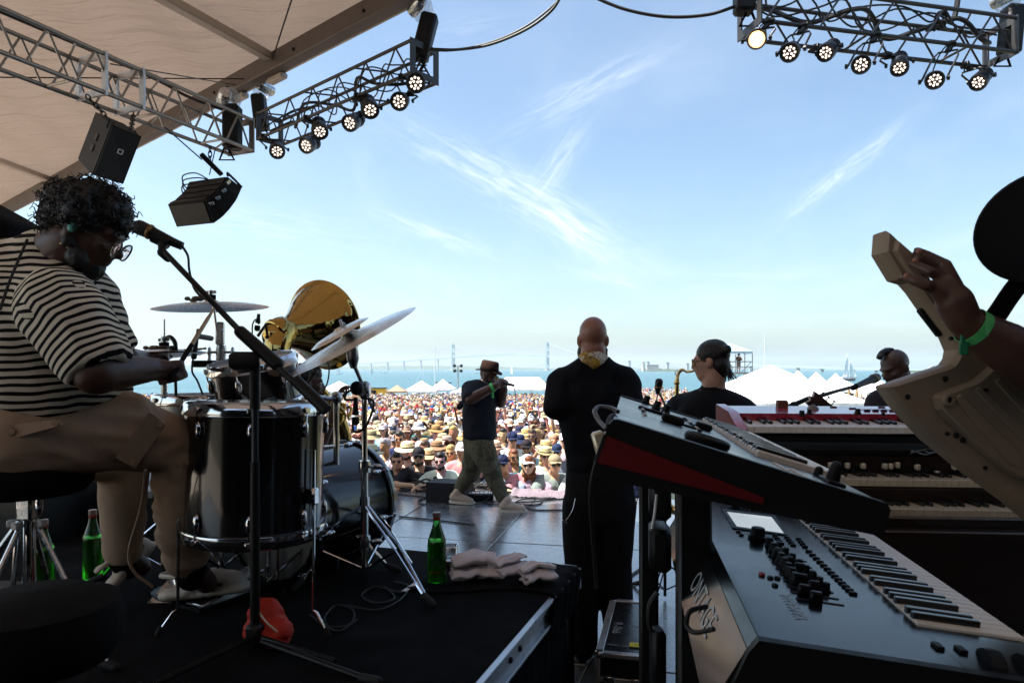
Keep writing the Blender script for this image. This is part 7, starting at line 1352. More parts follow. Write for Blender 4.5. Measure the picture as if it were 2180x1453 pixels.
mb.organic('body', skin_light, .0095, sx_, sm=3)
mb = MB(); torso(mb, 0, 0, [(1516, 862, .17, .115, YS), (1516, 890, .225, .14, YS), (1516, 960, .23, .15, YS), (1517, 1040, .21, .15, YS), (1517, 1085, .2, .14, YS)]); mb.chain([P(1500, 856, YS), sL, eL], [.09, .1, .075], 18); mb.chain([P(1535, 856, YS), sR, eR], [.09, .1, .078], 18); mb.cap(P(1517, 850, YS), P(1517, 828, YS), .095, .074, 18)
mb.organic('shirt', m_shirt, .012, sx_, sm=4, disp=folds(5, .008, 6, .006, 10, V(.3, 0, 1)))
mb = MB(); mb.cap(P(1517, 1080, YS), P(1517, 1110, YS), .17, .17)
for s in (-.1, .1): mb.chain([P(1518, 1110, YS)+V(s, 0, 0), V(1.23+s, YS, .5), V(1.23+s, YS-.02, .08)], [.13, .09, .075])
mb.organic('trousers', black_cloth, .013, sx_, sm=3)
for s in (-.1, .1): mb = MB(); mb.cap(V(1.23+s, YS-.05, .045), V(1.21+s, YS+.2, .035), .05, .04); mb.organic('shoe', black_plastic, .013, sx_, sm=2)
def strands(p, n): return .002*wob(p, 40)
mb = MB()
mb.ell(TS(0, -.02, .042), (.086, .103, .09), RS, 18, 12); mb.ell(TS(0, -.055, -.03), (.076, .06, .07), RS, 16, 10)
mb.cap(TS(0, -.09, .05), P(1547, 744, 4.06), .024, .03); mb.ell(TS(0, -.062, -.065), (.056, .04, .05), RS)
hr = mb.organic('hair', hair_brown, .007, sx_, sm=2, disp=strands)
mb = MB(); q = random.Random(2)
for k in range(46): p = TS(q.uniform(-.05, .05), -.085-q.random()*.03, -.05-q.random()*.04); mb.tube(bez([TS(0, -.09, .0), p, p+V(q.uniform(-.02, .04), q.uniform(-.03, .01), -.03-q.random()*.03)], 4), [.002]*8+[.001], 4, caps=False)
o = mb.build('loose_hair', hair_brown, hr); o['kind'] = 'stuff'
glasses(sx_, TS, RS, 1.0, mat('amber_lens', (.35, .2, .03), .05, trans=.5), mat('tortoise', (.12, .07, .03), .3), .03, .022); eyes(sx_, TS, RS)
sax = thing('saxophone', P(1450, 860, 4.55), 'brass saxophone whose curved neck shows at the saxophonist\'s mouth', 'saxophone'); YX = 4.42
MB().tube(bez([P(1484, 787, 4.36), P(1472, 790, 4.38), P(1462, 791, 4.4), P(1453, 787, 4.41), P(1445, 793, 4.42), P(1442, 805, 4.42), P(1441, 820, 4.42)], 6), [.0075]*6+[.008]*12+[.011]*12+[.013]*6+[.013], 12).build('neck', gold, sax)
MB().tube([P(1481, 788, 4.35), P(1488, 784, 4.33)], [.011, .007], 10).build('mouthpiece', black_plastic, sax); q = bez([P(1441, 820, 4.42), P(1440, 880, 4.43), P(1445, 980, 4.45), P(1452, 1060, 4.46), P(1440, 1085, 4.5), P(1418, 1070, 4.54), P(1410, 1010, 4.56), P(1402, 960, 4.58)], 8); MB().tube(q, [.014+.03*(i/len(q))**1.3+(.045*max(0, i/len(q)-.85)/.15) for i in range(len(q))], 16, caps=False).build('body_tube', gold, sax)
MB().lathe([(.016, 0), (.019, .004), (.019, .02), (.016, .024)], P(1441, 818, 4.42), (0, 0, 1), 14).build('collar', gold, sax)
for k in range(7): MB().lathe([(0, .0), (.018, .0), (.018, .006), (0, .008)], P(1441+k*1.5, 850+k*30, 4.42)+V(-.012, -.03, 0), V(-.3, -1, 0), 14).build('key_cup', gold, sax)
mb = MB(); mb.tube(bez([P(1440, 800, 4.41), P(1437, 792, 4.41), P(1444, 786, 4.41)], 5), .003, 5); mb.build('octave_key', gold, sax)
b = V(P(1430, 900, 4.55).x, 4.75, 0); t = thing('boom_mic_stand', b, 'black microphone stand in front of the saxophonist', 'microphone stand', 'microphone stands'); cyl('pole', t, [b+UP*.02, V(b.x, b.y, 1.35)], .011, black_metal); cyl('boom', t, [V(b.x, b.y, 1.35), P(1402, 833, 4.5)], .008, black_metal); tripod(t, b, .25, .3, black_metal, z0=0)
t = thing('microphone', P(1403, 820, 4.5), 'ball headed microphone standing up beside the saxophonist', 'microphone', 'vocal microphones'); mic(t, P(1404, 805, 4.48), P(1400, 838, 4.5), .026); MB().tube(bez([P(1400, 838, 4.5), P(1399, 852, 4.5), P(1408, 864, 4.5), P(1425, 874, 4.55)], 6), .004, 5).build('mic_cable', cable_black, t)
# ---------------------------------------------------------------- the guitarist with the mohawk
YG = 4.45; gt = person(V(2.5, 4.5, 0), 'guitarist with a short mohawk and black tee, looking down behind the red piano')
mb = MB(); hcG = P(1906, 783, YG); TG, RG = add_head(mb, hcG, V(-.88, -.28, -.38), V(-.3, 0, 1), .98, 1.05, neck=P(1912, 838, YG), nr=.062)
mb.chain([P(1908, 850, YG), P(1905, 960, YG), P(1905, 1100, YG)], [.09, .11, .11], 18); sR, sL = P(1880, 862, YG-.12), P(1935, 858, YG+.12); eR, wR = P(1868, 960, 4.2), P(1830, 990, 4.15); eL, wL = P(1935, 960, 4.5), P(1850, 960, 4.3)
mb.chain([P(1900, 850, YG), sR, eR, wR], [.09, .075, .055, .036]); mb.chain([P(1920, 850, YG), sL, eL, wL], [.09, .075, .055, .036]); hand(mb, wR, V(-1, -.2, .1), V(0, .5, -.5), 1, .6); hand(mb, wL, V(-.8, .1, .1), V(0, -.5, .5), 1, .6)
for s in (-.1, .1): mb.chain([P(1905, 1100, YG)+V(s, 0, 0), V(2.5+s, YG, .5), V(2.5+s, YG, .1)], [.11, .065, .045]); mb.cap(V(2.5+s, YG, .05), V(2.38+s, YG-.1, .035), .045, .035)
mb.organic('body', skin_dark, .0095, gt, sm=3)
mb = MB(); torso(mb, 0, 0, [(1908, 862, .15, .12, YG), (1903, 890, .2, .15, YG), (1903, 980, .2, .15, YG), (1904, 1080, .19, .15, YG)]); mb.chain([P(1900, 852, YG), sR, sR.lerp(eR, .75)], [.09, .105, .09], 16); mb.chain([P(1920, 852, YG), sL, sL.lerp(eL, .75)], [.09, .105, .09], 16)
mb.organic('tee_shirt', mat('faded_black_tee', (.02, .018, .022), .85, spec=.2, bump=.4, bs=120), .013, gt, sm=4, disp=folds(3, .008, 6, .006, 10))
mb = MB()
for s in (-.1, .1): mb.chain([P(1905, 1090, YG)+V(s, 0, 0), V(2.5+s, YG, .5), V(2.5+s, YG, .08)], [.15, .09, .075])
mb.organic('trousers', black_cloth, .014, gt, sm=3)
for s in (-.1, .1): mb = MB(); mb.cap(V(2.5+s, YG+.02, .045), V(2.36+s, YG-.14, .035), .05, .04); mb.organic('shoe', black_plastic, .014, gt, sm=2)
mb = MB(); q = random.Random(6)
for k in range(9): a_ = k/11; mb.ell(TG(0, .085-.15*a_, .088+.045*math.sin((a_*.9+.25)*2.6)), (.015, .02, .017-.006*a_))
mb.organic('mohawk_hair', hair_black, .006, gt, sm=1, disp=lambda p, n: wob(p, 110, .008)+.003)
MB().tube(bez([TG(.083, .0, .02), TG(.09, -.018, .028), TG(.088, -.03, .0), TG(.084, -.012, -.025)], 5), .0045, 6).build('earpiece', mat('clear_earpiece', (.7, .75, .75), .15, coat=.6), gt)
gu = thing('acoustic_guitar', P(1760, 880, 3.6), 'dark guitar headstock poking up above the red piano', 'guitar'); YH = 3.55
ha, hb_ = P(1733, 852, YH), P(1775, 884, YH); hd = (hb_-ha).normalized(); hs = hd.cross(V(0, 1, 0)).normalized(); hs = hs if hs.z > 0 else -hs; hn = hd.cross(hs)
m_gw = mat('guitar_mahogany', (.035, .014, .01), .3, coat=.5, var=.3, vs=10)
mb = MB(); mb.prism([(-.03, -.036), (-.02, -.012), (-.034, .0), (-.02, .012), (-.03, .038), (.0, .04), (.11, .034), (.14, .024), (.14, -.024), (.11, -.034), (.0, -.04)], ha, hd, hs, hn, -.008, .008); mb.build('headstock', m_gw, gu, smooth=0)
MB().prism([(-.031, -.037), (-.021, -.012), (-.036, .0), (-.021, .012), (-.031, .039), (-.026, .036), (-.016, .012), (-.028, 0), (-.016, -.012), (-.026, -.034)], ha, hd, hs, hn, -.0085, .0085).build('binding', ivory, gu, smooth=0)
MB().box(ha+hd*.44, (.64, .052, .022), rotm(hd, hs, hn), bev=.004).build('neck', m_gw, gu)
for k in range(3):
    for s in (-1, 1): p = ha+hd*(.015+.036*k)+hs*.036*s; mb = MB(); mb.tube([p, p+hs*s*.018], .003, 6); mb.ell(p+hs*s*.024, (.009, .005, .006), rotm(hd, hs, hn)); mb.build('tuning_peg', dull_chrome if s < 0 else black_plastic, gu); MB().lathe([(.005, 0), (.004, .01), (0, .011)], p-hs*s*.018-hn*.008, -hn, 8).build('string_post', dull_chrome, gu)
gb = [(0, -.06)]; outl = []
for i in range(28): a_ = 2*math.pi*i/28; outl.append((1.02+.24*math.cos(a_), .19*math.sin(a_)*(1-.22*math.exp(-((math.cos(a_)+.25)/.3)**2))))
mb = MB(); mb.prism(outl, ha, hd, hs, hn, -.05, .05); mb.build('guitar_body', m_gw, gu); 
b = V(P(1640, 900, 3.3).x, 3.4, 0); t = thing('boom_mic_stand', b, 'long microphone boom slanting over the red piano to the guitarist', 'microphone stand', 'microphone stands'); YM = 3.7
cyl('pole', t, [V(1.56, 3.5, 0.02), V(1.56, 3.5, 1.42)], .011, black_metal); tripod(t, V(1.56, 3.5, 0), .25, .3, black_metal, z0=0)
cyl('boom', t, [P(1655, 875, 3.5), P(1725, 846, 3.58)], .0125, black_metal); cyl('boom', t, [P(1720, 848, 3.58), P(1835, 817, 3.85)], .008, black_metal); MB().cap(P(1690, 862, 3.53), P(1700, 876, 3.53), .02, .015).build('boom_clutch', black_plastic, t); MB().cap(P(1816, 825, 3.8), P(1838, 816, 3.86), .016, .014).build('mic_clip', black_plastic, t)
MB().tube(bez([P(1700, 855, 3.56), P(1745, 846, 3.62), P(1790, 832, 3.75), P(1830, 822, 3.84)], 6), .004, 5).build('mic_cable', cable_black, t)
t = thing('microphone', P(1860, 808, 3.95), 'ball headed microphone at the tip of the long boom', 'microphone', 'vocal microphones'); mic(t, P(1869, 802, 3.97), P(1822, 822, 3.8), .027)
# ---------------------------------------------------------------- the sousaphone player
YP = 4.6; sp_ = person(V(-1.42, 4.65, 0), 'sousaphone player mostly hidden behind the drums, one hand on the valves')
mb = MB(); hcP = P(655, 815, YP); TP, RP_ = add_head(mb, hcP, V(.9, .35, -.05), UP, 1.0, 1.0, neck=P(648, 880, YP), nr=.06)
sR, sL = P(640, 905, YP-.16), P(645, 900, YP+.2); eR, wR = P(668, 985, 4.5), P(712, 870, 4.55); eL, wL = P(690, 980, 4.9), P(705, 900, 4.8)
mb.chain([P(645, 890, YP), P(643, 1000, YP), P(643, 1120, YP)], [.09, .11, .11], 16); mb.chain([P(643, 890, YP), sR, eR, wR], [.09, .07, .05, .035]); mb.chain([P(643, 890, YP), sL, eL, wL], [.09, .07, .05, .035]); hand(mb, wR, P(722, 812, 4.55)-wR, V(1, .2, 0), 1.15, .55); hand(mb, wL, V(.3, 0, .8), V(1, 0, 0), 1, .5)
for s in (-.1, .1): mb.chain([P(643, 1120, YP)+V(0, s, 0), V(-1.42, YP+s, .5), V(-1.42, YP+s, .1)], [.11, .065, .045]); mb.cap(V(-1.42, YP+s, .05), V(-1.25, YP+s+.08, .035), .045, .035)
mb.organic('body', skin_dark, .011, sp_, sm=3)
mb = MB(); torso(mb, 0, 0, [(645, 905, .16, .2, YP), (643, 960, .17, .22, YP), (643, 1060, .17, .2, YP), (643, 1110, .16, .19, YP)]); mb.chain([P(643, 892, YP), sR, sR.lerp(eR, .8)], [.09, .1, .085], 14); mb.chain([P(643, 892, YP), sL, sL.lerp(eL, .8)], [.09, .1, .085], 14); mb.organic('tee_shirt', m_tee, .015, sp_, sm=3, disp=folds(6))
mb = MB()
for s in (-.1, .1): mb.chain([P(643, 1110, YP)+V(0, s, 0), V(-1.42, YP+s, .5), V(-1.42, YP+s, .06)], [.15, .09, .075])
mb.organic('trousers', black_cloth, .016, sp_, sm=3)
for s in (-.1, .1): mb = MB(); mb.cap(V(-1.45, YP+s-.02, .045), V(-1.22, YP+s+.08, .035), .05, .04); mb.organic('shoe', black_plastic, .015, sp_, sm=2)
mb = MB()
for (a, b, h, r) in ((0, -.03, .045, .088), (0, -.05, .0, .075), (0, .03, .065, .062)): mb.ell(TP(a, b, h), r)
mb.organic('hair', hair_black, .011, sp_, sm=1, disp=lambda p, n: wob(p, 60, .008)); eyes(sp_, TP, RP_)
so_ = thing('sousaphone', P(660, 760, 4.6), 'polished brass sousaphone with its big bell turned away from us', 'sousaphone'); bc = P(690, 692, 4.75); ba = V(.42, .88, .2).normalized()
pr = [(r_*.95, h_) for r_, h_ in [(.325, -.012), (.323, -.004), (.316, 0), (.31, -.016), (.292, -.05), (.262, -.098), (.22, -.155), (.176, -.21), (.138, -.272), (.108, -.345), (.092, -.42)]]
MB().lathe([(r_*.985, h_+.006) for r_, h_ in pr][::-1]+[(.311, .0), (.315, -.008), (.311, -.016)]+pr[3:], bc, ba, 72).build('bell', brass, so_, smooth=70); th = bc-ba*.42
q = bez([th+ba*.02, th-ba*.05, P(604, 702, 4.38), P(592, 735, 4.32), P(590, 790, 4.32), P(598, 880, 4.4), P(625, 990, 4.5), P(690, 1010, 4.85), P(735, 950, 4.95), P(720, 880, 4.85), P(690, 835, 4.72), P(672, 822, 4.66)], 8); nq = len(q)
MB().tube(q, [.089*(1-i/nq)**.75+.012 if i > 10 else .088-.0008*i for i in range(nq)], 24).build('body_tube', brass, so_, smooth=70)
for k in (6, 11): MB().lathe([(.094, -.018), (.101, -.012), (.101, .012), (.094, .018)], q[k], (q[k+1]-q[k]), 30).build('joint_ring', mat('dark_ring', (.05, .055, .06), .25, .9) if k == 6 else brass, so_)
for k in range(3): o = P(700+k*13, 845+k*6, 4.62+.03*k); MB().tube([o, o-UP*.13], .016, 12).build('valve', brass, so_); MB().tube([o, o+UP*.03], .005, 6).build('valve_stem', chrome, so_); MB().tube(bez([o-UP*.06, o+V(.05, 0, -.09), o+V(.06, .04, -.04), o+V(.03, .06, -.03)], 5), .009, 8).build('valve_slide', brass, so_)
MB().tube(bez([P(683, 838, 4.55), P(700, 845, 4.5), P(735, 880, 4.5), P(720, 905, 4.5), P(690, 900, 4.5)], 6), .007, 8).build('lead_tube', brass, so_); MB().tube(bez([P(592, 690, 4.3), P(598, 676, 4.32), P(603, 700, 4.3)], 5), .003, 5).build('lyre_hook', dull_chrome, so_)
t = thing('horn_microphone', P(655, 800, 4.35), 'black microphone on a bent arm beside the sousaphone player', 'microphone', 'small drum microphones'); mic(t, P(674, 785, 4.4), P(655, 815, 4.35), .018, ring=False); MB().tube(bez([P(676, 770, 4.4), P(690, 760, 4.4), P(700, 780, 4.4), P(698, 810, 4.4), P(688, 835, 4.4)], 6), .005, 6).build('mic_cable', cable_black, t)
# ---------------------------------------------------------------- keytar and its player at the right edge
kt = thing('keytar', P(2040, 830, 1.38), 'beige keytar seen from its back with a long pointed neck', 'keytar'); m_kt = mat('beige_keytar', (.3, .225, .155), .42, spec=.4, var=.06, vs=12, bump=.06, bs=350); m_screw = mat('screw_hole', (.012, .01, .009), .5)
KO = P(2010, 800, 1.36); kx, kz = V(.985, .17, 0).normalized(), V(0, .03, 1).normalized(); ky = kx.cross(kz).normalized(); ky = ky if ky.y < 0 else -ky      # ky points at us
def KP(px, py): d = V((px-CX)/F, 1, (HY-py)/F); s = (KO-V(0, 0, CH)).dot(ky)/d.dot(ky); p = V(0, 0, CH)+d*s-KO; return (p.dot(kx), p.dot(kz))
kout = [KP(*p) for p in ((1871, 495), (1878, 492), (1884, 496), (1934, 544), (1958, 578), (1985, 625), (2030, 690), (2075, 745), (2112, 783), (2150, 800), (2185, 830), (2235, 900), (2260, 1000), (2245, 1100), (2200, 1115), (2150, 1072), (2053, 1000), (1972, 935), (1908, 867), (1877, 824), (1880, 819), (1930, 803), (1968, 790), (2000, 781), (2013, 775), (2022, 762), (2025, 745), (2013, 717), (1990, 688), (1963, 652), (1942, 622), (1925, 603), (1902, 596), (1868, 540))]
mb = MB(); n_ = len(kout); cx_, cz_ = sum(p[0] for p in kout)/n_, sum(p[1] for p in kout)/n_
def inset(P_, d):
    out = []; m = len(P_); A_ = sum(P_[i][0]*P_[(i+1) % m][1]-P_[(i+1) % m][0]*P_[i][1] for i in range(m))
    for i in range(m):
        a, b, c = Vector(P_[i-1]), Vector(P_[i]), Vector(P_[(i+1) % m]); u, w = (b-a).normalized(), (c-b).normalized(); n1_, n2_ = Vector((-u.y, u.x)), Vector((-w.y, w.x)); nn_ = (n1_+n2_); nn_ = nn_/max(.35, nn_.length_squared/2)/1; nn_ = nn_ if A_ > 0 else -nn_; out.append((b.x+nn_.x*d*.5*2*.5, b.y+nn_.y*d*.5))
    return out
def shellp(par, name, m, P0, lv, sm=30):   # stacked outlines (inset, height towards us)
    mb = MB(); m_ = len(P0)
    for d, h in lv: mb.v += [KO+kx*a+kz*b+ky*h for a, b in (inset(P0, d) if d else P0)]
    for i in range(len(lv)-1):
        for j in range(m_): mb.f.append((i*m_+j, i*m_+(j+1) % m_, (i+1)*m_+(j+1) % m_, (i+1)*m_+j))
    mb.f += [tuple(range(m_))[::-1], tuple(range((len(lv)-1)*m_, len(lv)*m_))]; mb.m = [0]*len(mb.f)
    ob = mb.build(name, m, par, smooth=0); bm_ = __import__('bmesh').new(); bm_.from_mesh(ob.data); __import__('bmesh').ops.recalc_face_normals(bm_, faces=bm_.faces); bm_.to_mesh(ob.data); bm_.free()
    if sm: ob.data.polygons.foreach_set('use_smooth', [True]*len(ob.data.polygons)); ob.data.set_sharp_from_angle(angle=R(sm))
    return ob
shellp(kt, 'body', m_kt, kout, [(.004, -.022), (0, -.018), (0, .006), (.003, .011), (.014, .02)], 24)
hull = [KP(*p) for p in ((1871, 540), (1873, 500), (1885, 508), (1888, 528))]
pan = [KP(*p) for p in ((1968, 847), (1976, 838), (2050, 812), (2108, 762), (2122, 762), (2165, 800), (2185, 860), (2185, 960), (2170, 1020), (2130, 1010), (2050, 945), (1975, 870))]
shellp(kt, 'raised_back', m_kt, pan, [(-.006, .016), (-.003, .02), (.004, .034), (.009, .037)], 24)
for poly, h0_, nm in (([(1998, 848), (2012, 838), (2120, 945), (2150, 985), (2130, 990), (2110, 980)], .039, 'battery_cover'), ([(2040, 830), (2052, 824), (2140, 905), (2160, 935), (2150, 945)], .0385, 'raised_rib'), ([(2082, 812), (2092, 806), (2165, 880), (2168, 905)], .0385, 'raised_rib')): shellp(kt, nm, m_kt, [KP(*p) for p in poly], [(0, .034), (0, h0_), (.003, h0_+.002)], 20)
neckr = [KP(*p) for p in ((1882, 540), (1887, 515), (1925, 548), (1942, 575), (1975, 628), (2060, 735), (2040, 740), (1990, 672), (1950, 612), (1915, 588))]; shellp(kt, 'neck_spine', m_kt, neckr, [(0, .016), (.004, .03), (.008, .032)], 20)
for px, py, r, h in ((1900, 531, .0045, .021), (1975, 648, .004, .034), (2006, 722, .004, .022), (2030, 725, .004, .034), (1915, 843, .0045, .022), (1994, 806, .005, .022), (1999, 921, .004, .022), (2018, 925, .0055, .022), (2032, 935, .0055, .022), (2079, 993, .004, .022), (2115, 772, .004, .04), (2136, 770, .004, .022), (2064, 830, .004, .04), (2148, 917, .004, .04)): a, b = KP(px, py); MB().lathe([(0, .0015), (r, .0015), (r*1.1, -.003)], KO+kx*a+kz*b+ky*h, ky, 12).build('screw_hole', m_screw, kt)
for px, py in ((1986, 850), (2129, 783)): a, b = KP(px, py); o = KO+kx*a+kz*b+ky*.037; MB().lathe([(.0125, 0), (.012, .006), (.007, .007), (.007, .002), (0, .002)], o, ky, 18).build('strap_post', m_kt, kt); MB().lathe([(0, .0025), (.0068, .0025)], o, ky, 14).build('post_hole', m_screw, kt)
a, b = KP(1983, 690); c, d_ = KP(2008, 716); mb = MB(); p0, p1 = KO+kx*KP(1963, 656)[0]+kz*KP(1963, 656)[1], KO+kx*KP(2007, 713)[0]+kz*KP(2007, 713)[1]; dd = (p1-p0).normalized(); mb.box((p0+p1)/2-ky*.008+dd.cross(ky)*.0, ((p1-p0).length, .012, .012), rotm(dd, ky, dd.cross(ky)), bev=.002); mb.build('ribbon_strip', black_plastic, kt)
kp = person(V(1.3, 1.45, 0), 'keytar player in black clothes and wide black hat with green wristband')
mb = MB(); YK = 1.27
wr = P(2062, 690, YK); el = P(2225, 790, 1.28); shK = P(2330, 690, 1.32); hcK = P(2345, 545, 1.42); 
TK, RK = add_head(mb, hcK, V(-.55, .8, -.05), UP, 1, 1.05, neck=P(2330, 640, 1.42), nr=.058)
tz_ = V(hcK.x+.02, 1.42, 0)
mb.chain([V(tz_.x, 1.42, 1.5), V(tz_.x, 1.42, 1.25), V(tz_.x+.02, 1.42, .98)], [.09, .11, .11], 16); mb.chain([V(tz_.x, 1.42, 1.5), shK, el, wr.lerp(el, .45), wr], [.08, .065, .05, .046, .031], 14)
shO = V(tz_.x+.12, 1.62, 1.52); elO = V(tz_.x+.2, 1.7, 1.25); wrO = V(tz_.x+.06, 1.55, 1.15); mb.chain([V(tz_.x, 1.42, 1.5), shO, elO, wrO], [.08, .065, .045, .03], 12); hand(mb, wrO, V(-.8, -.2, 0), V(0, -.3, -1), 1, .5)
# fretting hand: palm, four fingers over the neck, the thumb on our side
pal = [P(2050, 678, YK), P(2032, 642, YK), P(2017, 614, YK+.005)]; mb.chain(pal, [.031, .033, .025], 14); mb.cap(P(2032, 650, YK), P(2010, 590, YK+.015), .026, .0135); mb.cap(P(2040, 660, YK), P(1996, 618, YK-.005), .024, .015); mb.cap(P(2027, 612, YK+.01), P(2012, 564, YK+.02), .02, .0122)
def finger(pts, rs): mb.chain([P(*p) for p in pts], rs, 10)
finger([(2008, 562, YK+.022), (1986, 549, YK+.03), (1968, 540, YK+.036), (1953, 533, YK+.045)], [.0112, .0098, .0088, .0076]); finger([(2000, 588, YK+.01), (1980, 578, YK+.004), (1960, 568, YK+.018), (1941, 560, YK+.035)], [.0112, .0098, .0088, .0076]); finger([(2000, 586, YK+.03), (1975, 570, YK+.045), (1950, 552, YK+.05), (1938, 546, YK+.06)], [.011, .0098, .0088, .0075]); finger([(1992, 612, YK), (1972, 607, YK-.012), (1948, 597, YK-.004), (1926, 588, YK+.014)], [.013, .0115, .0105, .0088]); finger([(2010, 620, YK+.03), (1985, 612, YK+.06), (1965, 598, YK+.065), (1950, 588, YK+.06)], [.011, .0098, .0088, .0075])
for s in (-.11, .11): mb.chain([V(tz_.x+.02+s*.3, 1.42+s, .95), V(tz_.x+s*.3, 1.42+s, .52), V(tz_.x+s*.3, 1.42+s, .1)], [.1, .062, .045]); mb.cap(V(tz_.x+s*.3, 1.42+s, .05), V(tz_.x-.17+s*.3, 1.48+s, .035), .045, .035)
mb.organic('body', skin_dark, .0043, kp, sm=3)
for px, py in ((1929, 589), (1947, 557), (1955, 536)): MB().ell(P(px+1, py-1, YK+.006 if px < 1940 else YK+.03), (.006, .004, .006)).build('fingernail', mat('nail', (.35, .16, .11), .3) if 'nail' not in MATS else MATS['nail'], kp)
mb = MB()
for (cx2, cz2, a, b) in ((0, 1.5, .13, .16), (0, 1.42, .155, .2), (.01, 1.2, .15, .19), (.02, 1.0, .15, .18), (.02, .88, .14, .17)): mb.ell(V(tz_.x+cx2+.03, 1.42, cz2), (a, b, .12), n=20)
mb.cap(V(tz_.x, 1.4, 1.5), shK.lerp(el, .35), .1, .075)
mb.organic('shirt', black_cloth, .012, kp, sm=4, disp=folds(8))
m_jean = mat('grey_denim', (.17, .14, .12), .9, bump=.5, bs=120, var=.25, vs=9); mb = MB()
mb.cap(V(tz_.x+.02, 1.42, .92), V(tz_.x+.02, 1.42, .86), .15, .16)
for s in (-.11, .11): mb.chain([V(tz_.x+.0+s*.3, 1.42+s, .9), V(tz_.x-.02+s*.3, 1.40+s, .52), V(tz_.x+s*.3, 1.42+s, .07)], [.125, .088, .075], 16)
mb.organic('jeans', m_jean, .011, kp, sm=4, disp=folds(1, .01, 9, .01, 16))
for s in (-.11, .11): mb = MB(); mb.cap(V(tz_.x+.03+s*.3, 1.42+s, .045), V(tz_.x-.2+s*.3, 1.48+s, .035), .05, .042); mb.organic('shoe', black_plastic, .013, kp, sm=2)
# wide brimmed hat, tilted, and the strap
hn_ = V(.3, .78, .54).normalized(); ho = P(2226, 484, 1.3); MB().lathe([(0, .0), (.08, .0), (.115, -.004), (.117, 0), (.115, .004), (.085, .006), (.075, .05), (.06, .085), (0, .092)], ho, hn_*-1 if False else hn_, 48).build('hat', mat('black_felt', (.012, .011, .013), .9, bump=.2, bs=300), kp, smooth=50)
mb = MB(); a_, b_ = P(2122, 672, 1.36), P(2215, 560, 1.38); d = (b_-a_).normalized(); w = d.cross(V(0, 1, 0)).normalized(); nb_ = bez([a_-d*.03, a_, a_.lerp(b_, .5)+w*.006, b_, b_+d*.08], 5)
for p in nb_: mb.v += [p+w*.02, p-w*.02, p-w*.02+V(0, .004, 0), p+w*.02+V(0, .004, 0)]
mb.f = [(i*4+j, i*4+(j+1) % 4, (i+1)*4+(j+1) % 4, (i+1)*4+j) for i in range(len(nb_)-1) for j in range(4)]; mb.m = [0]*len(mb.f); st_ = mb.build('strap', black_cloth, kt)
m_fb = mat('fest_band', (.1, .55, .16), .45, spec=.4, bump=.3, bs=80, var=.2, vs=40)
wc = P(2060, 676, YK-.0); wd_ = (el-wr).normalized(); rb = .034; MB().lathe([(rb, -.009), (rb*1.03, -.009), (rb*1.03, .009), (rb, .009)], wr+wd_*.012, wd_, 30).build('wristband', m_fb, kp); text_mesh(kp, 'ARTIST', .011, wr+wd_*.0115+V(-.0, -rb*1.05, .0), UP, wd_*-1, mat('band_print', (.3, .75, .4), .5), lift=.0015)
mb = MB(); o = P(2054, 716, YK-.01); mb.box(o-UP*.012, (.02, .003, .045), Matrix.Rotation(.15, 3, 'Y'), bev=.001); mb.organic('band_tail', mat('band_dark', (.02, .2, .09), .5), .003, kp, sm=1, disp=lambda p, n: wob(p, 90, .002))
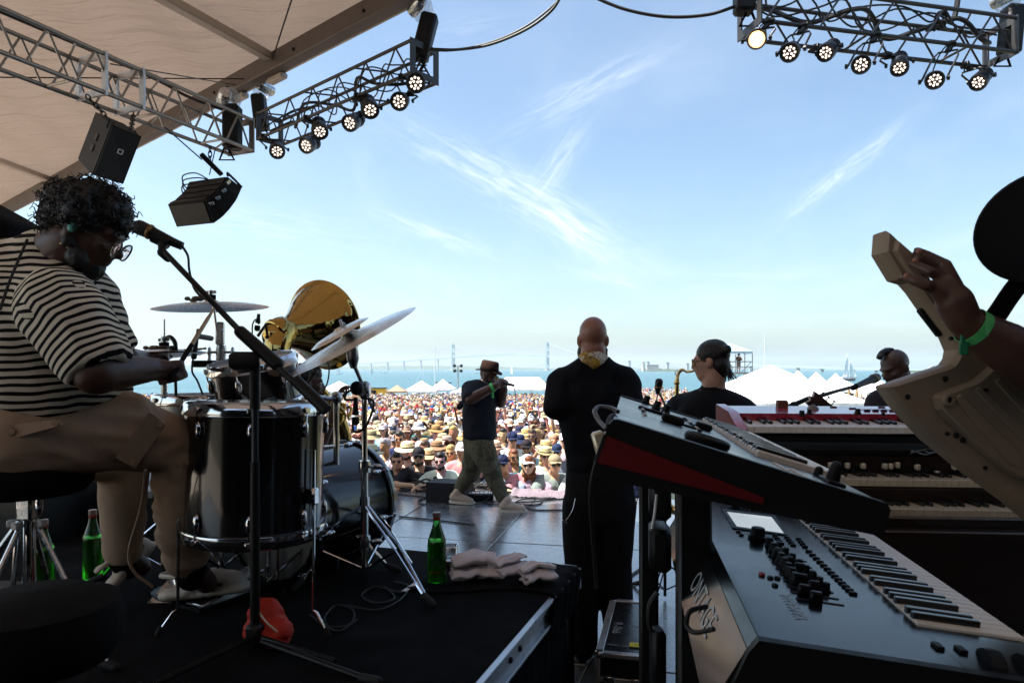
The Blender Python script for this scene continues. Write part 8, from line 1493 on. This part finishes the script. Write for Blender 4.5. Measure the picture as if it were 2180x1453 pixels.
# ================================================================ THE CROWD ON THE LAWN
PROTO = []                                   # templates stand at the world origin facing -Y and are removed after copying
def proto_person(kind):
    z = thing('person', (0, 0, 0), 'x', 'person'); lean = kind == 'lean'; hc = V(0, -.30, 1.47) if lean else V(0, -.03, 1.63); fw = V(0, -1, -.05 if not lean else .05)
    sh = V(0, -.17, 1.28) if lean else V(0, .0, 1.42); pel = V(0, .1, .95) if lean else V(0, 0, .95)
    mb = MB(); T_, Rm = add_head(mb, hc, fw, UP, 1.0, 1.0, neck=sh+V(0, .01, .05), nr=.056)
    mb.chain([pel, pel.lerp(sh, .5), sh-V(0, 0, .08)], [.12, .13, .13], 12)
    arms = {'down': ((.26, .03, 1.12), (.27, -.06, .86), (-.26, .03, 1.12), (-.27, -.06, .86)), 'fold': ((.27, -.04, 1.14), (.05, -.24, 1.17), (-.27, -.04, 1.14), (-.05, -.22, 1.12)), 'clap': ((.27, -.08, 1.16), (.05, -.3, 1.34), (-.27, -.08, 1.16), (-.05, -.3, 1.34)),
            'wave': ((.29, -.06, 1.62), (.24, -.12, 1.92), (-.26, .03, 1.12), (-.24, -.12, .9)), 'phone': ((.25, -.2, 1.4), (.08, -.3, 1.66), (-.25, -.2, 1.4), (-.08, -.3, 1.66)), 'lean': ((.29, -.38, 1.125), (.03, -.56, 1.12), (-.29, -.4, 1.125), (-.06, -.52, 1.13))}[kind]
    for s, e, w in ((1, arms[0], arms[1]), (-1, arms[2], arms[3])):
        sp = sh+V(s*.175, 0, -.03); e, w = Vector(e), Vector(w); mb.chain([sh+V(s*.05, 0, -.02), sp, e, w], [.075, .06, .043, .03], 10); d = (w-e).normalized()
        hand(mb, w, d, V(0, -1, 0) if kind != 'lean' else V(0, 0, -1), 1.0, .5, thumb=s)
    for s in (-1, 1): mb.chain([pel+V(s*.09, 0, -.05), V(s*.1, .02 if not lean else .06, .5), V(s*.11, .03, .09)], [.09, .06, .042], 10); mb.cap(V(s*.11, .05, .05), V(s*.12, -.12, .035), .045, .035)
    b = mb.organic('body', skin_var, .016, z, sm=2)
    mb = MB(); mb.chain([pel+V(0, 0, .0), pel.lerp(sh, .5), sh-V(0, 0, .12)], [.155, .155, .15], 14)
    for s in (-1, 1): mb.cap(pel.lerp(sh, .75)+V(s*.06, 0, 0), pel.lerp(sh, .1)+V(s*.05, 0, 0), .13, .125, 12)
    for s, e in ((1, arms[0]), (-1, arms[2])): sp = sh+V(s*.165, 0, -.04); mb.chain([sh+V(s*.04, .01, -.03), sp, sp.lerp(Vector(e), .72)], [.09, .082, .073], 12)
    mb.organic('shirt', cloth_var, .022, z, sm=3, disp=folds(3, .008, 8, .006, 14))
    mb = MB(); mb.cap(pel+V(0, 0, .03), pel-V(0, 0, .04), .15, .15, 12)
    for s in (-1, 1): mb.chain([pel+V(s*.08, 0, -.05), V(s*.1, .02, .5)], [.115, .09], 12)
    mb.organic('shorts', cloth_var, .028, z, sm=2)
    return z, T_, Rm
kinds_ = ('down', 'fold', 'clap', 'wave', 'phone', 'lean')
protos = {}; heads = {}
for k_ in kinds_: z, T_, Rm = proto_person(k_); protos[k_] = list(z.children); heads[k_] = T_; PROTO.append(z)
def headgear(k_):
    """hats, hair, beards and sunglasses fitted to a template's head"""
    T_ = heads[k_]; x, y, z = hframe(V(0, -1, -.05 if k_ != 'lean' else .05)); Rm = rotm(x, y, z); out = {}; par = PROTO[kinds_.index(k_)]
    mb = MB(); mb.ell(T_(0, -.012, .045), (.086, .108, .088), Rm, 18, 12)
    for v in mb.v:
        h = (v-T_(0, 0, .03)).dot(z)
        if h < 0: v -= z*h
    n_ = 12; br = [T_(.075*math.sin(a), .055+.13*math.cos(a)*1.0, .036-.018*abs(math.sin(a))) for a in [-1.45+2.9*i/n_ for i in range(n_+1)]]; bs_ = [T_(.08*math.sin(a), .05+.02*math.cos(a), .04) for a in [-1.45+2.9*i/n_ for i in range(n_+1)]]; bse = len(mb.v); mb.v += br+bs_+[p-z*.006 for p in br]+[p-z*.006 for p in bs_]; m_ = n_+1
    for i in range(n_): mb.f += [(bse+i, bse+i+1, bse+m_+i+1, bse+m_+i), (bse+2*m_+i, bse+3*m_+i, bse+3*m_+i+1, bse+2*m_+i+1), (bse+i, bse+2*m_+i, bse+2*m_+i+1, bse+i+1)]; mb.m += [0]*3
    out['cap'] = mb.build('cap', hat_var, par)
    for nm, r, drop, h in (('straw_hat', .19, .035, .1), ('sun_hat', .17, .055, .085), ('trilby', .135, .01, .1)):
        mb = MB(); o = T_(0, -.01, .045); mb.lathe([(r, -drop), (r*.97, -drop+.004), (r*.8, -drop*.55), (.11, .002), (.1, .012), (.097, h*.7), (.085, h*.95), (.06, h*1.05), (0, h*1.03)], o, z, 26); b0_ = len(mb.v); mb.lathe([(r, -drop), (r*.8, -drop*.55-.004), (.1, -.002)], o, z, 26)
        for i, v in enumerate(mb.v): q = (v-o); ra = q-z*q.dot(z); v += z*(.03 if nm != 'sun_hat' else .0)*(abs(ra.dot(x))/max(r, .01))**2*(1 if ra.length > .11 else 0)
        ob = mb.build(nm, hat_var, par, smooth=50); mb = MB(); mb.lathe([(.1015, .006), (.1, .03)], o, z, 22); mb.build('hat_band', black_cloth, ob); out[nm] = ob
    mb = MB()
    for a, b, c, r in ((0, -.03, .045, .083), (0, -.05, .0, .075), (0, .03, .07, .06), (.035, -.02, .03, .06), (-.035, -.02, .03, .06)): mb.ell(T_(a, b, c), r)
    out['short'] = mb.organic('hair', hair_var, .014, par, sm=1, disp=lambda p, n: wob(p, 40, .006))
    mb = MB()
    for a, b, c, r in ((0, -.03, .04, .088), (0, -.05, -.03, .085), (0, .025, .07, .062), (.06, -.02, -.05, .04), (-.06, -.02, -.05, .04), (.065, -.01, -.13, .038), (-.065, -.01, -.13, .038), (0, -.06, -.12, .07), (.05, -.02, -.2, .03), (-.05, -.02, -.2, .03)): mb.ell(T_(a, b, c), r)
    out['long'] = mb.organic('hair', hair_var, .015, par, sm=2, disp=lambda p, n: wob(p*Vector((1, 1, .3)) if False else Vector((p.x*50, p.y*50, p.z*9)), 1, .007))
    mb = MB()
    for a, b, c, r in ((0, .066, -.095, .036), (.04, .035, -.08, .034), (-.04, .035, -.08, .034)): mb.ell(T_(a, b, c), r)
    out['beard'] = mb.organic('beard', hair_var, .013, par, sm=1)
    mb = MB()
    for s in (-1, 1): mb.ell(T_(s*.033, .088, -.003), (.03, .016, .021), Rm, 10, 6); mb.tube([T_(s*.062, .08, .004), T_(s*.078, .0, .006)], .004, 4)
    mb.box(T_(0, .1, .004), (.02, .006, .006), Rm); out['shades'] = mb.build('sunglasses', glass_dark, par)
    if k_ == 'phone': mb = MB(); mb.box(V(0, -.33, 1.72), (.15, .012, .075), bev=.004); out['phone'] = mb.build('phone', black_plastic, par)
    return out
GEAR = {k_: headgear(k_) for k_ in kinds_}
SKIN = [(.6, .33, .23), (.52, .27, .18), (.66, .4, .29), (.46, .23, .15), (.58, .31, .22), (.12, .06, .035), (.34, .17, .1)]
SHIRT = [('white', (.75, .74, .72)), ('pale blue', (.3, .42, .58)), ('navy', (.02, .03, .08)), ('black', (.02, .02, .022)), ('grey', (.25, .26, .28)), ('pink', (.6, .25, .27)), ('red', (.45, .03, .03)), ('olive', (.14, .15, .07)), ('royal blue', (.02, .09, .45)), ('cream', (.6, .52, .38)), ('yellow', (.75, .5, .04)), ('teal', (.05, .26, .26)), ('lilac', (.4, .32, .45))]
SHW = [11, 5, 3, 3, 4, 3, 1, .8, .8, 4, .3, .5, 1.2]
HATC = {'cap': [('white', (.75, .74, .72)), ('navy', (.02, .03, .07)), ('black', (.02, .02, .02)), ('grey', (.25, .25, .26)), ('khaki', (.35, .28, .18)), ('blue', (.04, .12, .4)), ('red', (.4, .03, .03))], 'straw_hat': [('golden', (.62, .42, .2)), ('pale', (.72, .6, .42)), ('brown', (.35, .2, .1))], 'sun_hat': [('white', (.72, .7, .66)), ('khaki', (.4, .33, .22)), ('navy', (.03, .035, .09)), ('tan', (.5, .36, .22))], 'trilby': [('pale', (.65, .5, .32)), ('brown', (.25, .14, .08)), ('black', (.025, .022, .02))]}
HAIRC = [('dark', (.015, .01, .008)), ('brown', (.06, .03, .015)), ('fair', (.42, .27, .11)), ('auburn', (.16, .06, .02)), ('grey', (.35, .34, .33))]
NAMEH = {'cap': 'cap', 'straw_hat': 'straw hat', 'sun_hat': 'sun hat', 'trilby': 'trilby'}
cr_ = random.Random(21)
ROWS = ('front row', 'second row', 'third row', 'fourth row', 'fifth row', 'sixth row', 'seventh row', 'eighth row', 'ninth row', 'tenth row')
def zone(px): return 'behind the crash stand' if px < 800 else 'left of the rapper' if px < 985 else 'behind the rapper' if px < 1062 else 'left of bald man' if px < 1222 else 'behind the bald man' if px < 1352 else 'beyond bald man'
USED = {}
def child(o, par, col=None, deep=True):
    c = bpy.data.objects.new(o.name.split('.')[0], o.data); COL.objects.link(c); c.parent = par; ORG[c.name] = ORG[par.name]
    if col: c.color = (*col, 1)
    if deep:
        for g in o.children: child(g, c)
    return c
def fan(x, y, z, kind, rot=0, k=1.0, shirt=None, hat=None, hatc=None, hair=None, beard=None, shades=None, where='', skin=None, group='fans in the crowd', label=None, noun='fan'):
    o = bpy.data.objects.new('person', None); COL.objects.link(o); o.location = (x, y, z); o.rotation_euler = (0, 0, rot); o.scale = (k, k, k); o.empty_display_size = .1; ORG[o.name] = Vector((0, 0, 0))
    b, s_, sh_ = protos[kind]; g = GEAR[kind]
    sk = skin or cr_.choice(SKIN); sh = next(q for q in SHIRT if q[0] == shirt) if shirt else cr_.choices(SHIRT, SHW)[0]
    jit = lambda c: tuple(max(0, v*cr_.uniform(.85, 1.15)) for v in c)
    child(b, o, jit(sk)); child(s_, o, jit(sh[1])); child(sh_, o, jit(cr_.choice([(.03, .04, .07), (.3, .25, .18), (.1, .1, .11), (.35, .34, .33), (.08, .11, .2)])))
    desc = []
    if hat is None: hat = cr_.choices(['cap', 'straw_hat', 'sun_hat', 'trilby', ''], [4.6, 1.2, 1.2, 1.0, 2.6])[0]
    hc_ = next((q for q in HAIRC if q[0] == hair), None) or cr_.choices(HAIRC, [4, 4, 2, 1, 1.5])[0]; long_ = cr_.random() < .36 if hair is None else hair in ('fair', 'auburn')
    if hat:
        hcol = next((q for q in HATC[hat] if q[0] == hatc), None) or cr_.choices(HATC[hat], ([7, 2, 2.2, 2, 2.6, .6, .4] if hat == 'cap' else [1]*len(HATC[hat])))[0]; child(g[hat], o, jit(hcol[1])); desc.append(hcol[0]+' '+NAMEH[hat])
        if long_: child(g['long'], o, jit(hc_[1])); desc.append('long '+hc_[0]+' hair')
    else: child(g['long' if long_ else 'short'], o, jit(hc_[1])); desc.append(('long ' if long_ else 'short ')+hc_[0]+' hair')
    bd_ = beard if beard is not None else (not long_ and cr_.random() < .3); sg_ = shades if shades is not None else cr_.random() < .62
    if bd_: child(g['beard'], o, jit(hc_[1]))
    if sg_: child(g['shades'], o)
    if kind == 'phone': child(g['phone'], o); desc.append('holding phone')
    if kind == 'wave': desc.append('arm raised')
    lb = label or '%s with %s, %s shirt, %s' % (noun, ', '.join(desc[:1]+desc[-1:] if len(desc) > 1 else desc), sh[0], where)
    if not label and lb in USED:
        for nn_ in (['bearded fan'] if bd_ else [])+(['fan in sunglasses'] if sg_ else ['fan without sunglasses'])+(['long-haired fan'] if long_ and hat else []):
            q_ = nn_+lb[3:]
            if q_ not in USED and len(q_.split()) <= 16: lb = q_; break
    USED[lb] = 1; w_ = lb.split()
    if len(w_) > 16: lb = ' '.join(x for x in w_ if x not in ('long', 'pale'))
    tag(o, lb, 'person', group); return o
taken = []
def free(x, y, d): return all((x-a)**2+((y-b)*.8)**2 > d*d for a, b in taken)
# the front row, leaning on the edge of the stage
edge = lambda x: (FRONT-x*sv.x)/sv.y
fr_ = [(848, 'black', '', None, 'dark', True, 'first leaning fan beside the bass drum, dark hair tied back, black top'), (893, 'black', 'cap', 'black', 'dark', True, 'leaning fan in black cap and black shirt between drum and wedge'), (942, 'white', '', None, 'dark', True, 'leaning fan with dark hair and white vest left of the wedge'), (1022, 'black', 'cap', 'navy', 'dark', False, 'leaning fan in black shirt half hidden by the rapper\'s legs'), (1078, 'pale blue', 'cap', 'navy', 'brown', True, 'leaning fan in navy cap and pale blue shirt right of the rapper'), (1112, 'pink', 'cap', 'white', 'brown', True, 'leaning fan in white cap and pink shirt behind folded arms'), (1135, 'lilac', '', None, 'auburn', True, 'smiling leaning fan with auburn hair, sunglasses and lilac vest'), (1172, 'grey', 'cap', 'khaki', 'dark', True, 'leaning fan in khaki cap and grey shirt beside the bald man'), (1232, 'white', 'cap', 'white', 'dark', True, 'leaning fan in white cap hidden by the bald man'), (795, 'navy', 'straw_hat', 'pale', 'brown', True, 'leaning fan in pale straw hat behind the bass drum')]
for px, sh, ht, hcl, hr_, sd_, lb in fr_:
    y = 9.35
    for _ in range(3): y = edge((px-CX)/F*y)+.5
    x = (px-CX)/F*y; k = cr_.uniform(.93, .99); fan(x, y, -1.11, 'lean', cr_.uniform(-.25, .25), k*1.05, sh, ht, hcl, hr_, None, sd_, label=lb, skin=SKIN[len(taken) % 3]); taken.append((x, y))
# second row picked out from the photograph
for px, Y, kind, sh, ht, hcl, hr_, bd2, sd_, lb in ((868, 10.4, 'down', 'black', 'straw_hat', 'pale', 'dark', True, True, 'bearded fan in pale straw hat and black shirt, long dark hair'), (905, 11.2, 'down', 'white', '', None, 'brown', False, False, 'young fan in white shirt and short brown hair, mouth open'), (912, 10.3, 'fold', 'white', 'straw_hat', 'golden', 'brown', False, False, 'fan under the biggest golden straw hat in the second row'), (960, 10.8, 'down', 'white', '', None, 'fair', False, True, 'fan with long fair hair and sunglasses left of the rapper'), (930, 11.5, 'down', 'navy', 'straw_hat', 'brown', 'dark', False, True, 'fan in dark brown straw hat and navy shirt'), (958, 12.0, 'phone', 'cream', '', None, 'brown', False, False, 'fan filming with a phone held before the face'), (983, 10.6, 'down', 'pink', 'cap', 'white', 'brown', False, False, 'fan in white cap looking up at the rapper\'s back leg'), (1093, 10.5, 'down', 'teal', '', None, 'auburn', True, True, 'bearded fan with big auburn curls and teal shirt'), (1122, 11.0, 'down', 'pale blue', 'cap', 'black', 'dark', True, True, 'bearded fan in black cap and pale blue shirt with camera strap'), (1160, 10.4, 'clap', 'white', 'trilby', 'pale', 'fair', False, True, 'fan in banded pale trilby holding hands to the chin'), (1163, 11.6, 'down', 'white', 'straw_hat', 'golden', 'fair', False, False, 'fan in broad golden straw hat behind the banded trilby'), (1186, 10.9, 'wave', 'grey', 'cap', 'navy', 'brown', False, True, 'fan in navy cap with one arm raised beside the bald man'), (1200, 12.6, 'wave', 'white', 'cap', 'white', 'brown', False, True, 'fan in white cap reaching one arm high by the bald man'), (755, 13.5, 'down', 'navy', 'sun_hat', 'navy', 'brown', False, False, 'child-faced fan in navy sun hat behind the bass drum'), (728, 13.2, 'down', 'white', 'straw_hat', 'pale', 'fair', False, True, 'fan in pale straw hat at the left end of the crowd'), (815, 15.5, 'down', 'pink', 'straw_hat', 'golden', 'auburn', True, False, 'bearded fan in golden straw hat beside the crash stand'), (893, 46, 'wave', 'yellow', 'cap', 'white', 'brown', False, False, 'fan in bright yellow shirt with raised arm far back'), (826, 55, 'down', 'navy', 'cap', 'navy', 'dark', False, False, 'fan in navy shirt far back near the tan tent'), (846, 52, 'down', 'royal blue', '', None, 'dark', False, False, 'fan in royal blue shirt far back near the tan tent')):
    x = (px-CX)/F*Y; fan(x, Y, gz(x, Y), kind, cr_.uniform(-.3, .3), cr_.uniform(.95, 1.03), sh, ht, hcl, hr_, bd2, sd_, label=lb); taken.append((x, Y))
n_f = len(taken); Y = 10.25; row = 1
while n_f < 296:
    w0, w1 = (690-CX)/F*Y, (1440-CX)/F*Y; x = w0+cr_.uniform(0, .5)
    while x < w1 and n_f < 296:
        yy = Y+cr_.uniform(-.28, .28); px = CX+x/yy*F; xx = x+cr_.uniform(-.1, .1)
        hidden = 1222 < px < 1352 or px < 700
        if free(xx, yy, .4) and (not hidden or cr_.random() < .3) and yy > edge(xx)+.9:
            kd = cr_.choices(['down', 'fold', 'clap', 'wave', 'phone'], [5, 2, 1.8, 1.0, 1.1])[0]; wh = (ROWS[min(9, row)] if row < 10 else 'mid crowd' if row < 16 else 'deep crowd')+' '+zone(px)
            fan(xx, yy, gz(xx, yy), kd, cr_.uniform(-.45, .45)+math.atan2(xx, yy)*.0, cr_.uniform(.9, 1.07), where=wh); taken.append((xx, yy)); n_f += 1
        x += cr_.uniform(.44, .64)
    Y += .66; row += 1
Y_END = Y
# people around the marquee, the shelters and on the scaffold
fan(SCAF.x, SCAF.y, SCAF.z, 'clap', .2, 1.0, 'black', 'sun_hat', 'navy', 'dark', False, False, group='people around the tents', label='camera operator in black on the scaffold under the blue canopy', skin=SKIN[0])
x = (1614-CX)/F*36.2; fan(x, 36.2, gz(x, 36.2), 'fold', -.2, 1.0, 'black', '', None, 'dark', False, False, group='people around the tents', label='person in black standing by the pole of the biggest marquee', skin=SKIN[3])
for px, Y, k_, sh, ht, lb in ((1768, 64, 'down', 'cream', '', 'man with cream shirt standing behind the guitar headstock'), (1776, 70, 'fold', 'white', '', 'person in white standing right of the cream shirted man'), (1798, 78, 'down', 'white', 'cap', 'person in white cap beside the timber post'), (1843, 62, 'down', 'black', '', 'person in black top and shorts near the cyan shelters'), (1838, 80, 'down', 'white', 'sun_hat', 'person in sun hat behind the black topped person'), (1856, 70, 'down', 'pale blue', 'cap', 'person in pale blue beside the mohawk guitarist'), (1764, 105, 'down', 'grey', 'cap', 'small distant person below the white tents'), (1757, 58, 'down', 'pink', 'straw_hat', 'person in straw hat near the small cyan shelter')):
    x = (px-CX)/F*Y; fan(x, Y, gz(x, Y), k_, cr_.uniform(-1.5, 1.5), 1.0, sh, ht, None, None, False, False, group='people around the tents', label=lb)
# the far crowd, one mass
def low_person(kind):
    """a small whole figure: legs, trunk, arms, head and headgear with one colour code per vertex"""
    mb = MB(); code = []
    def put(f, c): b = len(mb.v); f(); code.extend([c]*(len(mb.v)-b))
    put(lambda: [mb.tube([V(s*.1, 0, 0), V(s*.09, 0, .9)], [.06, .09], 4, caps=False) for s in (-1, 1)], 2)
    put(lambda: mb.lathe([(.001, .85), (.17, .86), (.19, 1.1), (.2, 1.3), (.13, 1.44), (.05, 1.48)], (0, 0, 0), (0, 0, 1), 7), 1)
    for v in mb.v[-42:]: v.y *= .62
    for s in (-1, 1):
        up = kind == 2 and s > 0
        put(lambda: mb.tube([V(s*.19, 0, 1.38), V(s*.26, -.02, 1.15 if not up else 1.6)], [.07, .055], 4, caps=False), 1); put(lambda: mb.tube([V(s*.26, -.02, 1.15 if not up else 1.6), V(s*.2, -.2, 1.0 if not up else 1.95)], [.045, .035], 4), 0)
    put(lambda: mb.ell(V(0, -.02, 1.6), (.08, .095, .12), n=7, k=5), 0)
    if kind in (0, 2): put(lambda: (mb.lathe([(.1, 1.63), (.09, 1.7), (.0, 1.745)], (0, -.01, 0), (0, 0, 1), 7), mb.quad([V(-.075, -.08, 1.645), V(.075, -.08, 1.645), V(.06, -.2, 1.625), V(-.06, -.2, 1.625)])), 3)
    elif kind == 1: put(lambda: mb.lathe([(.21, 1.62), (.1, 1.65), (.085, 1.75), (0, 1.765)], (0, -.01, 0), (0, 0, 1), 9), 3)
    else: put(lambda: mb.ell(V(0, .015, 1.635), (.09, .1, .105), n=7, k=4), 4)
    put(lambda: mb.quad([V(-.06, -.118, 1.625), V(.06, -.118, 1.625), V(.06, -.116, 1.59), V(-.06, -.116, 1.59)]), 5)
    return np.array([tuple(v) for v in mb.v], dtype=np.float32), mb.f, np.array(code)
LOW = [low_person(k) for k in range(4)]; vs, fs, cs = [], [], []; base = 0; nr = random.Random(33); Y = 10.6
tents_ = [(845, 118), (897, 126)]
while Y < 117:
    stepx = .54+.005*(Y-28); x = (-150-CX)/F*Y+nr.uniform(0, stepx); xe = (1478-CX)/F*Y if Y > 40 else (1450-CX)/F*Y
    while x < xe:
        px = CX+x/Y*F
        if (Y > Y_END+.2 or px < 686) and not (1460 < px and Y > 60) and (Y > 12 or x > -6.5) and nr.random() < (.96 if Y < 70 else .85):
            P_, F_, C_ = LOW[nr.choices((0, 1, 2, 3), (5, 2.4, .5, 2.6))[0]]; k = nr.uniform(.88, 1.06); a = nr.uniform(-.5, .5); ca, sa = math.cos(a)*k, math.sin(a)*k; xx, yy = x+nr.uniform(-.2, .2), Y+nr.uniform(-.35, .35)
            q = np.empty_like(P_); q[:, 0] = P_[:, 0]*ca-P_[:, 1]*sa+xx; q[:, 1] = P_[:, 0]*sa+P_[:, 1]*ca+yy; q[:, 2] = P_[:, 2]*k+gz(xx, yy); vs.append(q); fs += [tuple(i+base for i in f) for f in F_]; base += len(P_)
            jit = lambda c: [v*nr.uniform(.85, 1.15) for v in c]; ht = nr.choices(['cap', 'straw_hat', 'sun_hat'], [4, 2, 1.5])[0]
            pal = np.array([jit(nr.choice(SKIN)), jit(nr.choices(SHIRT, SHW)[0][1]), jit(nr.choice([(.03, .04, .07), (.3, .25, .18), (.1, .1, .11), (.35, .34, .33)])), jit(nr.choice(HATC[ht])[1]), jit(nr.choice(HAIRC)[1]), [.012, .012, .014] if nr.random() < .6 else [.25, .12, .08]], dtype=np.float32)
            cs.append(pal[C_])
        x += stepx*nr.uniform(.8, 1.25)
    Y += .7+.006*(Y-28)
me = bpy.data.meshes.new('crowd'); me.from_pydata(np.concatenate(vs).tolist(), [], fs); ca_ = me.color_attributes.new('tint', 'FLOAT_COLOR', 'POINT'); cc_ = np.ones((base, 4), dtype=np.float32); cc_[:, :3] = np.concatenate(cs); ca_.data.foreach_set('color', cc_.ravel())
m_cr = mat('crowd_tint', (.5, .4, .3), .8, spec=.2); t = m_cr.node_tree; at = t.nodes.new('ShaderNodeAttribute'); at.attribute_name = 'tint'; t.links.new(at.outputs['Color'], t.nodes['Principled BSDF'].inputs['Base Color']); me.materials.append(m_cr)
me.polygons.foreach_set('use_smooth', [True]*len(me.polygons)); me.set_sharp_from_angle(angle=R(50)); o = bpy.data.objects.new('crowd', me); COL.objects.link(o); tag(o, 'sea of far festival goers in hats filling the lawn to the tents', kind='stuff')
for z in PROTO:                              # the templates themselves are not part of the place
    for c in list(z.children_recursive): bpy.data.objects.remove(c)
    bpy.data.objects.remove(z)
print('fans', n_f, 'far crowd verts', base, 'Y_END', Y_END)
